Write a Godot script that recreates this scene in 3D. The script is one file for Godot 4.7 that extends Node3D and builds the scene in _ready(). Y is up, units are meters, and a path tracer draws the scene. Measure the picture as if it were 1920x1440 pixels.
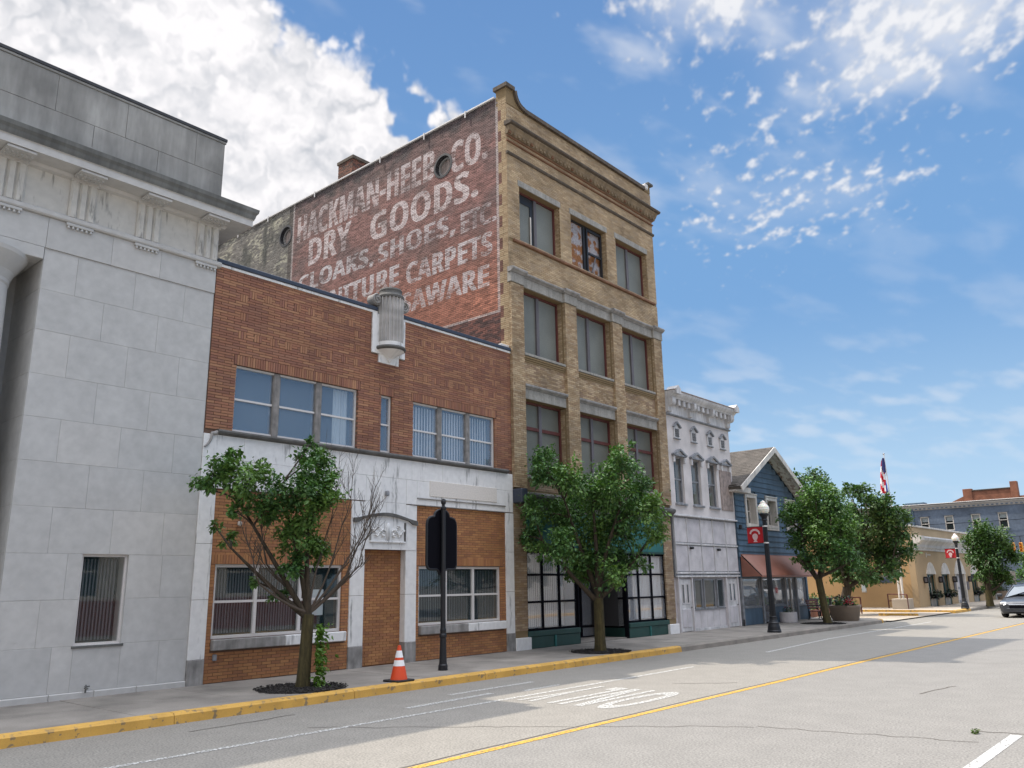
extends Node3D

const EYE := Vector3(0.0, 1.6, 12.825)
const EXPOSURE := 1.5
var rng := RandomNumberGenerator.new()
var used := {}
var T := {}
var M := {}


# ---------------------------------------------------------------- mesh builder
class Mb:
	var v := PackedVector3Array()
	var n := PackedVector3Array()
	var c := PackedColorArray()
	var u := PackedVector2Array()
	var xf := Transform3D()
	var tint := Color.WHITE
	var colored := false

	func _p(p: Vector3, m: Vector3) -> void:
		v.append(xf * p)
		n.append((xf.basis * m).normalized())
		if colored:
			c.append(tint)

	func tri(a: Vector3, b: Vector3, d: Vector3) -> void:
		var m := (b - a).cross(d - a)
		if m.length_squared() < 1e-16:
			return
		m = m.normalized()
		_p(a, m); _p(d, m); _p(b, m)

	func quad(a: Vector3, b: Vector3, d: Vector3, e: Vector3) -> void:
		var m := (b - a).cross(e - a)
		if m.length_squared() < 1e-16:
			m = (d - b).cross(e - b)
		m = m.normalized()
		_p(a, m); _p(d, m); _p(b, m); _p(a, m); _p(e, m); _p(d, m)

	func quadn(a: Vector3, b: Vector3, d: Vector3, e: Vector3, na: Vector3, nb: Vector3, nd: Vector3, ne: Vector3) -> void:
		_p(a, na); _p(d, nd); _p(b, nb); _p(a, na); _p(e, ne); _p(d, nd)

	func box(a: Vector3, b: Vector3) -> void:
		quad(Vector3(a.x, a.y, b.z), Vector3(b.x, a.y, b.z), b, Vector3(a.x, b.y, b.z))
		quad(Vector3(b.x, a.y, a.z), a, Vector3(a.x, b.y, a.z), Vector3(b.x, b.y, a.z))
		quad(a, Vector3(a.x, a.y, b.z), Vector3(a.x, b.y, b.z), Vector3(a.x, b.y, a.z))
		quad(Vector3(b.x, a.y, b.z), Vector3(b.x, a.y, a.z), Vector3(b.x, b.y, a.z), b)
		quad(Vector3(a.x, b.y, b.z), b, Vector3(b.x, b.y, a.z), Vector3(a.x, b.y, a.z))
		quad(a, Vector3(b.x, a.y, a.z), Vector3(b.x, a.y, b.z), Vector3(a.x, a.y, b.z))

	# a box with a chamfer round its front (+z) face and none at the back
	func stone(a: Vector3, b: Vector3, k: float) -> void:
		var f := [Vector3(a.x + k, a.y + k, b.z), Vector3(b.x - k, a.y + k, b.z), Vector3(b.x - k, b.y - k, b.z), Vector3(a.x + k, b.y - k, b.z)]
		var g := [Vector3(a.x, a.y, b.z - k), Vector3(b.x, a.y, b.z - k), Vector3(b.x, b.y, b.z - k), Vector3(a.x, b.y, b.z - k)]
		var h := [a, Vector3(b.x, a.y, a.z), Vector3(b.x, b.y, a.z), Vector3(a.x, b.y, a.z)]
		quad(f[0], f[1], f[2], f[3])
		for i in 4:
			var j := (i + 1) % 4
			quad(g[i], g[j], f[j], f[i])
			quad(h[i], h[j], g[j], g[i])
		quad(h[1], h[0], h[3], h[2])

	# a box with every edge chamfered
	func cbox(a: Vector3, b: Vector3, k: float) -> void:
		var P := func(x: int, y: int, z: int, ax: int) -> Vector3:
			var lo := a
			var hi := b
			var q := Vector3(lo.x if x == 0 else hi.x, lo.y if y == 0 else hi.y, lo.z if z == 0 else hi.z)
			var s := Vector3(1.0 if x == 0 else -1.0, 1.0 if y == 0 else -1.0, 1.0 if z == 0 else -1.0) * k
			if ax == 0: q += Vector3(0, s.y, s.z)
			elif ax == 1: q += Vector3(s.x, 0, s.z)
			else: q += Vector3(s.x, s.y, 0)
			return q
		var mid := (a + b) * 0.5
		var Q := func(p: Vector3, q: Vector3, r: Vector3, s: Vector3) -> void:
			if (q - p).cross(s - p).dot((p + q + r + s) * 0.25 - mid) >= 0.0: quad(p, q, r, s)
			else: quad(p, s, r, q)
		for s in 2:
			Q.call(P.call(s, 0, 0, 0), P.call(s, 1, 0, 0), P.call(s, 1, 1, 0), P.call(s, 0, 1, 0))
			Q.call(P.call(0, s, 0, 1), P.call(1, s, 0, 1), P.call(1, s, 1, 1), P.call(0, s, 1, 1))
			Q.call(P.call(0, 0, s, 2), P.call(1, 0, s, 2), P.call(1, 1, s, 2), P.call(0, 1, s, 2))
			for t in 2:
				Q.call(P.call(0, s, t, 1), P.call(1, s, t, 1), P.call(1, s, t, 2), P.call(0, s, t, 2))
				Q.call(P.call(s, 0, t, 0), P.call(s, 1, t, 0), P.call(s, 1, t, 2), P.call(s, 0, t, 2))
				Q.call(P.call(s, t, 0, 0), P.call(s, t, 1, 0), P.call(s, t, 1, 1), P.call(s, t, 0, 1))
				for w in 2:
					var e: Vector3 = P.call(s, t, w, 0)
					var f: Vector3 = P.call(s, t, w, 1)
					var g: Vector3 = P.call(s, t, w, 2)
					if (f - e).cross(g - e).dot((e + f + g) / 3.0 - mid) >= 0.0: tri(e, f, g)
					else: tri(e, g, f)

	# polygon (counter-clockwise, in x and y) pushed from z0 to z1
	func prism(poly: PackedVector2Array, z0: float, z1: float) -> void:
		if Geometry2D.is_polygon_clockwise(poly):
			poly = poly.duplicate()
			poly.reverse()
		var t := Geometry2D.triangulate_polygon(poly)
		for i in range(0, t.size(), 3):
			var a := poly[t[i]]
			var b := poly[t[i + 1]]
			var d := poly[t[i + 2]]
			if (b - a).cross(d - a) < 0.0:
				var s := b
				b = d
				d = s
			tri(Vector3(a.x, a.y, z1), Vector3(b.x, b.y, z1), Vector3(d.x, d.y, z1))
			tri(Vector3(a.x, a.y, z0), Vector3(d.x, d.y, z0), Vector3(b.x, b.y, z0))
		for i in poly.size():
			var a := poly[i]
			var b := poly[(i + 1) % poly.size()]
			quad(Vector3(a.x, a.y, z0), Vector3(b.x, b.y, z0), Vector3(b.x, b.y, z1), Vector3(a.x, a.y, z1))

	# a moulding: profile of (z, y) pairs run along x
	func mould(prof: Array, x0: float, x1: float) -> void:
		var keep := xf
		xf = xf * Transform3D(Basis(Vector3(0, 0, 1), Vector3(0, 1, 0), Vector3(-1, 0, 0)), Vector3(x1, 0, 0))
		var q := PackedVector2Array()
		for p in prof:
			q.append(Vector2(p[0], p[1]))
		prism(q, 0.0, x1 - x0)
		xf = keep

	func lathe(o: Vector3, prof: Array, seg := 20, a0 := 0.0, a1 := TAU, cap := true) -> void:
		for i in prof.size() - 1:
			var p: Vector2 = Vector2(prof[i][0], prof[i][1])
			var q: Vector2 = Vector2(prof[i + 1][0], prof[i + 1][1])
			var d := (q - p).normalized()
			for k in seg:
				var s := a0 + (a1 - a0) * k / seg
				var t := a0 + (a1 - a0) * (k + 1) / seg
				var e := Vector3(sin(s), 0, cos(s))
				var f := Vector3(sin(t), 0, cos(t))
				var ns := Vector3(e.x * d.y, -d.x, e.z * d.y)
				var nt := Vector3(f.x * d.y, -d.x, f.z * d.y)
				quadn(o + e * p.x + Vector3.UP * p.y, o + f * p.x + Vector3.UP * p.y, o + f * q.x + Vector3.UP * q.y, o + e * q.x + Vector3.UP * q.y, ns, nt, nt, ns)
		if cap:
			for which in 2:
				var p: Vector2 = Vector2(prof[0][0], prof[0][1]) if which == 0 else Vector2(prof[-1][0], prof[-1][1])
				if p.x < 0.002: continue
				for k in seg:
					var s := a0 + (a1 - a0) * k / seg
					var t := a0 + (a1 - a0) * (k + 1) / seg
					var e := o + Vector3(sin(s) * p.x, p.y, cos(s) * p.x)
					var f := o + Vector3(sin(t) * p.x, p.y, cos(t) * p.x)
					if which == 1: tri(e, f, o + Vector3.UP * p.y)
					else: tri(f, e, o + Vector3.UP * p.y)

	func tube(pts: PackedVector3Array, rad: PackedFloat32Array, seg := 7) -> void:
		var side := Vector3.ZERO
		var ring := []
		for i in pts.size():
			var d := (pts[mini(i + 1, pts.size() - 1)] - pts[maxi(i - 1, 0)]).normalized()
			if side == Vector3.ZERO:
				side = d.cross(Vector3(0.31, 0.2, 0.93)).normalized()
			side = (side - d * side.dot(d)).normalized()
			var up := d.cross(side)
			var r := PackedVector3Array()
			for k in seg:
				var a := TAU * k / seg
				r.append(side * cos(a) + up * sin(a))
			ring.append(r)
		for i in pts.size() - 1:
			for k in seg:
				var j := (k + 1) % seg
				var r0: PackedVector3Array = ring[i]
				var r1: PackedVector3Array = ring[i + 1]
				quadn(pts[i] + r0[k] * rad[i], pts[i] + r0[j] * rad[i], pts[i + 1] + r1[j] * rad[i + 1], pts[i + 1] + r1[k] * rad[i + 1], r0[k], r0[j], r1[j], r1[k])
		for w in 2:
			var i := 0 if w == 0 else pts.size() - 1
			if rad[i] > 0.003:
				var r: PackedVector3Array = ring[i]
				for k in seg:
					var j := (k + 1) % seg
					if w == 1: tri(pts[i], pts[i] + r[k] * rad[i], pts[i] + r[j] * rad[i])
					else: tri(pts[i], pts[i] + r[j] * rad[i], pts[i] + r[k] * rad[i])

	func bar(a: Vector3, b: Vector3, r: float, seg := 6) -> void:
		tube(PackedVector3Array([a, b]), PackedFloat32Array([r, r]), seg)

	# a wall sheet with thickness and rectangular holes, one skin (no inner faces)
	func wall(x0: float, x1: float, y0: float, y1: float, z0: float, z1: float, holes: Array) -> void:
		var xs := [x0, x1]
		var ys := [y0, y1]
		for h in holes:
			for e in [h[0], h[1]]:
				if e > x0 and e < x1 and not xs.has(e): xs.append(e)
			for e in [h[2], h[3]]:
				if e > y0 and e < y1 and not ys.has(e): ys.append(e)
		xs.sort()
		ys.sort()
		var open := func(i: int, j: int) -> bool:
			if i < 0 or j < 0 or i >= xs.size() - 1 or j >= ys.size() - 1: return true
			var mx: float = (xs[i] + xs[i + 1]) * 0.5
			var my: float = (ys[j] + ys[j + 1]) * 0.5
			for h in holes:
				if mx > h[0] and mx < h[1] and my > h[2] and my < h[3]: return true
			return false
		for i in xs.size() - 1:
			for j in ys.size() - 1:
				if open.call(i, j): continue
				var a := Vector3(xs[i], ys[j], z0)
				var b := Vector3(xs[i + 1], ys[j + 1], z1)
				quad(Vector3(a.x, a.y, b.z), Vector3(b.x, a.y, b.z), b, Vector3(a.x, b.y, b.z))
				quad(Vector3(b.x, a.y, a.z), a, Vector3(a.x, b.y, a.z), Vector3(b.x, b.y, a.z))
				if open.call(i - 1, j): quad(a, Vector3(a.x, a.y, b.z), Vector3(a.x, b.y, b.z), Vector3(a.x, b.y, a.z))
				if open.call(i + 1, j): quad(Vector3(b.x, a.y, b.z), Vector3(b.x, a.y, a.z), Vector3(b.x, b.y, a.z), b)
				if open.call(i, j + 1): quad(Vector3(a.x, b.y, b.z), b, Vector3(b.x, b.y, a.z), Vector3(a.x, b.y, a.z))
				if open.call(i, j - 1): quad(a, Vector3(b.x, a.y, a.z), Vector3(b.x, a.y, b.z), Vector3(a.x, a.y, b.z))

	func done() -> ArrayMesh:
		var a := []
		a.resize(Mesh.ARRAY_MAX)
		a[Mesh.ARRAY_VERTEX] = v
		a[Mesh.ARRAY_NORMAL] = n
		if colored: a[Mesh.ARRAY_COLOR] = c
		if u.size() == v.size() and u.size() > 0: a[Mesh.ARRAY_TEX_UV] = u
		var m := ArrayMesh.new()
		m.add_surface_from_arrays(Mesh.PRIMITIVE_TRIANGLES, a)
		return m


# ---------------------------------------------------------------- nodes
func numbered(parent: Node, base: String) -> String:
	var key := "%d/%s" % [parent.get_instance_id(), base]
	var k: int = used.get(key, 0)
	used[key] = k + 1
	return base if k == 0 else "%s_%03d" % [base, k]


func tag(o: Node, label: String, category: String, group := "") -> void:
	o.set_meta("label", label)
	o.set_meta("category", category)
	if group != "": o.set_meta("group", group)


func thing(called: String, at: Vector3, label: String, category: String, group := "") -> Node3D:
	var o := Node3D.new()
	o.name = numbered(self, called)
	o.position = at
	add_child(o, true)
	tag(o, label, category, group)
	return o


func setting(called: String) -> Node3D:
	var o := Node3D.new()
	o.name = numbered(self, called)
	add_child(o, true)
	o.set_meta("kind", "structure")
	return o


# shapes are given in world coordinates; parts are set back by where their thing stands
func part(parent: Node3D, called: String, what, m: Material, kind := "") -> MeshInstance3D:
	var o := MeshInstance3D.new()
	o.mesh = what.done() if what is Mb else what
	o.material_override = m
	o.name = numbered(parent, called)
	parent.add_child(o, true)
	var p: Node = parent
	while p is Node3D and p != self:
		o.position -= p.position
		p = p.get_parent()
	if kind != "": o.set_meta("kind", kind)
	return o


# a child that carries a shared mesh under a transform of its own (in world coordinates)
func piece(parent: Node3D, called: String, mesh: Mesh, m: Material, at: Transform3D) -> MeshInstance3D:
	var o := part(parent, called, mesh, m)
	o.transform = Transform3D(at.basis, at.origin + o.position)
	return o


func grow(holes: Array, e := 0.003) -> Array:
	return holes.map(func(h): return [h[0] - e, h[1] + e, h[2] - e, h[3] + e])


func V(x: float, y: float, z: float) -> Vector3:
	return Vector3(x, y, z)


func bx(a: Vector3, b: Vector3, k := 0.0) -> Mb:
	var m := Mb.new()
	if k > 0.0: m.cbox(a, b, k)
	else: m.box(a, b)
	return m


# ---------------------------------------------------------------- textures and materials
func noise_image(size: int, freq: float, octaves: int, seed_: int, type := FastNoiseLite.TYPE_SIMPLEX_SMOOTH) -> Image:
	var f := FastNoiseLite.new()
	f.noise_type = type
	f.frequency = freq
	f.fractal_octaves = octaves
	f.seed = seed_
	return f.get_seamless_image(size, size)


func grey_tex(size: int, freq: float, octaves: int, seed_: int, lo: float, hi: float, gamma := 1.0, type := FastNoiseLite.TYPE_SIMPLEX_SMOOTH, warm := 0.0) -> ImageTexture:
	var src := noise_image(size, freq, octaves, seed_, type).get_data()
	var out := PackedByteArray()
	out.resize(size * size * 3)
	for i in size * size:
		var t := lo + (hi - lo) * pow(src[i] / 255.0, gamma)
		out[i * 3] = int(255.0 * clampf(t, 0, 1))
		out[i * 3 + 1] = int(255.0 * clampf(t * (1.0 - warm * 0.5), 0, 1))
		out[i * 3 + 2] = int(255.0 * clampf(t * (1.0 - warm), 0, 1))
	return ImageTexture.create_from_image(Image.create_from_data(size, size, false, Image.FORMAT_RGB8, out))


func L(r: float, g: float, b: float) -> Color:
	return Color(r, g, b)


func mat(called: String, lin: Color, rough := 0.85, grain := "", scale := 1.0, blotch := "", bscale := 0.3, bump := 0.0) -> StandardMaterial3D:
	var m := StandardMaterial3D.new()
	m.resource_name = called
	m.albedo_color = lin.linear_to_srgb()
	m.roughness = rough
	if grain != "":
		m.albedo_texture = T[grain]
		m.uv1_triplanar = true
		m.uv1_world_triplanar = true
		m.uv1_scale = Vector3.ONE * scale
		if bump > 0.0:
			m.heightmap_enabled = true
			m.heightmap_texture = T[grain]
			m.heightmap_scale = bump
	if blotch != "":
		m.detail_enabled = true
		m.detail_blend_mode = BaseMaterial3D.BLEND_MODE_MUL
		m.detail_albedo = T[blotch]
		m.detail_uv_layer = BaseMaterial3D.DETAIL_UV_2
		m.uv2_triplanar = true
		m.uv2_world_triplanar = true
		m.uv2_scale = Vector3.ONE * bscale
	M[called] = m
	return m


func glass(called: String, spec := 0.8, alpha := 0.12, lin := Color(0.3, 0.4, 0.42)) -> StandardMaterial3D:
	var m := StandardMaterial3D.new()
	m.resource_name = called
	m.albedo_color = Color(lin.r, lin.g, lin.b, alpha)
	m.transparency = BaseMaterial3D.TRANSPARENCY_ALPHA
	m.roughness = 0.02
	m.metallic_specular = spec
	M[called] = m
	return m


# ---------------------------------------------------------------- camera, sky, sun
func camera_and_light() -> void:
	var yaw := deg_to_rad(49.188)
	var pitch := deg_to_rad(13.885)
	var roll := deg_to_rad(-0.995)
	var f := Vector3(sin(yaw) * cos(pitch), sin(pitch), -cos(yaw) * cos(pitch))
	var r := Vector3(cos(yaw), 0, sin(yaw))
	var up := r.cross(f)
	var cam := Camera3D.new()
	cam.name = "camera"
	cam.fov = 50.58
	cam.near = 0.05
	cam.far = 900.0
	add_child(cam)
	cam.transform = Transform3D(Basis(r * cos(roll) + up * sin(roll), up * cos(roll) - r * sin(roll), -f), EYE)
	cam.current = true
	var sun := DirectionalLight3D.new()
	sun.name = "sun"
	sun.light_energy = 1.0
	sun.light_color = Color(1.0, 0.965, 0.91)
	sun.light_angular_distance = 0.53
	sun.shadow_enabled = true
	add_child(sun)
	sun.look_at_from_position(Vector3.ZERO, Vector3(0.22, -1.0, 0.565), Vector3.UP)
	var e := Environment.new()
	e.background_mode = Environment.BG_SKY
	e.tonemap_mode = Environment.TONE_MAPPER_LINEAR
	e.tonemap_exposure = EXPOSURE
	e.sdfgi_enabled = true
	e.ssao_enabled = true
	e.ssil_enabled = true
	var s := Sky.new()
	var p := PanoramaSkyMaterial.new()
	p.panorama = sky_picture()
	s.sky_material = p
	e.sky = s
	e.background_energy_multiplier = 1.0
	var w := WorldEnvironment.new()
	w.name = "world_environment"
	w.environment = e
	add_child(w)


func sm(a: float, b: float, x: float) -> float:
	var t := clampf((x - a) / (b - a), 0.0, 1.0)
	return t * t * (3.0 - 2.0 * t)


func bump2(az: float, el: float, a: float, e: float, ra: float, re: float) -> float:
	return exp(-((az - a) * (az - a) / (ra * ra) + (el - e) * (el - e) / (re * re)))


# The air and clouds of the whole sky, in linear light, plus bright cloud added overhead as fill; the sun's disc is left out.
func sky_picture() -> ImageTexture:
	var W := 4096
	var H := 2048
	var img := Image.create(W, H, false, Image.FORMAT_RGBF)
	var k := 1.07 / EXPOSURE
	img.fill(Color(0.42, 0.42, 0.42) * k)
	var puff := FastNoiseLite.new()
	puff.noise_type = FastNoiseLite.TYPE_CELLULAR
	puff.cellular_return_type = FastNoiseLite.RETURN_DISTANCE
	puff.frequency = 10.5
	puff.fractal_octaves = 4
	puff.fractal_gain = 0.52
	puff.seed = 5
	puff.domain_warp_enabled = false
	var cum := FastNoiseLite.new()
	cum.noise_type = FastNoiseLite.TYPE_CELLULAR
	cum.cellular_return_type = FastNoiseLite.RETURN_DISTANCE
	cum.frequency = 12.5
	cum.fractal_octaves = 3
	cum.fractal_gain = 0.42
	cum.seed = 9
	var soft := FastNoiseLite.new()
	soft.noise_type = FastNoiseLite.TYPE_SIMPLEX_SMOOTH
	soft.frequency = 3.2
	soft.fractal_octaves = 5
	soft.seed = 11
	var wide := FastNoiseLite.new()
	wide.noise_type = FastNoiseLite.TYPE_SIMPLEX_SMOOTH
	wide.frequency = 1.3
	wide.fractal_octaves = 3
	wide.seed = 21
	var flock := FastNoiseLite.new()
	flock.noise_type = FastNoiseLite.TYPE_SIMPLEX_SMOOTH
	flock.frequency = 8.5
	flock.fractal_octaves = 4
	flock.fractal_gain = 0.55
	flock.seed = 33
	var sun := Vector3(-0.22, 1.0, -0.565).normalized()
	var low := Vector3(0.44, 0.645, 0.85)
	var mid := Vector3(0.19, 0.375, 0.67)
	var high := Vector3(0.138, 0.28, 0.565)
	for j in H / 2:
		var el := 90.0 - (j + 0.5) * 180.0 / H
		var y := sin(deg_to_rad(el))
		var h := cos(deg_to_rad(el))
		var base := low.lerp(mid, sm(2.0, 20.0, el)).lerp(high, sm(18.0, 44.0, el))
		var haze := pow(maxf(0.0, 1.0 - el / 14.0), 2.0)
		base = base.lerp(Vector3(0.52, 0.68, 0.85), haze * 0.55)
		for i in W:
			var az := (i + 0.5) * 360.0 / W
			if az > 270.0: az -= 360.0
			var a := deg_to_rad(az)
			var d := Vector3(sin(a) * h, y, -cos(a) * h)
			var c := base
			# thin high wisps
			var q := d / (y + 0.15)
			var ws := soft.get_noise_3d(q.x * 0.9 + q.z * 0.45, q.z * 1.7 - q.x * 0.6, 3.0) * 0.62 + 0.5
			var wm := 0.12 + 0.85 * bump2(az, el, 48.0, 38.5, 11.0, 3.6) + 0.5 * bump2(az, el, 70.0, 35.0, 12.0, 6.0) + 0.22 * bump2(az, el, 72.0, 11.0, 25.0, 4.0) + 0.16 * bump2(az, el, 55.0, 27.0, 10.0, 5.0)
			c = c.lerp(Vector3(0.80, 0.82, 0.86), clampf(wm * sm(0.42, 0.85, ws), 0.0, 0.8))
			# flocks of small high clouds, and an unseen overhead sheet added to fill shade
			var fm := 1.0 * bump2(az, el, 80.0, 33.5, 11.0, 5.5) + 0.85 * bump2(az, el, 64.0, 38.5, 7.5, 3.2) + 0.55 * bump2(az, el, 73.5, 24.5, 8.0, 2.6) + 0.36 * bump2(az, el, 66.0, 27.0, 6.0, 7.0) + 0.25 * bump2(az, el, 62.5, 24.3, 0.9, 0.5)
			fm += 1.3 * sm(42.0, 55.0, el)  # unseen cloud sheet added overhead to lift the shaded fronts
			if az < -10.0 or az > 100.0:
				fm += 0.45 * sm(0.05, 0.4, wide.get_noise_3d(d.x * 1.7, d.y * 1.7 + 9.0, d.z * 1.7))
			if fm > 0.4: c = c.lerp(Vector3(0.84, 0.85, 0.88) * (1.0 + 2.5 * sm(43.0, 60.0, el)), sm(0.4, 1.15, fm) * (0.30 + 0.5 * ws))  # its overhead part is brightened as fill light
			if fm > 0.05:
				var g := d / maxf(y, 0.12)
				var fx := g.x * 0.85 - g.z * 0.5
				var fz := g.x * 0.5 + g.z * 0.85
				var fl := flock.get_noise_3d(fx * 1.15, fz * 2.0, 0.5) + 0.22 * soft.get_noise_3d(fx * 9.0, fz * 15.0, 7.0)
				var th := 0.56 - 0.98 * minf(fm, 1.2)
				var al := sm(th - 0.04, th + 0.66, fl) * 0.84
				var overhead_fill := 1.0 + 3.6 * sm(43.0, 58.0, el)  # added brightness above the view, fill light for the shade
				c = c.lerp(Vector3(0.87, 0.87, 0.89) * (0.80 + 0.20 * sm(th + 0.1, th + 0.6, fl)) * overhead_fill * Vector3(0.95, 1.0, 1.07).lerp(Vector3.ONE, 1.0 - sm(43.0, 58.0, el)), al)
			# the bank of cumulus, and unseen overhead cumulus brightened as fill light
			var sd: float
			var wob := soft.get_noise_3d(d.x * 1.6, d.y * 1.6, d.z * 1.6) * 5.0
			if az > -60.0 and az < 60.0:
				var top := 37.6 - (az - 31.0) * 0.46 if az > 31.0 else 37.6 + (31.0 - az) * 1.1
				sd = minf(top - el - 0.6, (46.3 - az) * 1.2) + wob * 0.55
				sd -= 3.0 * sm(0.22, 0.5, soft.get_noise_3d(d.x * 2.1 + 9.0, d.y * 2.1, d.z * 2.1))
				sd = minf(sd, 14.0) - maxf(0.0, 4.0 - el) * 2.0
				sd -= sm(-20.0, -60.0, az) * 12.0
			elif az >= 60.0 and az < 200.0:
				sd = -20.0 + 40.0 * sm(34.0, 52.0, el)  # unseen sector: low sky kept clear for window reflections, cloud added overhead
			else:
				sd = wide.get_noise_3d(d.x, d.y * 1.5, d.z) * 26.0 - 1.0 + wob
			if sd > -4.0:
				var wx := soft.get_noise_3d(d.x * 5.0 + 3.0, d.y * 5.0, d.z * 5.0) * 0.055
				var wy := soft.get_noise_3d(d.x * 5.0, d.y * 5.0 + 8.0, d.z * 5.0) * 0.055
				var dw := d + Vector3(wx, wy, wx - wy)
				var b := -cum.get_noise_3d(dw.x, dw.y, dw.z) + 0.35 * soft.get_noise_3d(d.x * 2.4, d.y * 2.4, d.z * 2.4)
				var dens := clampf(sd / 4.5, -1.0, 1.4) + (b - 0.15) * 1.1
				var al := sm(-0.1, 0.34, dens)
				var s2 := dw + sun * 0.016
				var b2 := -cum.get_noise_3d(s2.x, s2.y, s2.z) + 0.35 * soft.get_noise_3d((d.x + sun.x * 0.016) * 2.4, (d.y + sun.y * 0.016) * 2.4, (d.z + sun.z * 0.016) * 2.4)
				var body := sm(-0.2, 0.5, soft.get_noise_3d(d.x * 2.6 + 5.0, d.y * 3.4, d.z * 2.6)) * sm(0.3, 1.6, dens)
				var lit := clampf(0.66 + (b - b2) * 1.9 + 0.60 * (b - 0.35) - body * 0.40, 0.0, 1.0)
				var cc := Vector3(0.54, 0.565, 0.615).lerp(Vector3(0.95, 0.93, 0.945), lit)
				c = c.lerp(cc * Vector3(0.95, 1.0, 1.07).lerp(Vector3.ONE, 1.0 - sm(43.0, 58.0, el)) * (1.0 + 3.4 * sm(43.0, 58.0, el)), al)  # overhead cumulus brightened and tinted blue to fill the shade
			img.set_pixel(i, j, Color(c.x * k, c.y * k, c.z * k))
	return ImageTexture.create_from_image(img)


func textures_and_materials() -> void:
	T["lime"] = grey_tex(512, 0.03, 6, 23, 0.935, 1.0)
	T["grain"] = grey_tex(256, 0.05, 5, 3, 0.86, 1.0)
	T["fine"] = grey_tex(512, 0.09, 4, 4, 0.86, 1.0, 1.0, FastNoiseLite.TYPE_SIMPLEX_SMOOTH, 0.05)
	T["blotch"] = grey_tex(256, 0.012, 5, 8, 0.86, 1.0, 0.8, FastNoiseLite.TYPE_SIMPLEX_SMOOTH, 0.05)
	T["dirt"] = grey_tex(512, 0.010, 6, 19, 0.70, 1.0, 0.7, FastNoiseLite.TYPE_SIMPLEX_SMOOTH, 0.03)
	T["speck"] = grey_tex(512, 0.075, 5, 14, 0.56, 1.0, 0.6)
	T["bark"] = streak_tex(256, 0.5, 1.0, 6.0)
	T["streak"] = streak_tex(512, 0.80, 1.0, 5.0)
	T["drip"] = streak_tex(512, 0.70, 1.0, 4.0, 0.60)
	T["shingle"] = grey_tex(256, 0.05, 4, 31, 0.55, 1.0, 1.0, FastNoiseLite.TYPE_CELLULAR)
	T["kerb"] = chip_tex(Color(0.66, 0.40, 0.085), Color(0.26, 0.20, 0.12), 0.235, 41)
	T["peel"] = chip_tex(Color(0.62, 0.62, 0.60), Color(0.18, 0.115, 0.085), 0.36, 47)
	T["rust"] = rust_tex()
	T["worn"] = alpha_tex(512, 0.06, 5, 61, 0.34)
	mat("road", L(0.34, 0.315, 0.275), 0.9, "speck", 0.8, "lime", 0.12, 0.6)
	mat("road_near", L(0.305, 0.288, 0.262), 0.9, "speck", 0.85, "lime", 0.10, 0.6)
	mat("earth", L(0.21, 0.20, 0.18), 0.95, "grain", 0.5)
	mat("concrete", L(0.37, 0.365, 0.35), 0.9, "fine", 0.8, "dirt", 0.16, 0.3)
	mat("lot", L(0.50, 0.475, 0.425), 0.9, "fine", 0.7, "blotch", 0.12, 0.2)
	mat("crack", L(0.09, 0.075, 0.06), 0.95)
	mat("tar", L(0.13, 0.12, 0.11), 0.85)
	mat("kerb_grey", L(0.33, 0.32, 0.30), 0.9, "fine", 1.0, "dirt", 0.3, 0.5)
	mat("kerb_yellow", Color.WHITE, 0.75, "kerb", 0.9, "blotch", 0.5)
	for i in 4:
		var kv: StandardMaterial3D = M["kerb_yellow"].duplicate()
		kv.uv1_offset = V(0.37 * i, 0.23 * i, 0.41 * i)
		kv.uv1_scale = Vector3.ONE * (0.72 + 0.13 * i)
		M["kerb_yellow_%d" % i] = kv
	worn_paint("paint_white", L(0.60, 0.60, 0.58))
	worn_paint("paint_faded", L(0.58, 0.57, 0.54)).albedo_texture = alpha_tex(512, 0.06, 5, 63, 0.47)
	worn_paint("paint_yellow", L(0.62, 0.36, 0.06))
	mat("limestone", L(0.56, 0.555, 0.54), 0.85, "lime", 0.35, "lime", 0.11)
	mat("limestone_b", L(0.545, 0.54, 0.525), 0.85, "lime", 0.35, "lime", 0.13)
	mat("limestone_c", L(0.58, 0.57, 0.55), 0.85, "lime", 0.35, "lime", 0.09)
	mat("limestone_dark", L(0.24, 0.255, 0.26), 0.9, "streak", 0.5, "dirt", 0.22, 0.2)
	mat("limestone_parapet", L(0.44, 0.45, 0.455), 0.9, "streak", 0.22, "dirt", 0.13, 0.2)
	mat("limestone_stain", L(0.60, 0.585, 0.56), 0.9, "lime", 0.4, "drip", 0.55)
	mat("trim_stone", L(0.80, 0.80, 0.815), 0.85, "lime", 0.4, "drip", 0.42)
	mat("panel_blank", L(0.80, 0.79, 0.77), 0.8, "fine", 0.6)
	mat("drum_stone", L(0.62, 0.62, 0.62), 0.85, "lime", 0.5, "dirt", 0.45)
	mat("trim_stone_dark", L(0.17, 0.17, 0.165), 0.9, "grain", 0.8, "dirt", 0.5, 0.3)
	mat("trim_stone_mid", L(0.46, 0.46, 0.47), 0.9, "streak", 0.5, "dirt", 0.5, 0.3)
	mat("mortar_a", L(0.155, 0.10, 0.075), 0.95, "fine", 2.0)
	mat("mortar_low", L(0.24, 0.115, 0.06), 0.95, "fine", 2.0)
	mat("mortar_y", L(0.25, 0.185, 0.10), 0.95, "fine", 2.0)
	mat("brick_a", Color.WHITE, 0.82, "fine", 2.4, "blotch", 0.25, 0.2)
	mat("brick_y", Color.WHITE, 0.85, "fine", 2.4, "dirt", 0.13, 0.2)
	mat("brick_plain", Color.WHITE, 0.85, "fine", 2.0, "blotch", 0.2, 0.2)
	mat("rust", Color.WHITE, 0.8, "rust", 0.55)
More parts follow.
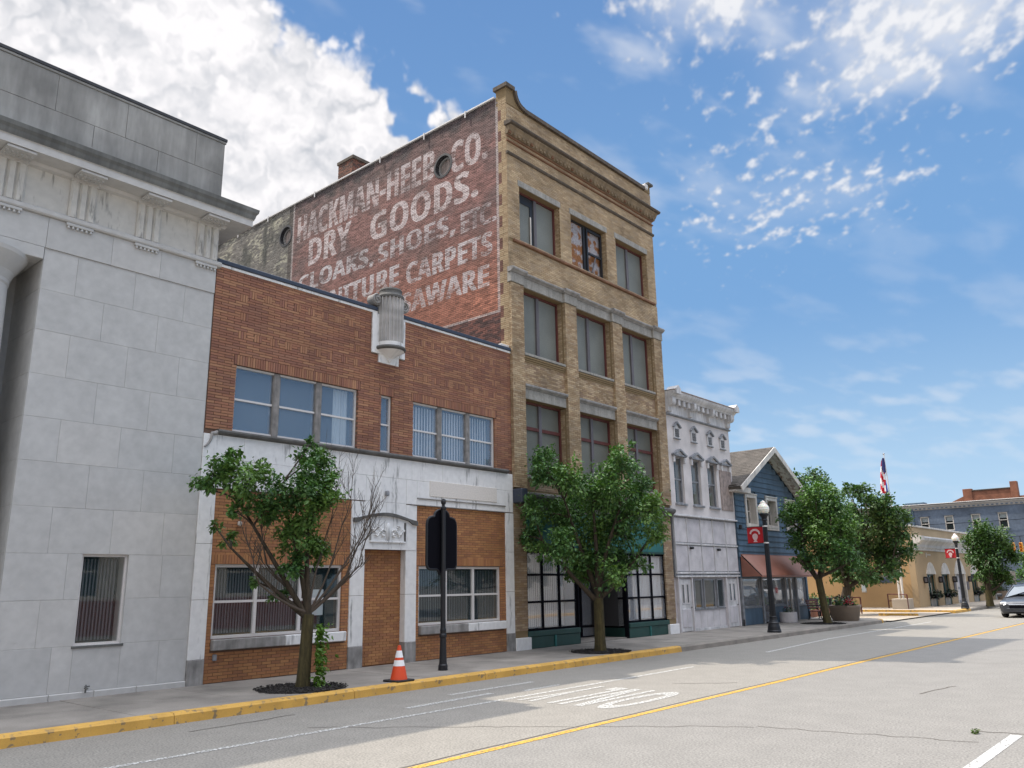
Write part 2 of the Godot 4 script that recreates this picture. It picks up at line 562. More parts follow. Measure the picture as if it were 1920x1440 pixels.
	mat("lintel", L(0.45, 0.43, 0.40), 0.85, "grain", 0.9, "streak", 0.35, 0.15)
	mat("cornice_dark", L(0.16, 0.13, 0.105), 0.9, "streak", 0.7, "dirt", 0.4, 0.3)
	mat("cornice_bed", L(0.40, 0.31, 0.21), 0.9, "streak", 0.7, "dirt", 0.35, 0.3)
	mat("brick_red_line", L(0.30, 0.165, 0.10), 0.9, "fine", 2.0, "dirt", 0.5, 0.2)
	mat("coping_dark", L(0.05, 0.052, 0.06), 0.6, "grain", 1.0, "dirt", 0.5)
	mat("coping_blue", L(0.042, 0.052, 0.078), 0.45, "grain", 1.0)
	mat("alu", L(0.74, 0.75, 0.77), 0.45, "fine", 1.5)
	mat("alu_dirty", L(0.36, 0.35, 0.35), 0.7, "streak", 0.9, "dirt", 0.9)
	mat("wood_grey", L(0.16, 0.15, 0.17), 0.7, "streak", 0.8)
	mat("wood_red", L(0.13, 0.035, 0.03), 0.7, "streak", 0.8)
	mat("wood_dark", L(0.022, 0.022, 0.026), 0.5, "streak", 0.8)
	mat("board_grey", L(0.235, 0.275, 0.275), 0.55, "fine", 0.6, "blotch", 0.25)
	mat("board_dim", L(0.19, 0.215, 0.20), 0.55, "fine", 0.6, "blotch", 0.25)
	mat("room", L(0.035, 0.034, 0.036), 0.95)  # darkness of unlit rooms put into the lining colour
	mat("room_light", L(0.09, 0.11, 0.13), 0.95)  # the same room darkness in the colour, less deep
	mat("blind", L(0.62, 0.62, 0.62), 0.7)
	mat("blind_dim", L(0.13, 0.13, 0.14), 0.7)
	mat("curtain", L(0.52, 0.58, 0.60), 0.9)
	mat("teal", L(0.02, 0.21, 0.225), 0.45, "fine", 1.0, "blotch", 0.5)
	mat("teal_dark", L(0.016, 0.085, 0.08), 0.5, "fine", 1.0, "blotch", 0.6)
	mat("black", L(0.006, 0.006, 0.009), 0.75)
	M["black"].metallic_specular = 0.15
	mat("black_iron", L(0.008, 0.010, 0.015), 0.5, "fine", 2.0)
	mat("white_wood", L(0.80, 0.84, 0.92), 0.7, "streak", 0.6, "blotch", 0.4, 0.1)
	mat("white_panel", L(0.77, 0.82, 0.93), 0.7, "fine", 0.8, "blotch", 0.6)
	mat("white_panel_b", L(0.70, 0.745, 0.86), 0.7, "fine", 0.8, "blotch", 0.6)
	mat("white_brick", L(0.82, 0.855, 0.93), 0.8, "fine", 1.6, "blotch", 0.35, 0.4)
	mat("grey_paint", L(0.40, 0.43, 0.49), 0.7, "streak", 0.8, "dirt", 0.6)
	mat("bare_board", L(0.50, 0.42, 0.40), 0.85, "streak", 0.7, "dirt", 0.8)
	mat("siding", L(0.10, 0.18, 0.285), 0.6, "streak", 0.25, "blotch", 0.4)
	mat("siding_b", L(0.09, 0.162, 0.26), 0.6, "streak", 0.25, "blotch", 0.4)
	mat("white_trim", L(0.82, 0.82, 0.82), 0.7, "streak", 0.6, "blotch", 0.5)
	mat("peel", Color.WHITE, 0.9, "peel", 0.45)
	mat("shingle", L(0.24, 0.215, 0.19), 0.95, "shingle", 2.0, "dirt", 0.3, 0.5)
	mat("awning", L(0.36, 0.165, 0.125), 0.5, "fine", 1.0, "blotch", 0.5)
	mat("tan_wall", L(0.54, 0.44, 0.29), 0.9, "fine", 1.0, "blotch", 0.1, 0.3)
	mat("tan_side", L(0.57, 0.41, 0.22), 0.9, "fine", 1.0, "blotch", 0.1, 0.3)
	mat("far_blue", L(0.155, 0.21, 0.30), 0.85, "grain", 0.3, "dirt", 0.07)
	mat("far_red", L(0.38, 0.155, 0.085), 0.9, "grain", 1.0, "dirt", 0.2)
	mat("far_stone", L(0.48, 0.49, 0.50), 0.9, "grain", 0.4, "blotch", 0.1)
	mat("terracotta", L(0.33, 0.29, 0.25), 0.85, "fine", 1.5, "blotch", 0.7)
	mat("mulch", L(0.022, 0.018, 0.016), 0.95, "speck", 2.0, "", 1.0, 1.0)
	mat("bark", L(0.115, 0.092, 0.065), 0.95, "bark", 2.2, "blotch", 0.9, 1.2)
	mat("bark_low", L(0.15, 0.13, 0.055), 0.95, "bark", 2.2, "blotch", 0.9, 1.2)
	mat("twig", L(0.085, 0.065, 0.05), 0.9)
	mat("orange", L(0.80, 0.085, 0.018), 0.5, "fine", 2.0)
	mat("reflective", L(0.82, 0.82, 0.82), 0.4)
	mat("red_cloth", L(0.50, 0.012, 0.02), 0.8, "fine", 3.0)
	mat("emblem", L(0.60, 0.42, 0.42), 0.8)
	mat("globe", L(0.78, 0.76, 0.66), 0.35)
	M["globe"].subsurf_scatter_enabled = true
	M["globe"].subsurf_scatter_strength = 0.3
	mat("flag_red", L(0.55, 0.02, 0.035), 0.85)
	mat("flag_white", L(0.75, 0.74, 0.74), 0.85)
	mat("flag_blue", L(0.018, 0.025, 0.12), 0.85)
	mat("flag_royal", L(0.02, 0.03, 0.30), 0.85)
	mat("signal", L(0.75, 0.33, 0.03), 0.5)
	mat("car_paint", L(0.032, 0.036, 0.046), 0.22)
	M["car_paint"].clearcoat_enabled = true
	M["car_paint"].clearcoat = 1.0
	M["car_paint"].metallic = 0.35
	mat("van_paint", L(0.72, 0.73, 0.75), 0.3)
	mat("rubber", L(0.014, 0.014, 0.015), 0.85)
	mat("chrome", L(0.7, 0.7, 0.72), 0.15)
	M["chrome"].metallic = 1.0
	mat("car_glass", L(0.05, 0.07, 0.085), 0.05)
	M["car_glass"].metallic_specular = 0.9
	mat("headlight", L(0.80, 0.80, 0.80), 0.1)
	mat("tail_light", L(0.45, 0.01, 0.01), 0.2)
	mat("petal", L(0.55, 0.02, 0.05), 0.7)
	mat("opposite_cream", L(0.60, 0.59, 0.57), 0.9, "grain", 0.5)
	mat("opposite_red", L(0.34, 0.10, 0.08), 0.9, "grain", 0.5)
	glass("glass", 1.0, 0.10).metallic = 0.10
	glass("glass_shop", 1.0, 0.10, L(0.85, 0.86, 0.88)).metallic = 0.30
	glass("glass_upper", 1.0, 0.10, L(0.68, 0.78, 0.88)).metallic = 0.24
	sign_wall_material()


func worn_paint(called: String, lin: Color) -> StandardMaterial3D:
	var m := mat(called, lin, 0.8)
	m.albedo_texture = T["worn"]
	m.uv1_triplanar = true
	m.uv1_world_triplanar = true
	m.uv1_scale = Vector3.ONE * 0.8
	m.transparency = BaseMaterial3D.TRANSPARENCY_ALPHA_SCISSOR
	m.alpha_scissor_threshold = 0.5
	return m


func streak_tex(size: int, lo: float, hi: float, stretch: float, thr := -1.0) -> ImageTexture:
	var f := FastNoiseLite.new()
	f.noise_type = FastNoiseLite.TYPE_SIMPLEX_SMOOTH
	f.frequency = 1.0
	f.fractal_octaves = 5
	f.seed = 77
	var out := PackedByteArray()
	out.resize(size * size * 3)
	for y in size:
		for x in size:
			var a := TAU * x / size
			var b := TAU * y / size
			var r := 1.9
			var t := f.get_noise_3d(cos(a) * r, sin(a) * r, 0.0 + cos(b) * r / stretch + 3.0 * sin(b) / stretch / 3.0) * 0.75 + 0.5
			t += 0.30 * f.get_noise_3d(cos(a) * r * 5.0, sin(a) * r * 5.0, sin(b) * 5.0 * r / stretch)
			if thr > 0.0: t = 1.0 - smoothstep(thr, thr + 0.45, t)
			t = lo + (hi - lo) * clampf(t, 0.0, 1.0)
			var k := (y * size + x) * 3
			out[k] = int(255 * t)
			out[k + 1] = int(254 * t)
			out[k + 2] = int(250 * t)
	return ImageTexture.create_from_image(Image.create_from_data(size, size, false, Image.FORMAT_RGB8, out))


# paint (linear colour a) with chips that show what is below (b)
func chip_tex(a: Color, b: Color, share: float, seed_: int) -> ImageTexture:
	var size := 512
	var s := noise_image(size, 0.016, 6, seed_).get_data()
	var s2 := noise_image(size, 0.08, 3, seed_ + 1).get_data()
	var out := PackedByteArray()
	out.resize(size * size * 3)
	for i in size * size:
		var t := s[i] / 255.0
		var g := 0.86 + 0.14 * s2[i] / 255.0
		var k := smoothstep(share - 0.02, share + 0.02, t)
		var c := (b.lerp(a, k) * g).linear_to_srgb()
		out[i * 3] = int(255 * clampf(c.r, 0, 1))
		out[i * 3 + 1] = int(255 * clampf(c.g, 0, 1))
		out[i * 3 + 2] = int(255 * clampf(c.b, 0, 1))
	return ImageTexture.create_from_image(Image.create_from_data(size, size, false, Image.FORMAT_RGB8, out))


func rust_tex() -> ImageTexture:
	var size := 256
	var s := noise_image(size, 0.02, 5, 91).get_data()
	var s2 := noise_image(size, 0.09, 4, 92).get_data()
	var out := PackedByteArray()
	out.resize(size * size * 3)
	for i in size * size:
		var y := float(i / size) / size
		var t := s[i] / 255.0 + 0.55 * (0.5 - absf(y - 0.5)) - 0.1
		var c := L(0.30, 0.12, 0.035).lerp(L(0.42, 0.40, 0.42), smoothstep(0.35, 0.6, t))
		c = (c * (0.55 + 0.5 * s2[i] / 255.0)).linear_to_srgb()
		out[i * 3] = int(255 * clampf(c.r, 0, 1))
		out[i * 3 + 1] = int(255 * clampf(c.g, 0, 1))
		out[i * 3 + 2] = int(255 * clampf(c.b, 0, 1))
	return ImageTexture.create_from_image(Image.create_from_data(size, size, false, Image.FORMAT_RGB8, out))


func alpha_tex(size: int, freq: float, oct: int, seed_: int, share: float) -> ImageTexture:
	var s := noise_image(size, freq, oct, seed_).get_data()
	var out := PackedByteArray()
	out.resize(size * size * 4)
	for i in size * size:
		var g := int(215 + 40 * s[i] / 255.0)
		out[i * 4] = g
		out[i * 4 + 1] = g
		out[i * 4 + 2] = g
		out[i * 4 + 3] = 255 if s[i] / 255.0 > share else 0
	return ImageTexture.create_from_image(Image.create_from_data(size, size, false, Image.FORMAT_RGBA8, out))


func bold_font() -> Font:
	var f := SystemFont.new()
	f.font_names = PackedStringArray(["Droid Sans"])
	f.font_weight = 700
	return f


# triangles of a line of lettering, scaled to fit a box (x0..x1, y0..y1)
func letters(text: String, x0: float, x1: float, y0: float, y1: float) -> PackedVector2Array:
	var t := TextMesh.new()
	t.font = bold_font()
	t.text = text
	t.font_size = 96
	t.pixel_size = 0.01
	t.depth = 0.0
	var a := t.surface_get_arrays(0)
	var v: PackedVector3Array = a[Mesh.ARRAY_VERTEX]
	var idx: PackedInt32Array = a[Mesh.ARRAY_INDEX]
	var lo := Vector2(1e9, 1e9)
	var hi := -lo
	for p in v:
		lo = lo.min(Vector2(p.x, p.y))
		hi = hi.max(Vector2(p.x, p.y))
	var out := PackedVector2Array()
	for i in idx:
		var p := v[i]
		out.append(Vector2(remap(p.x, lo.x, hi.x, x0, x1), remap(p.y, lo.y, hi.y, y0, y1)))
	return out


# The painted side wall: brick colour, faded boards of colour and the worn lettering. u runs along z from -16, v up from y = 7.
func sign_wall_material() -> void:
	var W := 1920
	var H := 960
	var px := 120.0
	var mask := PackedByteArray()
	mask.resize(W * H)
	var lines := [
		["HACKMAN-HEEB", -9.55, -2.80, 13.06, 14.02], ["CO.", -2.10, -0.72, 12.93, 13.90],
		["DRY", -8.84, -6.62, 12.04, 12.98], ["GOODS.", -5.62, -1.08, 11.92, 12.84],
		["CLOAKS,", -9.35, -5.45, 11.08, 11.78], ["SHOES,", -5.22, -1.95, 11.02, 11.72], ["ETC.", -1.70, -0.42, 10.98, 11.6],
		["FURNITURE", -9.35, -4.28, 10.18, 10.84], ["CARPETS", -3.92, -0.58, 10.08, 10.74], ["SAWARE", -4.12, -0.70, 9.22, 9.84]]
	for li in lines.size():
		var l: Array = lines[li]
		var tri := letters(l[0], l[1], l[2], l[3], l[4])
		for i in range(0, tri.size(), 3):
			var p: Array[Vector2] = []
			for k in 3:
				p.append(Vector2((tri[i + k].x + 16.0) * px, (tri[i + k].y - 7.0) * px))
			var y0 := int(ceil(minf(p[0].y, minf(p[1].y, p[2].y)) - 0.5))
			var y1 := int(floor(maxf(p[0].y, maxf(p[1].y, p[2].y)) - 0.5))
			for y in range(maxi(y0, 0), mini(y1, H - 1) + 1):
				var sy := y + 0.5
				var a := 1e9
				var b := -1e9
				for k in 3:
					var q := p[k]
					var r := p[(k + 1) % 3]
					if (q.y <= sy and r.y > sy) or (r.y <= sy and q.y > sy):
						var x := q.x + (r.x - q.x) * (sy - q.y) / (r.y - q.y)
						a = minf(a, x)
						b = maxf(b, x)
				for x in range(maxi(int(ceil(a - 0.5)) - 3, 0), mini(int(floor(b - 0.5)) + 3, W - 1) + 1):
					mask[y * W + x] = li + 1
	var f := FastNoiseLite.new()
	f.noise_type = FastNoiseLite.TYPE_SIMPLEX_SMOOTH
	f.frequency = 1.0
	f.fractal_octaves = 4
	f.seed = 101
	var cell := FastNoiseLite.new()
	cell.noise_type = FastNoiseLite.TYPE_VALUE
	cell.frequency = 1.0
	cell.seed = 102
	var out := PackedByteArray()
	out.resize(W * H * 3)
	for y in H:
		var wy := 7.0 + (y + 0.5) / px
		var row := floorf(wy / 0.052)
		for x in W:
			var wz := -16.0 + (x + 0.5) / px
			var n := f.get_noise_2d(wz * 0.55, wy * 0.8)
			var fine := f.get_noise_2d(wz * 9.0 + 40.0, wy * 16.0)
			# each brick keeps or sheds its paint
			var bi := floorf(wz / 0.17 + 0.5 * fmod(row, 2.0))
			var hs := sin(bi * 12.9898 + row * 78.233) * 43758.5453
			var keep := (hs - floorf(hs)) * 2.0 - 1.0
			var c := L(0.25, 0.128, 0.112)
			c = c.lerp(L(0.155, 0.102, 0.096), clampf(smoothstep(-0.1, 0.5, n) * 0.8 + smoothstep(12.8, 14.6, wy) * 0.85, 0.0, 0.92))
			c = c.lerp(L(0.40, 0.155, 0.092), smoothstep(11.6, 8.7, wy) * 0.75)
			var soot := smoothstep(13.95, 14.65, wy + 0.55 * f.get_noise_2d(wz * 1.4, wy * 2.0 + 90.0))
			c = c.lerp(L(0.055, 0.048, 0.050), soot * 0.85)
			if wz < -9.83:
				c = L(0.19, 0.175, 0.155).lerp(L(0.35, 0.33, 0.255), smoothstep(0.0, 0.5, n + keep * 0.4))
				c = c.lerp(L(0.07, 0.07, 0.062), smoothstep(0.0, 0.45, f.get_noise_2d(wz * 0.9 + 7.0, wy * 0.4)))
				if wz > -10.1: c = L(0.10, 0.085, 0.075)
			if wy < 8.44:
				c = L(0.095, 0.052, 0.048).lerp(L(0.16, 0.07, 0.055), smoothstep(-0.2, 0.4, keep))
			c *= 0.96 + 0.26 * keep + 0.2 * fine
			var edge := (absf(wz + 9.83) < 0.045 or absf(wz + 0.34) < 0.05) and wy > 8.4 or absf(wy - 8.44) < 0.035 and wz > -9.83
			if edge: c = c.lerp(L(0.50, 0.44, 0.42), 0.62 + 0.3 * fine)
			var m := mask[y * W + x]
			if m > 0:
				var wear := 0.84 - 0.50 * smoothstep(-0.05, 0.5, n + fine * 0.9) - 0.55 * smoothstep(0.35, 1.0, -keep) + 0.10 * fine
				if m <= 2: wear -= 0.10 + 0.16 * smoothstep(0.0, 0.5, f.get_noise_2d(wz * 1.1, wy + 31.0))
				if m == 7 or m == 6: wear -= 0.18
				if m >= 8: wear -= 0.12
				var paint := L(0.72, 0.64, 0.63) if m <= 4 else L(0.72, 0.69, 0.70)
				c = c.lerp(paint * (0.9 + 0.2 * fine), clampf(wear, 0.06, 0.92))
			var s := c.linear_to_srgb()
			var k := ((H - 1 - y) * W + W - 1 - x) * 3
			out[k] = int(255 * clampf(s.r, 0, 1))
			out[k + 1] = int(255 * clampf(s.g, 0, 1))
			out[k + 2] = int(255 * clampf(s.b, 0, 1))
	T["sign"] = ImageTexture.create_from_image(Image.create_from_data(W, H, false, Image.FORMAT_RGB8, out))
	var m := mat("sign_wall", Color.WHITE, 0.88)
	m.albedo_texture = T["sign"]
	m.uv1_triplanar = true
	m.uv1_world_triplanar = true
	m.uv1_scale = Vector3(1.0 / 16.0, 1.0 / 8.0, 1.0 / 16.0)
	m.uv1_offset = Vector3(0.0, -15.0 / 8.0, 0.0)
	M["sign_brick"] = m
	var dk: StandardMaterial3D = m.duplicate()
	dk.albedo_color = L(0.42, 0.40, 0.40).linear_to_srgb()
	M["sign_mortar"] = dk


# ---------------------------------------------------------------- bricks
func lay(list: Array, xf: Transform3D, x0: float, x1: float, y0: float, y1: float, z0: float, z1: float, bl: float, bh: float, joint: float, holes: Array, tones: int, first := 0, shift := 0.0) -> void:
	var rows := int(round((y1 - y0) / bh))
	for r in rows:
		var ya := y0 + r * bh + joint * 0.5
		var yb := y0 + (r + 1) * bh - joint * 0.5
		var my := (ya + yb) * 0.5
		var x := x0 - (bl * 0.5 if r % 2 == 1 else 0.0) + shift
		while x < x1 - 0.01:
			var spans := [[maxf(x + joint * 0.5, x0), minf(x + bl - joint * 0.5, x1)]]
			for h in holes:
				if my > h[2] and my < h[3]:
					var kept := []
					for s in spans:
						if h[1] <= s[0] or h[0] >= s[1]:
							kept.append(s)
							continue
						if h[0] > s[0] + 0.012: kept.append([s[0], h[0]])
						if h[1] < s[1] - 0.012: kept.append([h[1], s[1]])
					spans = kept
			var tone := first + rng.randi() % tones
			for s in spans:
				if s[1] - s[0] > 0.012:
					list.append([xf, s[0], s[1], ya, yb, z0, z1 + rng.randf_range(-0.0025, 0.0025), tone, rng.randf_range(0.9, 1.1)])
			x += bl


# upright bricks side by side (soldiers)
func stand(list: Array, xf: Transform3D, x0: float, x1: float, y0: float, y1: float, z0: float, z1: float, bw: float, joint: float, tones: int, first := 0) -> void:
	var k := maxi(1, int(round((x1 - x0) / bw)))
	for i in k:
		var a := x0 + (x1 - x0) * i / k + joint * 0.5
		var b := x0 + (x1 - x0) * (i + 1) / k - joint * 0.5
		list.append([xf, a, b, y0, y1, z0, z1 + rng.randf_range(-0.0025, 0.0025), first + rng.randi() % tones, rng.randf_range(0.9, 1.1)])


var unit_brick: ArrayMesh


# The 300 bricks that show largest become parts; the others are real bricks in one part.
func set_bricks(parent: Node3D, list: Array, tones: Array, base: StandardMaterial3D, called := "brick", most := 300) -> void:
	if unit_brick == null:
		var m := Mb.new()
		m.quad(V(0, 0, 1), V(1, 0, 1), V(1, 1, 1), V(0, 1, 1))
		m.quad(V(0, 0, 0), V(0, 0, 1), V(0, 1, 1), V(0, 1, 0))
		m.quad(V(1, 0, 1), V(1, 0, 0), V(1, 1, 0), V(1, 1, 1))
		m.quad(V(0, 1, 1), V(1, 1, 1), V(1, 1, 0), V(0, 1, 0))
		m.quad(V(0, 0, 0), V(1, 0, 0), V(1, 0, 1), V(0, 0, 1))
		unit_brick = m.done()
	var order := []
	for i in list.size():
		var b: Array = list[i]
		var xf: Transform3D = b[0]
		var p := xf * Vector3((b[1] + b[2]) * 0.5, (b[3] + b[4]) * 0.5, b[6])
		var d := EYE - p
		order.append([(b[2] - b[1]) * (b[4] - b[3]) * maxf(0.0, d.normalized().dot(xf.basis.z)) / d.length_squared(), i])
	order.sort_custom(func(a, b): return a[0] > b[0])
	var mats := []
	for t in tones:
		var m: StandardMaterial3D = base.duplicate()
		m.albedo_color = (t as Color).linear_to_srgb()
		mats.append(m)
	for k in mini(most, order.size()):
		var b: Array = list[order[k][1]]
		var xf: Transform3D = b[0]
		piece(parent, called, unit_brick, mats[b[7]], xf * Transform3D(Basis.from_scale(Vector3(b[2] - b[1], b[4] - b[3], b[6] - b[5])), Vector3(b[1], b[3], b[5])))
	if order.size() > most:
		var v := PackedVector3Array()
		var n := PackedVector3Array()
		var c := PackedColorArray()
		var uv: PackedVector3Array = unit_brick.surface_get_arrays(0)[Mesh.ARRAY_VERTEX]
		var un: PackedVector3Array = unit_brick.surface_get_arrays(0)[Mesh.ARRAY_NORMAL]
		for k in range(most, order.size()):
			var b: Array = list[order[k][1]]
			var xf: Transform3D = b[0]
			var s := Vector3(b[2] - b[1], b[4] - b[3], b[6] - b[5])
			var o := Vector3(b[1], b[3], b[5])
			var t: Color = tones[b[7]] * float(b[8])
			t.a = 1.0
			for i in uv.size():
				v.append(xf * (o + s * uv[i]))
				n.append(xf.basis * un[i])
				c.append(t)
		var a := []
		a.resize(Mesh.ARRAY_MAX)
		a[Mesh.ARRAY_VERTEX] = v
		a[Mesh.ARRAY_NORMAL] = n
		a[Mesh.ARRAY_COLOR] = c
		var am := ArrayMesh.new()
		am.add_surface_from_arrays(Mesh.PRIMITIVE_TRIANGLES, a)
		var m: StandardMaterial3D = base.duplicate()
		m.albedo_color = Color.WHITE
		m.vertex_color_use_as_albedo = true
		part(parent, "brickwork", am, m, "stuff")


# ---------------------------------------------------------------- windows
# o: cols (x of mullions), rails (y), fw, mw, frame, glass, room, depth, blind ("" / "vertical" / "curtain"), bx0, bx1 (where the blind hangs), board
func window(th: Node3D, xf: Transform3D, x0: float, x1: float, y0: float, y1: float, z: float, o: Dictionary) -> MeshInstance3D:
	var fw: float = o.get("fw", 0.04)
	var mw: float = o.get("mw", 0.05)
	var rw: float = o.get("rw", 0.035)
	var t: float = o.get("t", 0.05)
	var m := Mb.new()
	m.xf = xf
	m.box(V(x0, y0, z), V(x0 + fw, y1, z + t))
	m.box(V(x1 - fw, y0, z), V(x1, y1, z + t))
	m.box(V(x0 + fw, y1 - fw, z), V(x1 - fw, y1, z + t))
	m.box(V(x0 + fw, y0, z), V(x1 - fw, y0 + fw, z + t))
	var w := part(th, o.get("called", "window"), m, o["frame"])
	var cols: Array = o.get("cols", [])
	var rails: Array = o.get("rails", [])
	var edges := [x0 + fw]
	for cx in cols:
		var b := Mb.new()
		b.xf = xf
		b.box(V(cx - mw * 0.5, y0 + fw, z + 0.002), V(cx + mw * 0.5, y1 - fw, z + t + 0.006))
		part(w, "mullion", b, o.get("mullion", o["frame"]))
		edges.append(cx - mw * 0.5)
		edges.append(cx + mw * 0.5)
	edges.append(x1 - fw)
	for i in range(0, edges.size(), 2):
		var ys := [y0 + fw]
		for ry in rails:
			var b := Mb.new()
			b.xf = xf
			b.box(V(edges[i], ry - rw * 0.5, z + 0.004), V(edges[i + 1], ry + rw * 0.5, z + t - 0.004))
			part(w, "rail", b, o["frame"])
			ys.append(ry - rw * 0.5)
			ys.append(ry + rw * 0.5)
		ys.append(y1 - fw)
		for j in range(0, ys.size(), 2):
			if o.get("glass") != null:
				var g := Mb.new()
				g.xf = xf
				var tilt := rng.randf_range(-0.003, 0.003)
				g.quad(V(edges[i], ys[j], z + t * 0.4 + tilt), V(edges[i + 1], ys[j], z + t * 0.4 - tilt), V(edges[i + 1], ys[j + 1], z + t * 0.4 - tilt), V(edges[i], ys[j + 1], z + t * 0.4 + tilt))
				part(w, "pane", g, o["glass"])
			if o.has("board"):
				var g := Mb.new()
				g.xf = xf
				g.box(V(edges[i], ys[j], z - 0.03), V(edges[i + 1], ys[j + 1], z + 0.004))
				part(w, "board", g, o["board"])
	var blind: String = o.get("blind", "")
	if blind != "":
		var a: float = o.get("bx0", x0 + fw)
		var b: float = o.get("bx1", x1 - fw)
		var pitch: float = o.get("pitch", 0.052)
		var k := int((b - a) / pitch)
		var turn := deg_to_rad(o.get("turn", 28.0))
		var slat := Mb.new()
		var hw := pitch * 0.56
		var hh: float = (y1 - y0) * 0.5 - fw - 0.03
		slat.quad(V(-hw, -hh, 0), V(0, -hh, 0.006), V(0, hh, 0.006), V(-hw, hh, 0))
		slat.quad(V(0, -hh, 0.006), V(hw, -hh, 0), V(hw, hh, 0), V(0, hh, 0.006))
		var sm_ := slat.done()
		for i in k:
			piece(w, "blind_slat", sm_, o.get("blind_mat", M["blind"]), xf * Transform3D(Basis(Vector3.UP, turn + rng.randf_range(-0.07, 0.07)), V(a + pitch * (i + 0.5), (y0 + y1) * 0.5, z - 0.07)))
	if o.has("curtain"):
		for cu in o["curtain"]:
			var g := Mb.new()
			g.xf = xf
			var k := maxi(4, int((cu[1] - cu[0]) / 0.035))
			for i in k:
				var xa: float = lerpf(cu[0], cu[1], float(i) / k)
				var xb: float = lerpf(cu[0], cu[1], float(i + 1) / k)
				var za: float = z - 0.10 + 0.018 * (i % 2)
				var zb: float = z - 0.10 + 0.018 * ((i + 1) % 2)
				g.quad(V(xa, cu[2], za), V(xb, cu[2], zb), V(xb, cu[3], zb), V(xa, cu[3], za))
			part(w, "curtain", g, M["curtain"])
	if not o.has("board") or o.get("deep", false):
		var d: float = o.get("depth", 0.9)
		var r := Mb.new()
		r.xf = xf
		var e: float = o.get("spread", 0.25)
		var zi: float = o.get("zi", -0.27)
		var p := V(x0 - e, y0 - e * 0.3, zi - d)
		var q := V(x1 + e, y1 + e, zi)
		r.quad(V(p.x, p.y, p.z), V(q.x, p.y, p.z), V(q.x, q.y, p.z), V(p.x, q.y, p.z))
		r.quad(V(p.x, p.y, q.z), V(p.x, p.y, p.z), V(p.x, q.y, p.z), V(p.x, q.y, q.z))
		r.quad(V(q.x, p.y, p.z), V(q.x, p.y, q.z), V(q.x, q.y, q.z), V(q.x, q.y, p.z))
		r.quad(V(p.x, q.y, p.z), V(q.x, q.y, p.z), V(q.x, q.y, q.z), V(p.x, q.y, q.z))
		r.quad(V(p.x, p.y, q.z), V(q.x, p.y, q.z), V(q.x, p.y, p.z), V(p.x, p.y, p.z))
		part(w, "room_lining", r, o.get("room", M["room"]))  # closed box whose dark colour stands in for an unlit room
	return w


# ---------------------------------------------------------------- ground, road, pavements
func flat(x0: float, x1: float, z0: float, z1: float, y: float) -> Mb:
	var m := Mb.new()
	m.quad(V(x0, y, z1), V(x1, y, z1), V(x1, y, z0), V(x0, y, z0))
	return m


func strip(pts: Array, w: float, y: float) -> Mb:
	var m := Mb.new()
	for i in pts.size() - 1:
		var a := Vector3(pts[i][0], y, pts[i][1])
		var b := Vector3(pts[i + 1][0], y, pts[i + 1][1])
		var s := (b - a).cross(Vector3.UP).normalized() * w * 0.5
		m.quad(a + s, b + s, b - s, a - s)
	return m


func jagged(x0: float, z0: float, x1: float, z1: float, k: int, amp: float) -> Array:
	var out := []
	for i in k + 1:
		var t := float(i) / k
		out.append([lerpf(x0, x1, t) + rng.randf_range(-amp, amp), lerpf(z0, z1, t) + rng.randf_range(-amp, amp)])
	return out


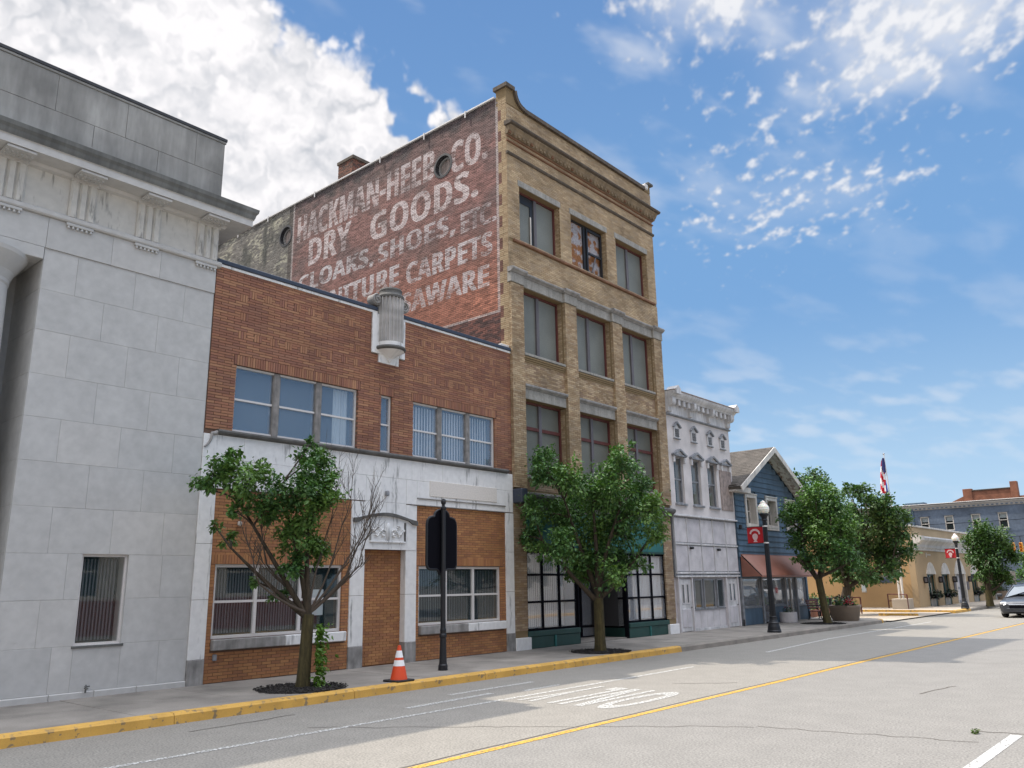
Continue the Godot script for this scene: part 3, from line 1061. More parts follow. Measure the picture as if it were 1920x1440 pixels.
func ground() -> void:
	var g := setting("ground")
	part(g, "earth", flat(-300, 400, -300, 300, -0.03), M["earth"])
	var road := setting("road")
	part(road, "far_lane", flat(-40, 66, 2.5, 6.80, 0.0), M["road"])
	part(road, "near_lane", flat(-40, 66, 6.80, 13.65, 0.0), M["road_near"])
	part(road, "cross_street", flat(66, 78, -90, 90, 0.0), M["road"])
	part(road, "carriageway", flat(78, 200, 2.5, 13.5, 0.0), M["road"])
	# painted lines
	part(road, "edge_line", strip([[-20, 4.55], [14.8, 4.55]], 0.085, 0.004), M["paint_faded"])
	part(road, "edge_line", strip([[18.6, 4.35], [23.5, 3.95], [34.0, 3.9]], 0.10, 0.004), M["paint_faded"])
	part(road, "centre_line", strip([[-20, 6.86], [66, 6.93]], 0.10, 0.004), M["paint_yellow"])
	part(road, "centre_crack", strip(jagged(-6.0, 6.77, 40.0, 6.83, 60, 0.02), 0.022, 0.003), M["crack"])
	part(road, "parking_line", strip([[7.6, 10.8], [10.22, 10.81]], 0.11, 0.004), M["paint_white"])
	part(road, "parking_line", strip([[7.9, 4.02], [9.7, 3.93]], 0.11, 0.004), M["paint_faded"])
	part(road, "parking_line", strip([[9.2, 3.52], [11.2, 3.5]], 0.10, 0.004), M["paint_faded"])
	part(road, "parking_line", strip([[10.2, 4.16], [11.1, 4.13]], 0.09, 0.004), M["paint_faded"])
	for c in [[6.2, 4.2, 9.2, 8.4, 30, 0.05], [9.2, 8.4, 9.6, 10.6, 14, 0.05], [17.5, 7.4, 19.0, 10.4, 20, 0.05], [3.0, 8.0, 6.4, 9.6, 20, 0.06], [13.0, 9.1, 14.2, 9.3, 8, 0.03], [5.2, 3.3, 6.7, 3.2, 9, 0.03], [12.2, 5.6, 12.9, 6.4, 6, 0.03], [20.5, 8.0, 23.0, 9.8, 16, 0.05], [10.25, 10.4, 10.5, 11.6, 8, 0.03]]:
		part(road, "crack", strip(jagged(c[0], c[1], c[2], c[3], c[4], c[5]), 0.014 if c[4] > 10 else 0.02, 0.0035), M["crack"])
	# the word painted for drivers coming from the right
	var word := "ONLY"
	var zs := [[6.40, 5.96], [5.86, 5.46], [5.36, 5.12], [5.02, 4.72]]
	for i in 4:
		var t := letters(word[i], 0.0, 1.0, 0.0, 1.0)
		var m := Mb.new()
		for k in range(0, t.size(), 3):
			var p := []
			for j in 3:
				p.append(V(11.3 - 2.25 * t[k + j].y if false else 9.36 + 1.95 * (1.0 - t[k + j].y), 0.005, lerpf(zs[i][0], zs[i][1], t[k + j].x)))
			if (p[1] - p[0]).cross(p[2] - p[0]).y < 0.0: m.tri(p[0], p[2], p[1])
			else: m.tri(p[0], p[1], p[2])
		part(road, "painted_letter", m, M["paint_faded"])
	# near pavement: slabs in two rows, kerb stones in front
	var walk := setting("sidewalk")
	part(walk, "bed", bx(V(-8, -0.02, -0.3), V(32.6, 0.112, 2.44)), M["crack"])
	var x := -8.0
	while x < 32.4:
		var x2 := minf(x + 1.62, 32.5)
		for zz in [[-0.06, 1.22], [1.235, 2.43]]:
			var y := 0.13 + rng.randf_range(-0.003, 0.003)
			part(walk, "paving_slab", bx(V(x + 0.006, 0.02, zz[0]), V(x2 - 0.006, y, zz[1]), 0.006), M["concrete"])
		x = x2
	var kx := -8.0
	while kx < 32.4:
		var k2 := minf(kx + rng.randf_range(2.3, 3.2), 32.5)
		if kx < 17.7 and k2 > 17.3: k2 = 17.8
		kerb_stone(walk, V(kx + 0.004, 0, 2.44), V(k2 - 0.004, 0, 2.44), 0.17, M["kerb_yellow_%d" % (rng.randi() % 4)] if k2 <= 17.85 else M["kerb_grey"])
		kx = k2
	# corner of the pavement by the lot
	for i in 4:
		var a := PI * 0.5 * i / 4
		var b := PI * 0.5 * (i + 1) / 4
		kerb_stone(walk, V(32.5 + sin(a) * 1.0, 0, 1.44 + cos(a) * 1.0), V(32.5 + sin(b) * 1.0, 0, 1.44 + cos(b) * 1.0), 0.17, M["kerb_yellow"] if i < 1 else M["kerb_grey"])
	var cm := Mb.new()
	for i in 6:
		var a := PI * 0.5 * i / 6
		var b := PI * 0.5 * (i + 1) / 6
		cm.tri(V(32.5, 0.13, 1.44), V(32.5 + sin(a), 0.13, 1.44 + cos(a)), V(32.5 + sin(b), 0.13, 1.44 + cos(b)))
	cm.quad(V(32.5, 0.13, 1.44), V(33.5, 0.13, 1.44), V(33.5, 0.13, -2.0), V(32.5, 0.13, -2.0))
	part(walk, "paving_slab", cm, M["concrete"])
	# the lot between the blue shop and the tan building
	var lot := setting("parking_lot")
	part(lot, "lot_surface", flat(33.2, 45.9, -40.0, 2.5, 0.03), M["lot"])
	part(lot, "apron", flat(33.4, 42.4, 1.2, 2.62, 0.045), M["lot"])
	# far pavement, round the tan building
	var far := setting("far_sidewalk")
	var px := 42.4
	while px < 65.0:
		part(far, "paving_slab", bx(V(px + 0.006, 0.0, -2.4 if px < 45.8 else -0.02), V(px + 1.494, 0.13, 2.62), 0.006), M["lot"])
		px += 1.5
	for i in 8:
		kerb_stone(far, V(42.4 + i * 2.9, 0, 2.62), V(42.4 + (i + 1) * 2.9 - 0.01, 0, 2.62), 0.16, M["kerb_yellow"] if i < 1 else M["kerb_grey"])
	kerb_stone(far, V(42.4, 0, -2.4), V(42.4, 0, 0.1), -0.16, M["kerb_yellow"])
	kerb_stone(far, V(42.4, 0, 0.11), V(42.4, 0, 2.62), -0.16, M["kerb_yellow"])
	kerb_stone(far, V(38.2, 0, 0.7), V(38.1, 0, 2.3), -0.16, M["kerb_yellow"])
	part(far, "wheel_stop", bx(V(45.0, 0.03, -4.0), V(45.2, 0.14, -2.6), 0.03), M["kerb_grey"])
	# across the street, behind the photographer
	var opp := setting("opposite_sidewalk")
	part(opp, "paving_slab", bx(V(-30, -0.02, 13.62), V(66, 0.13, 17.4)), M["concrete"])
	kerb_stone(opp, V(-30, 0, 13.62), V(30, 0, 13.62), -0.17, M["kerb_yellow"])
	kerb_stone(opp, V(30.01, 0, 13.62), V(66, 0, 13.62), -0.17, M["kerb_yellow"])
	# planting circles
	for p in [[7.75, 1.8, 1.05], [15.53, 1.87, 1.05], [28.9, 1.8, 1.15]]:
		var bed := setting("mulch_bed")
		var mm := Mb.new()
		mm.lathe(V(p[0], 0, p[1]), [[p[2] * 0.62, 0.128], [p[2] * 0.60, 0.140], [p[2] * 0.40, 0.150], [0.0, 0.155]], 28)
		mm.xf = Transform3D()
		var o := part(bed, "mulch", mm, M["mulch"], "stuff")
		var chip := Mb.new()
		chip.box(V(-0.02, -0.003, -0.007), V(0.02, 0.004, 0.007))
		var mu := MultiMesh.new()
		mu.transform_format = MultiMesh.TRANSFORM_3D
		mu.mesh = chip.done()
		mu.instance_count = 700
		for i in 700:
			var r: float = p[2] * 0.66 * sqrt(rng.randf())
			var a := rng.randf() * TAU
			mu.set_instance_transform(i, Transform3D(Basis.from_euler(Vector3(rng.randf_range(-0.5, 0.5), rng.randf() * TAU, rng.randf_range(-0.5, 0.5))), V(p[0] + cos(a) * r, 0.150 + rng.randf() * 0.012 - 0.012 * r, p[1] + sin(a) * r)))
		var mi := MultiMeshInstance3D.new()
		mi.multimesh = mu
		mi.material_override = M["mulch"]
		mi.name = "mulch_chips"
		mi.set_meta("kind", "stuff")
		bed.add_child(mi, true)


# a kerb stone between two points, its depth to the left of the way when w > 0 is the street side
func kerb_stone(parent: Node3D, a: Vector3, b: Vector3, w: float, m: Material) -> void:
	var d := (b - a).normalized()
	var s := Vector3(-d.z, 0, d.x) * w
	var k := Mb.new()
	var prof := [[0.0, -0.02], [0.0, 0.132], [0.30, 0.134], [0.72, 0.128], [0.92, 0.10], [1.0, 0.0], [1.0, -0.02]]
	for i in prof.size() - 1:
		var p: Vector3 = a + s * prof[i][0] + Vector3.UP * prof[i][1]
		var q: Vector3 = b + s * prof[i][0] + Vector3.UP * prof[i][1]
		var r: Vector3 = b + s * prof[i + 1][0] + Vector3.UP * prof[i + 1][1]
		var t: Vector3 = a + s * prof[i + 1][0] + Vector3.UP * prof[i + 1][1]
		if w > 0.0: k.quad(p, t, r, q)
		else: k.quad(p, q, r, t)
	for e in 2:
		var o := a if e == 0 else b
		for i in range(1, prof.size() - 2):
			k.tri(o + s * prof[0][0] + Vector3.UP * prof[0][1], o + s * prof[i][0] + Vector3.UP * prof[i][1], o + s * prof[i + 1][0] + Vector3.UP * prof[i + 1][1])
	part(parent, "kerb_stone", k, m)


# ---------------------------------------------------------------- the limestone building at the left
func limestone_building() -> void:
	var b := thing("limestone_building", V(2.0, 0.13, 0), "pale limestone building with Doric frieze, dark cornice and plain parapet, left edge of photo", "building")
	# body behind the stones
	var hole := [5.09, 5.77, 0.85, 2.15]
	var m := Mb.new()
	m.wall(4.062, 6.81, 0.0, 8.6, -0.32, -0.006, [hole])
	m.box(V(-12, 0, -20), V(4.06, 9.6, -1.1))
	m.box(V(4.06, 0, -20), V(6.81, 9.6, -1.25))
	m.box(V(6.55, 0, -1.25), V(6.81, 9.6, -0.32))
	m.box(V(4.06, 0, -1.25), V(4.3, 6.6, -0.32))
	m.box(V(4.06, 6.0, -1.25), V(6.55, 6.2, -0.32))
	part(b, "wall", m, M["limestone_b"])
	# ashlar: y of each bed, x of the upright joints
	var courses := [[0.22, 0.85, [4.8, 5.09, 5.77, 6.36]], [0.85, 1.50, [4.58, 5.09, 5.77]], [1.50, 2.15, [4.88, 5.09, 5.77, 6.30]], [2.15, 2.81, [4.60, 5.47, 6.27]], [2.81, 3.46, [5.05, 5.88]], [3.46, 4.10, [4.57, 5.46, 6.33]], [4.10, 4.74, [5.03, 5.86]], [4.74, 5.41, [4.56, 5.44, 6.30]], [5.41, 6.04, [5.00, 5.88]], [6.04, 6.69, [4.55, 5.45, 6.30]], [6.69, 7.18, [5.03, 5.83]]]
	var kinds := ["limestone", "limestone_b", "limestone_c", "limestone", "limestone_b"]
	for c in courses:
		var xs: Array = [4.06] + c[2] + [6.83]
		for i in xs.size() - 1:
			if c[0] >= 0.84 and c[1] <= 2.16 and absf(xs[i] - 5.09) < 0.01: continue
			var s := Mb.new()
			var k := 0.0014
			s.stone(V(xs[i] + k, c[0] + k, -0.03), V(xs[i + 1] - k, c[1] - k, 0.0 + (0.02 if c[0] > 6.6 else 0.0) + rng.randf_range(-0.0012, 0.0012)), 0.0025)
			var kind: String = kinds[rng.randi() % 5]
			part(b, "stone_block", s, M[kind])
	# side return of the pier and the left stretch of architrave over the column
	for c in courses.slice(0, 10):
		var s := Mb.new()
		s.xf = Transform3D(Basis(V(0, 0, 1), V(0, 1, 0), V(-1, 0, 0)), V(4.06, 0, 0))
		s.stone(V(-1.1, c[0] + 0.002, -0.02), V(-0.032, c[1] - 0.002, 0.003), 0.004)
		part(b, "stone_block", s, M[kinds[rng.randi() % 5]])
	for xs in [[-2.0, 0.9], [0.9, 2.5], [2.5, 4.06]]:
		var s := Mb.new()
		s.stone(V(xs[0] + 0.002, 6.692, -1.1), V(xs[1] - 0.002, 7.178, 0.02), 0.004)
		part(b, "stone_block", s, M["limestone"])
	for i in 5:
		var s := Mb.new()
		var xa := [4.06, 4.82, 5.43, 6.05, 6.83]
		if i == 4: break
		s.stone(V(xa[i] + 0.002, 0.0, -0.03), V(xa[i + 1] - 0.002, 0.218, 0.035), 0.012)
		part(b, "plinth_stone", s, M["limestone_c"])
	# column with round capital and square abacus
	var col := Mb.new()
	var prof := [[0.54, 0.0], [0.53, 1.5], [0.505, 3.6], [0.46, 6.02], [0.475, 6.05], [0.475, 6.10], [0.52, 6.22], [0.60, 6.34], [0.665, 6.44], [0.68, 6.50]]
	col.lathe(V(3.28, 0.0, -0.42), prof, 40)
	part(b, "column", col, M["limestone_c"])
	part(b, "abacus", bx(V(2.55, 6.50, -1.06), V(4.05, 6.69, 0.02), 0.008), M["limestone"])
	# taenia, regulae and drops, triglyphs
	var t := Mb.new()
	t.mould([[-0.02, 7.18], [0.06, 7.19], [0.075, 7.21], [0.075, 7.265], [0.06, 7.28], [-0.02, 7.28]], -6.0, 6.90)
	part(b, "band_moulding", t, M["limestone_c"])
	var fz := Mb.new()
	fz.box(V(-6.0, 7.281, -0.05), V(6.83, 7.97, 0.012))
	part(b, "frieze", fz, M["limestone_stain"])
	for cx in [0.36, 1.39, 2.42, 3.47, 4.50, 5.56, 6.62]:
		var g := Mb.new()
		var poly := PackedVector2Array()
		# plan of a triglyph: two full grooves and chamfered edges, run upright
		var w := 0.40
		for q in [[-0.5, 0.0], [-0.5, 0.5], [-0.42, 1.0], [-0.24, 1.0], [-0.165, 0.25], [-0.09, 1.0], [0.09, 1.0], [0.165, 0.25], [0.24, 1.0], [0.42, 1.0], [0.5, 0.5], [0.5, 0.0]]:
			poly.append(Vector2(q[0] * w, -q[1] * 0.055))
		g.xf = Transform3D(Basis(V(1, 0, 0), V(0, 0, -1), V(0, 1, 0)), V(cx, 7.285, 0.012))
		g.prism(poly, 0.0, 0.60)
		part(b, "triglyph", g, M["limestone_stain"])
		part(b, "triglyph_cap", bx(V(cx - 0.21, 7.886, 0.0), V(cx + 0.21, 7.965, 0.075), 0.006), M["limestone_c"])
		var reg := part(b, "regula", bx(V(cx - 0.20, 7.135, 0.0), V(cx + 0.20, 7.18, 0.066), 0.005), M["limestone"])
		for k in 6:
			var d := Mb.new()
			d.lathe(V(cx - 0.165 + k * 0.066, 7.095, 0.046), [[0.022, 0.0], [0.014, 0.040]], 8)
			part(reg, "drop", d, M["limestone"])
		var mu := part(b, "mutule", bx(V(cx - 0.2, 7.925, 0.10), V(cx + 0.2, 7.965, 0.40), 0.005), M["limestone_c"])
		for k in 6:
			for r in 2:
				var d := Mb.new()
				d.lathe(V(cx - 0.165 + k * 0.066, 7.900, 0.18 + r * 0.12), [[0.018, 0.0], [0.014, 0.028]], 6)
				part(mu, "drop", d, M["limestone"])
	# cornice: bed mould, corona, dark crowning moulding, with its return at the corner
	for c in [["bed_mould", [[0.0, 7.90], [0.08, 7.92], [0.10, 7.97], [0.10, 7.985], [0.0, 7.985]], "limestone_c"], ["corona", [[0.0, 7.97], [0.42, 7.975], [0.42, 8.09], [0.44, 8.10], [0.0, 8.12]], "limestone_c"], ["crown_moulding", [[0.0, 8.115], [0.435, 8.105], [0.45, 8.14], [0.46, 8.19], [0.49, 8.235], [0.50, 8.30], [0.0, 8.42]], "limestone_dark"]]:
		var q := Mb.new()
		var out: float = c[1][1][0]
		for p in c[1]: out = maxf(out, p[0])
		q.mould(c[1], -6.0, 6.83)
		# mitred return along the right side
		var prof2: Array = c[1]
		for i in prof2.size():
			var a: Array = prof2[i]
			var e: Array = prof2[(i + 1) % prof2.size()]
			q.quad(V(6.83, a[1], a[0]), V(6.83, e[1], e[0]), V(6.83 + e[0], e[1], e[0]), V(6.83 + a[0], a[1], a[0]))
			q.quad(V(6.83 + a[0], a[1], a[0]), V(6.83 + e[0], e[1], e[0]), V(6.83 + e[0], e[1], -3.0), V(6.83 + a[0], a[1], -3.0))
		part(b, c[0], q, M[c[2]])
	part(b, "side_wall", bx(V(6.60, 7.36, -19.9), V(6.825, 8.6, -0.03)), M["limestone_stain"])
	# parapet stones and dark coping
	var px := [[[-6.0, -1.0, 1.2, 3.0, 4.55, 5.62, 6.83], 8.36, 8.98], [[-6.0, 0.2, 2.2, 3.95, 5.05, 6.28, 6.83], 8.98, 9.62]]
	for r in px:
		for i in r[0].size() - 1:
			var s := Mb.new()
			s.stone(V(r[0][i] + 0.002, r[1] + 0.002, -0.30), V(r[0][i + 1] - 0.002, r[2] - 0.002, 0.0 + rng.randf_range(-0.001, 0.001)), 0.004)
			part(b, "stone_block", s, M["limestone_parapet"])
	part(b, "parapet_return", bx(V(6.53, 8.36, -12.0), V(6.83, 9.618, -0.304)), M["limestone_parapet"])
	part(b, "coping", bx(V(-6.0, 9.622, -0.33), V(6.85, 9.665, 0.015), 0.006), M["limestone_parapet"])
	part(b, "coping_flashing", bx(V(-6.0, 9.667, -0.34), V(6.862, 9.725, 0.026), 0.005), M["coping_dark"])
	# window with upright blinds
	window(b, Transform3D(), 5.09, 5.77, 0.85, 2.15, -0.10, {"fw": 0.035, "frame": M["alu"], "glass": M["glass"], "blind": "vertical", "blind_mat": M["blind_dim"], "bx1": 5.70, "pitch": 0.05, "zi": -0.33, "turn": 42.0})
	part(b, "window_sill", bx(V(5.06, 0.815, -0.09), V(5.80, 0.849, 0.018), 0.004), M["limestone_dark"])
	# plugged bolt holes and a small tap at the foot
	for p in [[4.32, 1.69], [4.80, 1.69], [4.32, 0.97], [4.80, 0.96]]:
		var d := Mb.new()
		d.xf = Transform3D(Basis(V(1, 0, 0), V(0, 0, -1), V(0, 1, 0)), V(p[0], p[1], 0.002))
		d.lathe(Vector3.ZERO, [[0.035, 0.0], [0.033, 0.004], [0.0, 0.005]], 14)
		part(b, "plugged_hole", d, M["limestone_c"])
	var tap := Mb.new()
	tap.bar(V(5.30, 0.26, 0.03), V(5.30, 0.26, 0.12), 0.014)
	tap.bar(V(5.30, 0.20, 0.06), V(5.30, 0.31, 0.06), 0.012)
	tap.bar(V(5.265, 0.29, 0.10), V(5.335, 0.29, 0.10), 0.010)
	part(b, "hose_tap", tap, M["limestone_dark"])


# ---------------------------------------------------------------- the low brick building
func brick_building() -> void:
	var b := thing("brick_building", V(10.8, 0.13, 0), "two-storey red-brown brick building with white stone band and fluted stone ornament", "building")
	var wins := [[7.36, 10.08, 4.30, 5.49], [10.685, 10.985, 4.30, 5.49], [11.58, 14.20, 4.30, 5.49], [7.22, 9.84, 0.82, 2.02], [11.79, 14.34, 0.82, 2.01]]
	var door := [10.34, 11.40, 0.0, 2.32]
	var m := Mb.new()
	m.wall(6.84, 14.79, 0.0, 7.26, -0.26, -0.012, grow(wins + [door]))
	part(b, "wall", m, M["mortar_a"])
	part(b, "roof", bx(V(6.84, 6.6, -20), V(14.79, 6.75, -0.27)), M["coping_dark"])
	part(b, "side_wall", bx(V(14.60, 0, -20), V(14.79, 6.6, -0.27)), M["mortar_a"])
	part(b, "rear_wall", bx(V(6.84, 0, -20.2), V(14.79, 7.2, -20.0)), M["mortar_a"])
	var id := Transform3D()
	var tones := [L(0.392, 0.196, 0.129), L(0.347, 0.170, 0.119), L(0.420, 0.223, 0.139), L(0.457, 0.258, 0.159), L(0.318, 0.160, 0.119), L(0.367, 0.196, 0.139), L(0.496, 0.257, 0.119), L(0.461, 0.232, 0.112), L(0.532, 0.287, 0.131), L(0.421, 0.211, 0.112)]
	var list := []
	# basket-weave blocks: three upright bricks, 0.15 high
	var blocks := []
	for p in [[7.42, 6.73], [7.45, 6.39], [7.60, 6.88], [7.92, 6.88], [8.24, 6.88], [8.56, 6.88], [8.88, 6.88], [9.20, 6.88], [9.52, 6.88], [9.82, 6.88], [10.01, 6.67], [10.01, 6.38], [7.43, 6.08], [7.75, 6.08], [8.08, 6.08], [8.40, 6.08], [8.74, 6.08], [9.06, 6.08], [9.38, 6.08], [9.71, 6.08], [10.02, 6.08], [11.63, 6.68], [11.63, 6.38], [11.63, 6.08], [11.84, 6.88], [12.16, 6.88], [12.48, 6.88], [12.80, 6.88], [13.12, 6.88], [13.44, 6.88], [13.76, 6.88], [14.12, 6.88], [14.2, 6.68], [14.2, 6.38], [11.95, 6.08], [12.28, 6.08], [12.60, 6.08], [12.92, 6.08], [13.24, 6.08], [13.56, 6.08], [13.88, 6.08], [14.2, 6.08]]:
		var y: float = 4.28 + 0.05 * roundf((p[1] - 0.075 - 4.28) / 0.05)
		blocks.append([p[0] - 0.078, p[0] + 0.078, y, y + 0.15])
	var orn := [[10.38, 11.30, 6.35, 7.4], [10.57, 11.13, 6.16, 6.36]]
	var heads := [[7.30, 10.14, 5.48, 5.68], [10.64, 11.03, 5.48, 5.68], [11.52, 14.26, 5.48, 5.68]]
	lay(list, id, 6.85, 14.79, 4.28, 7.23, -0.05, 0.0, 0.27, 0.05, 0.009, wins.slice(0, 3) + blocks + orn + heads, 6)
	for k in blocks:
		stand(list, id, k[0], k[1], k[2] + 0.004, k[3] - 0.004, -0.05, 0.003, 0.052, 0.009, 3, 2)
	for h in heads:
		stand(list, id, h[0] + 0.01, h[1] - 0.01, 5.495, 5.675, -0.05, 0.002, 0.052, 0.009, 6)
	# ground floor panels
	for p in [[7.12, 10.0, 0.14, 3.27], [11.70, 14.51, 0.14, 3.25]]:
		var w: Array = wins[3] if p[0] < 9.0 else wins[4]
		lay(list, id, p[0], p[1], p[2], 0.14 + 0.052 * round((p[3] - p[2]) / 0.052), -0.05, -0.004, 0.18, 0.052, 0.008, [w, [w[0] - 0.1, w[1] + 0.1, 2.02, 2.19], [w[0], w[1] + 0.1, 0.63, 0.83]], 4, 6)
		stand(list, id, w[0] - 0.08, w[1] + 0.08, 2.025, 2.185, -0.05, -0.002, 0.052, 0.008, 4, 6)
	# blocked-up doorway, set back
	lay(list, Transform3D(Basis(), V(0, 0, -0.13)), 10.34, 11.40, 0.14, 0.14 + 0.052 * 42, -0.05, 0.0, 0.18, 0.052, 0.008, [], 4, 6)
	part(b, "blocked_doorway", bx(V(10.30, 0.0, -0.40), V(11.45, 2.4, -0.142)), M["mortar_low"])
	part(b, "mortar_panel", bx(V(7.10, 0.0, -0.02), V(7.22, 3.26, -0.009)), M["mortar_low"])
	set_bricks(b, list, tones, M["brick_a"])
	# coping: pale strip and blue metal cap, left and right of the ornament
	for p in [[6.84, 10.52], [11.16, 14.79]]:
		part(b, "coping_strip", bx(V(p[0], 7.225, -0.28), V(p[1], 7.275, 0.022), 0.004), M["trim_stone"])
		part(b, "coping_cap", bx(V(p[0], 7.277, -0.32), V(p[1], 7.36, 0.045), 0.01), M["coping_blue"])
	stone_band(b)
	# upper windows
	var up := {"fw": 0.035, "mw": 0.15, "rw": 0.035, "frame": M["alu"], "mullion": M["alu_dirty"], "glass": M["glass_upper"], "room": M["room_light"], "rails": [4.88]}
	window(b, id, 7.36, 10.08, 4.30, 5.49, -0.11, up.merged({"cols": [8.23, 9.165], "curtain": [[9.62, 9.80, 4.34, 5.46], [9.82, 9.97, 4.34, 5.46]]}))
	window(b, id, 10.685, 10.985, 4.30, 5.49, -0.11, up.merged({"fw": 0.045}))
	window(b, id, 11.58, 14.20, 4.30, 5.49, -0.11, up.merged({"cols": [12.41, 13.31], "blind": "vertical", "pitch": 0.085, "turn": 24.0}))
	for p in [[8.155, 8.305], [9.09, 9.24], [12.335, 12.485], [13.235, 13.385]]:
		part(b, "mullion_pier", bx(V(p[0] + 0.012, 4.30, -0.20), V(p[1] - 0.012, 5.49, -0.045), 0.006), M["alu_dirty"])
	# lower windows
	var lo := {"fw": 0.05, "mw": 0.06, "rw": 0.04, "frame": M["alu"], "glass": M["glass"], "rails": [1.41], "blind": "vertical", "blind_mat": M["blind_dim"], "pitch": 0.052, "turn": 30.0}
	window(b, id, 7.22, 9.84, 0.82, 2.02, -0.10, lo.merged({"cols": [8.03, 8.935], "bx1": 8.9}))
	window(b, id, 11.79, 14.34, 0.82, 2.01, -0.10, lo.merged({"cols": [12.615, 13.465]}))
	part(b, "notice", bx(V(9.22, 1.12, -0.10), V(9.48, 1.58, -0.094)), M["curtain"])
	for s in [[7.23, 9.92, 8.6], [11.81, 14.45, 13.2]]:
		part(b, "window_sill", bx(V(s[0], 0.64, -0.05), V(s[2] - 0.002, 0.812, 0.075), 0.012), M["trim_stone_mid"])
		part(b, "window_sill", bx(V(s[2] + 0.002, 0.64, -0.05), V(s[1], 0.812, 0.075), 0.012), M["trim_stone"])
	# pilasters of the ground floor
	for p in [[6.832, 7.12], [10.0, 10.34], [11.40, 11.70], [14.51, 14.795]]:
		part(b, "pilaster_base", bx(V(p[0], 0.0, -0.2), V(p[1], 0.52, 0.035), 0.008), M["trim_stone_mid"])
		for y in [[0.523, 1.45], [1.453, 2.35], [2.353, 3.255]]:
			var s := Mb.new()
			s.stone(V(p[0], y[0], -0.26 if p[0] > 9.9 and p[0] < 11.5 else -0.05), V(p[1], y[1] - 0.003, 0.022), 0.004)
			part(b, "pilaster_stone", s, M["trim_stone"])
	for p in [[10.34, 10.87], [10.87, 11.40]]:
		var s := Mb.new()
		s.stone(V(p[0] + 0.0015, 2.90, -0.26), V(p[1] - 0.0015, 3.272, 0.018), 0.004)
		part(b, "band_stone", s, M["trim_stone"])
	doorhead(b)
	ornament(b)
	# small wall light over the door and a meter box by the left window
	var l := Mb.new()
	l.cbox(V(10.81, 3.40, 0.02), V(10.89, 3.50, 0.09), 0.012)
	part(b, "wall_light", l, M["grey_paint"])
	part(b, "outlet_box", bx(V(7.27, 0.48, -0.01), V(7.335, 0.58, 0.035), 0.008), M["grey_paint"])
	part(b, "camera_dome", bx(V(7.56, 2.66, 0.0), V(7.63, 2.74, 0.07), 0.02), M["white_trim"])
	# flashing where the low roof meets the tall wall
	part(b, "roof_flashing", bx(V(14.50, 7.37, -0.5), V(14.795, 7.44, -0.02), 0.01), M["alu"])


func stone_band(b: Node3D) -> void:
	# two courses of pale stone above the ground floor
	for r in [[3.275, 3.78, [6.832, 8.05, 9.45, 10.34, 11.40, 11.70, 12.9, 14.51, 14.795]], [3.783, 4.19, [6.832, 7.6, 8.9, 10.1, 11.55, 12.45, 13.6, 14.795]]]:
		for i in r[2].size() - 1:
			var s := Mb.new()
			s.stone(V(r[2][i] + 0.0015, r[0], -0.05), V(r[2][i + 1] - 0.0015, r[1], 0.018 + rng.randf_range(-0.001, 0.001)), 0.004)
			part(b, "band_stone", s, M["trim_stone"])
	# sill course, rounded and black with age, and its curled end
	var q := Mb.new()
	q.mould([[-0.02, 4.192], [0.05, 4.195], [0.085, 4.215], [0.095, 4.245], [0.085, 4.27], [0.06, 4.282], [-0.02, 4.285]], 7.06, 14.60)
	part(b, "sill_course", q, M["trim_stone_dark"])
	var pts := PackedVector3Array()
	var rad := PackedFloat32Array()
	for i in 22:
		var t := i / 21.0
		pts.append(V(7.09 - 0.24 * t - 0.035 * sin(t * TAU), 4.235 - 0.27 * t * t - 0.02 * sin(t * 9.0), 0.03))
		rad.append(lerpf(0.04, 0.016, t))
	var sc := Mb.new()
	sc.tube(pts, rad, 8)
	part(b, "sill_scroll", sc, M["trim_stone_mid"])
	# name panel left blank, in a moulded field
	part(b, "blank_panel", bx(V(12.06, 3.475, 0.0), V(14.21, 3.81, 0.034), 0.006), M["panel_blank"])
	part(b, "panel_moulding", bx(V(11.70, 3.398, 0.0), V(14.51, 3.424, 0.045), 0.006), M["trim_stone_mid"])
	part(b, "panel_moulding", bx(V(11.52, 3.258, 0.0), V(14.51, 3.280, 0.040), 0.006), M["trim_stone_mid"])


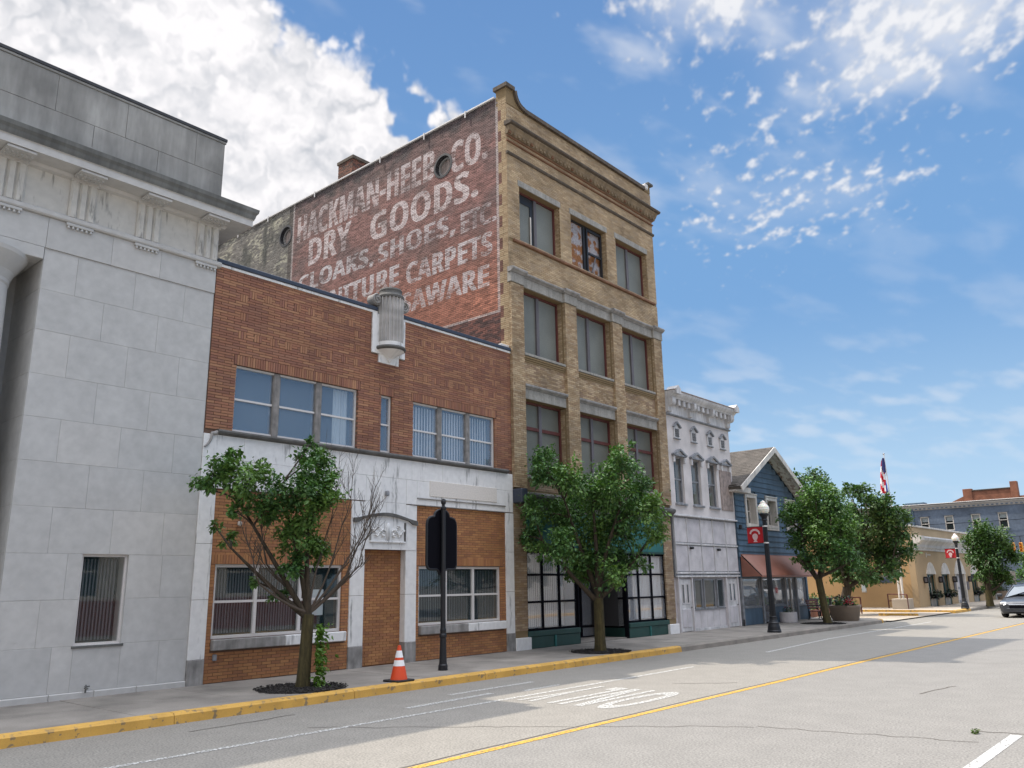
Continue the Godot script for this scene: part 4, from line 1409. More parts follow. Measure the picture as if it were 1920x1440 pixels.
func doorhead(b: Node3D) -> void:
	# carved panel under a flat curved hood
	var hood := Mb.new()
	var poly := PackedVector2Array([Vector2(10.04, 2.33), Vector2(11.68, 2.33), Vector2(11.68, 2.93)])
	for i in 13:
		var t := i / 12.0
		poly.append(Vector2(lerpf(11.56, 10.16, t), 2.945 + 0.115 * sin(t * PI)))
	poly.append(Vector2(10.04, 2.93))
	hood.prism(poly, -0.28, 0.03)
	part(b, "door_lintel", hood, M["trim_stone"])
	var cap := PackedVector2Array()
	for i in 15:
		var t := i / 14.0
		cap.append(Vector2(lerpf(10.03, 11.69, t), 2.925 + 0.135 * pow(sin(t * PI), 1.5)))
	for i in 15:
		var t := 1.0 - i / 14.0
		cap.append(Vector2(lerpf(10.03, 11.69, t), 2.885 + 0.11 * pow(sin(t * PI), 1.5) - (0.05 if t < 0.08 or t > 0.92 else 0.0)))
	var c := Mb.new()
	c.prism(cap, 0.0, 0.075)
	part(b, "hood_moulding", c, M["trim_stone_dark"])
	# relief: a shield between two scrolls of leaves
	var nx := 84
	var ny := 44
	var x0 := 10.47
	var x1 := 11.34
	var y0 := 2.50
	var y1 := 2.90
	var curls := []
	for s in [-1.0, 1.0]:
		for k in 5:
			curls.append([s * (0.14 + 0.065 * k), 0.10 + 0.16 * float((k * 7) % 3) / 2.0, s * (0.9 + 0.5 * k), 0.055 - 0.004 * k])
	var hgt := func(u: float, v: float) -> float:
		var x := u - 0.435
		var y := v - 0.02
		var h := 0.0
		h = maxf(h, 0.032 * sqrt(maxf(0.0, 1.0 - pow(x / 0.075, 2.0) - pow((y - 0.17) / 0.175, 2.0))))
		for q in curls:
			var dx: float = x - q[0]
			var dy: float = y - q[1]
			var r := sqrt(dx * dx + dy * dy)
			if r < q[3] * 1.5:
				var a: float = atan2(dy, dx) + q[2]
				var w := sin(a * 1.0 - r * 95.0)
				var leaf := 0.72 + 0.28 * cos(a * 6.0)
				h = maxf(h, 0.030 * smoothstep(q[3] * 1.5 * leaf, q[3] * 0.5, r) * (0.55 + 0.45 * w))
		var arm := absf(y - 0.06 - 0.14 * absf(sin(x * 11.0)))
		if absf(x) > 0.08: h = maxf(h, 0.020 * smoothstep(0.022, 0.004, arm))
		return h
	var top := func(u: float) -> float: return 0.015 + 0.05 * sin(u / 0.87 * PI)
	var m := Mb.new()
	var P := func(i: int, j: int) -> Vector3:
		var u := (x1 - x0) * i / nx
		var v := (y1 - y0 + float(top.call(u)) - 0.05) * j / ny
		return V(x0 + u, y0 + v, 0.034 + 1.7 * float(hgt.call(u, v)))
	var grid := []
	for j in ny + 1:
		var row := PackedVector3Array()
		for i in nx + 1: row.append(P.call(i, j))
		grid.append(row)
	for j in ny:
		for i in nx:
			m.quad(grid[j][i], grid[j][i + 1], grid[j + 1][i + 1], grid[j + 1][i])
	part(b, "carved_relief", m, M["trim_stone"])
	part(b, "relief_frame", bx(V(10.44, 2.465, 0.02), V(11.37, 2.498, 0.06), 0.006), M["trim_stone"])
	part(b, "relief_frame", bx(V(10.435, 2.50, 0.02), V(10.468, 2.88, 0.06), 0.006), M["trim_stone_mid"])
	part(b, "relief_frame", bx(V(11.342, 2.50, 0.02), V(11.375, 2.88, 0.06), 0.006), M["trim_stone_dark"])


func ornament(b: Node3D) -> void:
	part(b, "ornament_slab", bx(V(10.385, 6.355, -0.05), V(11.295, 7.224, 0.03), 0.006), M["trim_stone"])
	part(b, "ornament_slab", bx(V(10.575, 6.17, -0.05), V(11.125, 6.352, 0.03), 0.006), M["trim_stone"])
	part(b, "ornament_back", bx(V(10.52, 7.226, -0.20), V(11.16, 7.62, 0.03), 0.03), M["trim_stone_mid"])
	var cx := 10.84
	# fluted half drum
	var f := Mb.new()
	var n := 150
	var ring := PackedVector2Array()
	for i in n:
		var a := -PI * 0.62 + PI * 1.24 * i / (n - 1)
		var ph := fmod(float(i) / (n - 1) * 13.0, 1.0)
		var r := 0.288 - 0.05 * sqrt(maxf(0.0, 1.0 - pow((ph - 0.5) / 0.40, 2.0)))
		ring.append(Vector2(sin(a) * r, cos(a) * r))
	for i in n - 1:
		for s in [[6.60, 7.60, 1.0, 1.0]]:
			f.quad(V(cx + ring[i].x, s[0], 0.05 + ring[i].y), V(cx + ring[i + 1].x, s[0], 0.05 + ring[i + 1].y), V(cx + ring[i + 1].x, s[1], 0.05 + ring[i + 1].y), V(cx + ring[i].x, s[1], 0.05 + ring[i].y))
	var drum := part(b, "fluted_drum", f, M["drum_stone"])
	var e := Mb.new()
	e.lathe(V(cx, 0, 0.05), [[0.286, 6.52], [0.288, 6.605], [0.25, 6.607]], 32, 0, TAU, false)
	part(drum, "drum_foot", e, M["trim_stone"])
	var t := Mb.new()
	t.lathe(V(cx, 0, 0.05), [[0.29, 7.598], [0.295, 7.64], [0.26, 7.69], [0.245, 7.70], [0.24, 7.74], [0.25, 7.78], [0.235, 7.81], [0.0, 7.83]], 32)
	part(drum, "drum_cap", t, M["trim_stone_dark"])
	var g := Mb.new()
	g.lathe(V(cx, 0, 0.05), [[0.26, 6.43], [0.335, 6.445], [0.35, 6.475], [0.335, 6.51], [0.29, 6.522]], 32, 0, TAU, false)
	part(drum, "drum_ring", g, M["trim_stone_dark"])
	var d := Mb.new()
	d.lathe(V(cx, 0, 0.05), [[0.0, 6.19], [0.035, 6.22], [0.06, 6.28], [0.15, 6.34], [0.25, 6.40], [0.31, 6.432], [0.26, 6.44]], 32, 0, TAU, false)
	part(drum, "drum_pendant", d, M["trim_stone"])
	# scrolled ears at both sides
	for s in [-1.0, 1.0]:
		var pts := PackedVector3Array()
		var rad := PackedFloat32Array()
		for i in 40:
			var q := i / 39.0
			var a := q * TAU * 1.5
			var r := 0.115 * (1.0 - q * 0.80)
			pts.append(V(cx + s * (0.38 + sin(a) * r), 7.52 - (0.0 if q > 0.0 else 0.0) + cos(a) * r, 0.075))
			rad.append(0.022 - 0.010 * q)
		var v := Mb.new()
		v.tube(pts, rad, 6)
		part(b, "scroll", v, M["trim_stone_mid"])
		var ear := Mb.new()
		var poly := PackedVector2Array()
		for k in 18:
			var a := TAU * k / 18
			poly.append(Vector2(cx + s * 0.38 + sin(a) * 0.125, 7.52 + cos(a) * 0.125))
		ear.prism(poly, -0.12, 0.065)
		part(b, "scroll_disc", ear, M["trim_stone_mid"])


# ---------------------------------------------------------------- the tall yellow brick building with the painted side
func yellow_building() -> void:
	var b := thing("yellow_brick_building", V(18.48, 0.13, 0), "tall four-storey yellow brick building with faded lettering painted on its red side wall", "building")
	var X0 := 14.80
	var X1 := 22.15
	var id := Transform3D()
	var cols := [[15.28, 17.05], [17.57, 19.37], [19.87, 21.68]]
	var w4 := []
	var w3 := []
	var w2 := []
	for c in cols:
		w4.append([c[0], c[1], 10.45, 12.0])
		w3.append([c[0], c[1], 7.37, 9.13])
		w2.append([c[0], c[1], 4.22, 6.16])
	var m := Mb.new()
	m.wall(X0 + 0.012, X1 - 0.012, 3.45, 14.33, -0.36, -0.012, grow(w4 + w3 + w2))
	m.box(V(X0 + 0.012, 0.0, -0.36), V(15.28, 3.45, -0.012))
	m.box(V(21.75, 0.0, -0.36), V(X1 - 0.012, 3.45, -0.012))
	part(b, "wall", m, M["mortar_y"])
	var sides := Mb.new()
	sides.xf = Transform3D(Basis(V(0, 0, 1), V(0, 1, 0), V(-1, 0, 0)), V(X0, 0, 0))
	sides.wall(-24.0, -0.361, 7.0, 14.60, -0.34, -0.012, [[-2.76, -2.10, 13.0, 13.66], [-10.63, -9.93, 13.22, 13.92]])
	part(b, "side_wall", sides, M["sign_mortar"])
	var rest := Mb.new()
	rest.box(V(X0 + 0.012, 0.0, -24.0), V(X0 + 0.34, 7.0, -0.36))
	rest.box(V(X1 - 0.34, 0.0, -24.0), V(X1 - 0.012, 14.6, -0.36))
	rest.box(V(X0, 0.0, -24.3), V(X1, 14.6, -24.0))
	part(b, "plain_wall", rest, M["far_red"])
	part(b, "roof", bx(V(X0 + 0.34, 13.9, -24.0), V(X1 - 0.34, 14.05, -0.36)), M["coping_dark"])
	# bricks of the front
	var tones := [L(0.623, 0.499, 0.327), L(0.561, 0.440, 0.283), L(0.674, 0.550, 0.377), L(0.512, 0.396, 0.254), L(0.586, 0.480, 0.341), L(0.461, 0.343, 0.218), L(0.424, 0.318, 0.225), L(0.499, 0.396, 0.290)]
	var list := []
	var bl := 0.18
	var bh := 0.052
	var all := w4 + w3 + w2
	var lint := []
	for c in cols:
		lint.append([c[0] - 0.06, c[1] + 0.06, 12.0, 12.18])
		lint.append([c[0], c[1], 6.16, 6.52])
		lint.append([c[0] - 0.01, c[1] + 0.01, 7.29, 7.38])
	var bands := [[X0, X1, 9.12, 9.52]]
	# top storey, to the cornice and above it
	lay(list, id, X0, X1, 9.52, 9.52 + bh * 73, -0.05, 0.0, bl, bh, 0.007, w4 + lint + [[X0, X1, 10.32, 10.41]], 5)
	lay(list, id, X0, X1, 13.72, 13.72 + bh * 11, -0.05, 0.0, bl, bh, 0.007, [], 5)
	# bay fields below, set back from the piers
	var back := Transform3D(Basis(), V(0, 0, -0.004))
	for c in cols:
		lay(list, back, c[0], c[1], 6.52, 6.52 + bh * 14, -0.05, 0.0, bl, bh, 0.007, lint, 5, 2)
		lay(list, back, c[0], c[1], 3.86, 3.86 + bh * 7, -0.05, 0.0, bl, bh, 0.007, [], 4, 4)
	# piers proud of the bays
	var piers := [[X0, 15.28], [17.05, 17.57], [19.37, 19.87], [21.68, X1]]
	for p in piers:
		part(b, "pier_core", bx(V(p[0] + 0.008, 3.88, -0.012), V(p[1] - 0.008, 9.14, 0.068)), M["mortar_y"])
		lay(list, Transform3D(Basis(), V(0, 0, 0.08)), p[0], p[1], 3.88, 3.88 + bh * 101, -0.03, 0.0, bl, bh, 0.007, [], 5, 1)
		for s in [-1.0, 1.0]:
			var side := Transform3D(Basis(V(0, 0, s * -1.0), V(0, 1, 0), V(s, 0, 0)), V(p[0] if s < 0 else p[1], 0, 0))
			if s < 0: lay(list, side, -0.01, 0.08, 3.88, 3.88 + bh * 101, -0.03, 0.0, 0.09, bh, 0.007, [], 5, 1)
	for p in [piers[0], piers[3]]:
		lay(list, id, p[0], p[1], 0.55, 0.55 + bh * 58, -0.05, 0.0, bl, bh, 0.007, [], 4, 4)
		part(b, "pier_base", bx(V(p[0] - 0.01, 0.0, -0.2), V(p[1] + 0.06, 0.40, 0.06), 0.012), M["trim_stone"])
	# brick reveals that face the street's left end
	for w in all:
		lay(list, Transform3D(Basis(V(0, 0, 1), V(0, 1, 0), V(-1, 0, 0)), V(w[1], 0, 0)), -0.30, -0.055, w[2], w[3], -0.03, 0.004, 0.12, bh, 0.007, [], 5, 1)
	set_bricks(b, list, tones, M["brick_y"])
	painted_side(b)
	# stone lintels, sills and mouldings
	for c in cols:
		part(b, "lintel", bx(V(c[0] - 0.055, 12.005, -0.30), V(c[1] + 0.035, 12.18, 0.016), 0.006), M["lintel"])
		part(b, "lintel", bx(V(c[0] + 0.001, 6.165, -0.30), V(c[1] - 0.001, 6.42, 0.02), 0.006), M["lintel"])
		var cap := Mb.new()
		cap.mould([[-0.02, 6.42], [0.03, 6.425], [0.05, 6.45], [0.09, 6.47], [0.10, 6.505], [0.09, 6.53], [-0.02, 6.55]], c[0] + 0.001, c[1] - 0.001)
		part(b, "lintel_cap", cap, M["trim_stone_mid"])
		part(b, "window_sill", bx(V(c[0] + 0.002, 7.30, -0.25), V(c[1] - 0.002, 7.368, 0.05), 0.008), M["lintel"])
		part(b, "window_sill", bx(V(c[0] + 0.002, 4.15, -0.25), V(c[1] - 0.002, 4.218, 0.05), 0.008), M["lintel"])
		# corbelled brick edge over the sunk panel
		for k in 3:
			part(b, "corbel_course", bx(V(c[0] + 0.004, 7.13 + k * 0.053, -0.03), V(c[1] - 0.004, 7.178 + k * 0.053, 0.012 + 0.014 * k), 0.004), M["mortar_y"])
	var sc := Mb.new()
	sc.mould([[-0.02, 10.325], [0.05, 10.33], [0.06, 10.36], [0.05, 10.395], [-0.02, 10.40]], 15.0, 21.98)
	part(b, "sill_course", sc, M["brick_red_line"])
	# belt course, breaking forward over the piers
	part(b, "belt_stone", bx(V(X0 - 0.01, 9.145, -0.05), V(X1 + 0.01, 9.40, 0.03), 0.006), M["lintel"])
	var bm := Mb.new()
	bm.mould([[-0.02, 9.40], [0.04, 9.405], [0.06, 9.43], [0.11, 9.455], [0.12, 9.49], [0.10, 9.515], [-0.02, 9.53]], X0 - 0.02, X1 + 0.04)
	part(b, "belt_moulding", bm, M["trim_stone_mid"])
	for p in piers:
		part(b, "belt_block", bx(V(p[0] - 0.03, 9.142, -0.02), V(p[1] + 0.03, 9.402, 0.105), 0.008), M["lintel"])
		var pm := Mb.new()
		pm.mould([[0.0, 9.404], [0.12, 9.407], [0.15, 9.435], [0.19, 9.46], [0.20, 9.50], [0.18, 9.53], [0.0, 9.54]], p[0] - 0.06, p[1] + 0.06)
		part(b, "belt_block_cap", pm, M["trim_stone_mid"])
	# frieze lines, main cornice, parapet with scrolled ends
	for y in [13.16, 13.30]:
		var ln := Mb.new()
		ln.mould([[-0.02, y], [0.035, y + 0.01], [0.045, y + 0.03], [0.035, y + 0.05], [-0.02, y + 0.06]], X0 - 0.005, X1 + 0.02)
		part(b, "frieze_line", ln, M["brick_red_line"])
	var dl := Mb.new()
	dl.mould([[-0.02, 12.78], [0.03, 12.79], [0.05, 12.82], [0.05, 12.86], [-0.02, 12.87]], X0 - 0.02, X1 + 0.03)
	part(b, "frieze_line", dl, M["cornice_dark"])
	var co := Mb.new()
	var cb := Mb.new()
	cb.mould([[-0.02, 13.37], [0.05, 13.38], [0.07, 13.43], [0.11, 13.47], [0.13, 13.52], [0.17, 13.56], [0.17, 13.60], [-0.02, 13.60]], X0 - 0.02, X1 + 0.12)
	part(b, "cornice_bed", cb, M["cornice_bed"])
	co.mould([[-0.02, 13.602], [0.19, 13.602], [0.235, 13.62], [0.25, 13.66], [0.235, 13.69], [0.0, 13.73], [-0.02, 13.73]], X0 - 0.08, X1 + 0.20)
	part(b, "cornice", co, M["cornice_dark"])
	var n := 40
	for i in n:
		var x := X0 + 0.05 + (X1 - X0 - 0.1) * i / (n - 1)
		part(b, "dentil", bx(V(x - 0.045, 13.385, 0.0), V(x + 0.045, 13.46, 0.10), 0.004), M["brick_red_line"] if i % 5 == 0 else M["cornice_bed"])
	var left := PackedVector2Array([Vector2(X0, 14.33), Vector2(X0, 14.80), Vector2(X0 + 0.30, 14.80)])
	var right := PackedVector2Array([Vector2(X1, 14.33), Vector2(X1, 14.60), Vector2(X1 - 0.16, 14.60)])
	for i in 9:
		var a := PI * 0.5 * i / 8
		left.append(Vector2(X0 + 0.30 + 0.42 * (1.0 - cos(a)), 14.80 - 0.44 * sin(a)))
		right.append(Vector2(X1 - 0.16 - 0.22 * (1.0 - cos(a)), 14.60 - 0.25 * sin(a)))
	left.append(Vector2(X0 + 0.72, 14.33))
	right.append(Vector2(X1 - 0.38, 14.33))
	var pl := Mb.new()
	pl.prism(left, -0.36, 0.0)
	part(b, "parapet_end", pl, M["mortar_y"])
	var pr := Mb.new()
	pr.prism(right, -0.36, 0.0)
	part(b, "parapet_end", pr, M["mortar_y"])
	# dark cap along the top of the parapet, following the curves
	var line := [Vector2(X0 - 0.06, 14.83), Vector2(X0 + 0.31, 14.83)]
	for i in range(1, 9):
		var a := PI * 0.5 * i / 8
		line.append(Vector2(X0 + 0.32 + 0.42 * (1.0 - cos(a)), 14.82 - 0.44 * sin(a)))
	var fl := [Vector2(X0 + 0.74, 14.36), Vector2(X1 - 0.40, 14.36)]
	for seg in [line, fl]:
		var c := Mb.new()
		for i in seg.size() - 1:
			var p: Vector2 = seg[i]
			var q: Vector2 = seg[i + 1]
			var u := Vector2(-(q - p).y, (q - p).x).normalized() * 0.085
			c.quad(V(p.x, p.y - 0.03, 0.07), V(q.x, q.y - 0.03, 0.07), V(q.x + u.x, q.y + u.y, 0.07), V(p.x + u.x, p.y + u.y, 0.07))
			c.quad(V(p.x + u.x, p.y + u.y, 0.07), V(q.x + u.x, q.y + u.y, 0.07), V(q.x + u.x, q.y + u.y, -0.42), V(p.x + u.x, p.y + u.y, -0.42))
			c.quad(V(p.x, p.y - 0.03, -0.42), V(q.x, q.y - 0.03, -0.42), V(q.x, q.y - 0.03, 0.07), V(p.x, p.y - 0.03, 0.07))
			if i == 0: c.quad(V(p.x, p.y - 0.03, -0.42), V(p.x, p.y - 0.03, 0.07), V(p.x + u.x, p.y + u.y, 0.07), V(p.x + u.x, p.y + u.y, -0.42))
		part(b, "parapet_cap", c, M["cornice_dark"])
	part(b, "parapet_cap", bx(V(X1 - 0.20, 14.61, -0.42), V(X1 + 0.10, 14.70, 0.09), 0.015), M["trim_stone_dark"])
	part(b, "parapet_cap", bx(V(X1 - 0.36, 14.40, -0.40), V(X1 - 0.17, 14.60, 0.06), 0.03), M["alu"])
	part(b, "roof_edge", bx(V(X0 - 0.05, 14.60, -24.0), V(X0 + 0.4, 14.655, -0.40), 0.01), M["alu"])
	for z in [-1.5, -3.2, -5.2, -8.6, -11.4, -13.4]:
		part(b, "gutter_strap", bx(V(X0 - 0.075, 14.44, z), V(X0 - 0.052, 14.66, z + 0.04), 0.004), M["alu"])
	# chimney on the side wall
	var ch := part(b, "chimney", bx(V(X0 - 0.012, 14.58, -7.37), V(X0 + 0.75, 15.20, -6.62)), M["mortar_a"])
	var cl := []
	lay(cl, Transform3D(Basis(V(0, 0, 1), V(0, 1, 0), V(-1, 0, 0)), V(X0 - 0.02, 0, 0)), -7.37, -6.62, 14.60, 14.60 + bh * 11, -0.02, 0.0, bl, bh, 0.008, [], 3)
	lay(cl, Transform3D(Basis(V(1, 0, 0), V(0, 1, 0), V(0, 0, 1)), V(0, 0, -6.612)), X0, X0 + 0.74, 14.60, 14.60 + bh * 11, -0.02, 0.0, bl, bh, 0.008, [], 3)
	set_bricks(ch, cl, [L(0.26, 0.12, 0.085), L(0.17, 0.085, 0.065), L(0.11, 0.07, 0.06)], M["brick_plain"])
	part(b, "chimney_cap", bx(V(X0 - 0.05, 15.175, -7.42), V(X0 + 0.80, 15.29, -6.57), 0.01), M["cornice_dark"])
	windows_yellow(b, w4, w3, w2)
	shopfront(b)


func painted_side(b: Node3D) -> void:
	var X0 := 14.80
	var xf := Transform3D(Basis(V(0, 0, 1), V(0, 1, 0), V(-1, 0, 0)), V(X0, 0, 0))
	var list := []
	var rounds := []
	for c in [[-2.43, 13.33, 0.33], [-10.28, 13.57, 0.35]]:
		for k in 8:
			var y: float = c[1] + c[2] * (k - 3.5) / 4.0
			var h := sqrt(maxf(0.0, c[2] * c[2] - pow(y - c[1], 2.0)))
			rounds.append([c[0] - h, c[0] + h, y - c[2] / 8.0, y + c[2] / 8.0])
	lay(list, xf, -15.6, -0.30, 7.30, 7.30 + 0.052 * 140, -0.04, 0.0, 0.18, 0.052, 0.007, rounds, 5)
	var tones := []
	for t in [1.28, 1.0, 0.76, 1.12, 0.88]:
		tones.append(L(t, t * 0.985, t * 0.97))
	set_bricks(b, list, tones, M["sign_brick"], "painted_brick")
	# toothed yellow corner bricks
	var q := []
	for k in 138:
		var y := 7.30 + 0.052 * k
		var deep := 0.30 if (k / 6) % 2 == 0 else 0.19
		lay(q, xf, -deep, 0.0, y, y + 0.052, -0.04, 0.005, 0.15, 0.052, 0.007, [], 3)
		if deep < 0.25: lay(q, xf, -0.30, -0.19, y, y + 0.052, -0.04, 0.003, 0.11, 0.052, 0.007, [], 2, 3)
	set_bricks(b, q, [L(0.47, 0.375, 0.245), L(0.42, 0.33, 0.21), L(0.50, 0.415, 0.28), L(0.17, 0.085, 0.07), L(0.22, 0.11, 0.085)], M["brick_plain"], "corner_brick")
	part(b, "corner_core", bx(V(X0 + 0.012, 0.1, -0.36), V(X0 + 0.1, 14.6, -0.013)), M["mortar_y"])
	# round attic windows
	for c in [[-2.43, 13.33, 0.33], [-10.28, 13.57, 0.35]]:
		var f := Mb.new()
		f.xf = Transform3D(Basis(V(0, 0, 1), V(-1, 0, 0), V(0, -1, 0)), V(X0, c[1], c[0]))
		f.lathe(Vector3.ZERO, [[c[2] + 0.05, -0.03], [c[2] + 0.045, 0.012], [c[2] - 0.02, 0.014], [c[2] - 0.03, -0.24]], 32, 0, TAU, false)
		var w := part(b, "round_window", f, M["coping_dark"])
		var g := Mb.new()
		g.xf = f.xf
		g.lathe(Vector3.ZERO, [[c[2] - 0.03, -0.15], [c[2] - 0.035, -0.11], [c[2] - 0.08, -0.11], [c[2] - 0.085, -0.17]], 32, 0, TAU, false)
		part(w, "frame", g, M["trim_stone_mid"])
		var bd := Mb.new()
		bd.xf = f.xf
		bd.lathe(Vector3.ZERO, [[c[2] - 0.04, -0.17], [0.0, -0.168]], 32, 0, TAU, false)
		part(w, "board", bd, M["bare_board"])


func windows_yellow(b: Node3D, w4: Array, w3: Array, w2: Array) -> void:
	var id := Transform3D()
	for i in 3:
		var a: Array = w4[i]
		var mid: float = (a[0] + a[1]) * 0.5
		var o := {"fw": 0.055, "mw": 0.11, "frame": M["wood_red"], "mullion": M["wood_grey"], "board": M["board_grey"], "glass": null, "cols": [mid]}
		if i == 1:
			var w := window(b, id, a[0], a[1], a[2], a[3], -0.24, o.merged({"board": M["rust"] if M.has("rust") else M["bare_board"], "frame": M["wood_dark"], "mullion": M["wood_dark"]}, true))
			# a dark sash hung before the right half, one light out of its frame
			var s := Mb.new()
			s.box(V(mid + 0.06, 10.50, -0.19), V(mid + 0.12, 11.92, -0.14))
			s.box(V(a[1] - 0.12, 10.50, -0.19), V(a[1] - 0.06, 11.92, -0.14))
			s.box(V(mid + 0.121, 11.86, -0.19), V(a[1] - 0.121, 11.92, -0.14))
			s.box(V(mid + 0.121, 11.12, -0.19), V(a[1] - 0.121, 11.18, -0.14))
			s.box(V(mid + 0.121, 10.50, -0.19), V(a[1] - 0.121, 10.56, -0.14))
			part(w, "sash", s, M["wood_dark"])
			var st := Mb.new()
			st.bar(V(mid + 0.28, 10.56, -0.15), V(mid + 0.50, 11.10, -0.15), 0.022, 6)
			part(w, "broken_bar", st, M["wood_grey"])
		else:
			var w := window(b, id, a[0], a[1], a[2], a[3], -0.24, o)
			if i == 0:
				part(w, "dark_gap_slab", bx(V(a[0] + 0.06, 11.70, -0.225), V(mid - 0.06, 11.94, -0.215)), M["wood_dark"])  # solid dark slab stands in for the shade inside a gap
				part(w, "dark_gap_slab", bx(V(mid - 0.20, 10.52, -0.225), V(mid - 0.058, 11.70, -0.214)), M["wood_dark"])  # upright dark slab, again the shade of a gap as colour
				part(w, "loose_strip", bx(V(mid - 0.21, 10.52, -0.213), V(mid - 0.17, 11.40, -0.19)), M["white_trim"])
		a = w3[i]
		mid = (a[0] + a[1]) * 0.5
		window(b, id, a[0], a[1], a[2], a[3], -0.24, {"fw": 0.055, "mw": 0.11, "frame": M["wood_red"], "mullion": M["wood_grey"], "board": M["board_grey"], "glass": null, "cols": [mid]})
		a = w2[i]
		mid = (a[0] + a[1]) * 0.5
		window(b, id, a[0], a[1], a[2], a[3], -0.24, {"fw": 0.06, "mw": 0.11, "rw": 0.085, "frame": M["wood_red"], "mullion": M["wood_grey"], "board": M["board_dim"], "glass": null, "cols": [mid], "rails": [5.47]})


func shopfront(b: Node3D) -> void:
	var id := Transform3D()
	# dark moulded cornice over the shop
	var c := Mb.new()
	c.mould([[-0.05, 3.53], [0.05, 3.54], [0.07, 3.59], [0.14, 3.64], [0.18, 3.68], [0.185, 3.74], [0.16, 3.77], [-0.05, 3.83]], 14.82, 22.20)
	part(b, "shop_cornice", c, M["trim_stone_dark"])
	part(b, "shop_cornice_end", bx(V(14.79, 3.50, -0.02), V(15.02, 3.84, 0.30), 0.02), M["coping_blue"])
	part(b, "shop_frieze", bx(V(15.28, 3.38, -0.2), V(21.75, 3.52, 0.02), 0.006), M["trim_stone_dark"])
	# teal sign panels
	var xs := [15.30, 17.40, 19.60, 21.74]
	for i in 3:
		part(b, "sign_panel", bx(V(xs[i] + 0.004, 2.46, -0.12), V(xs[i + 1] - 0.004, 3.378, -0.03), 0.01), M["teal"])
	part(b, "panel_rail", bx(V(15.30, 2.405, -0.14), V(21.74, 2.458, -0.01), 0.008), M["teal_dark"])
	var o := {"fw": 0.05, "mw": 0.055, "rw": 0.05, "frame": M["black"], "glass": M["glass_shop"], "rails": [1.19, 1.83], "blind": "vertical", "blind_mat": M["blind"], "pitch": 0.075, "turn": 9.0, "depth": 2.0, "zi": -0.22, "room": M["room"]}
	window(b, id, 15.32, 17.34, 0.53, 2.40, -0.12, o.merged({"called": "shop_window", "cols": [15.95, 16.62]}))
	window(b, id, 19.66, 21.74, 0.53, 2.40, -0.12, o.merged({"called": "shop_window", "cols": [20.28, 20.98], "blind": "vertical"}))
	for p in [[15.30, 17.36], [19.64, 21.75]]:
		part(b, "stall_riser", bx(V(p[0], 0.13, -0.20), V(p[1], 0.40, -0.02), 0.008), M["teal_dark"])
		part(b, "stall_sill", bx(V(p[0], 0.402, -0.22), V(p[1], 0.525, 0.005), 0.01), M["teal_dark"])
		part(b, "stall_post", bx(V((p[0] + p[1]) * 0.5 - 0.03, 0.13, -0.02), V((p[0] + p[1]) * 0.5 + 0.03, 0.40, 0.006), 0.004), M["teal"])
	# recessed entrance between the windows
	var r := Mb.new()
	r.box(V(17.34, 2.40, -1.3), V(19.66, 2.46, -0.14))
	r.box(V(17.30, 0.13, -1.4), V(17.36, 2.40, -1.25))
	part(b, "entrance_lining", r, M["black"])
	var d := {"fw": 0.05, "mw": 0.06, "rw": 0.06, "frame": M["black"], "glass": M["glass_shop"], "zi": -1.25, "depth": 1.5}
	window(b, id, 17.36, 19.64, 0.14, 2.40, -1.15, d.merged({"called": "entrance_door", "cols": [18.1, 18.9], "rails": [0.45], "room": M["room_light"]}))
	for s in [0, 1]:
		var side := Transform3D(Basis(V(0, 0, -1), V(0, 1, 0), V(1, 0, 0)), V(17.37, 0, 0)) if s == 0 else Transform3D(Basis(V(0, 0, 1), V(0, 1, 0), V(-1, 0, 0)), V(19.63, 0, 0))
		var a := 0.14 if s == 0 else -1.10
		var e := 1.10 if s == 0 else -0.14
		window(b, side, a, e, 0.40, 2.40, -0.03, {"called": "entrance_side_window", "fw": 0.05, "rw": 0.05, "frame": M["black"], "glass": M["glass_shop"], "rails": [1.19, 1.83], "depth": 0.4, "zi": -0.06, "spread": 0.0})
		var k := Mb.new()
		k.xf = side
		k.box(V(a, 0.13, -0.05), V(e, 0.40, 0.0))
		part(b, "stall_riser", k, M["teal_dark"])
	part(b, "shop_post", bx(V(17.33, 0.13, -0.16), V(17.40, 2.40, -0.04), 0.006), M["black"])
	part(b, "shop_post", bx(V(19.60, 0.13, -0.16), V(19.67, 2.40, -0.04), 0.006), M["black"])
	part(b, "shop_post", bx(V(21.70, 0.13, -0.16), V(21.75, 2.40, -0.02), 0.006), M["black"])
	part(b, "entrance_step", bx(V(17.40, 0.05, -1.2), V(19.60, 0.16, -0.1), 0.01), M["kerb_grey"])


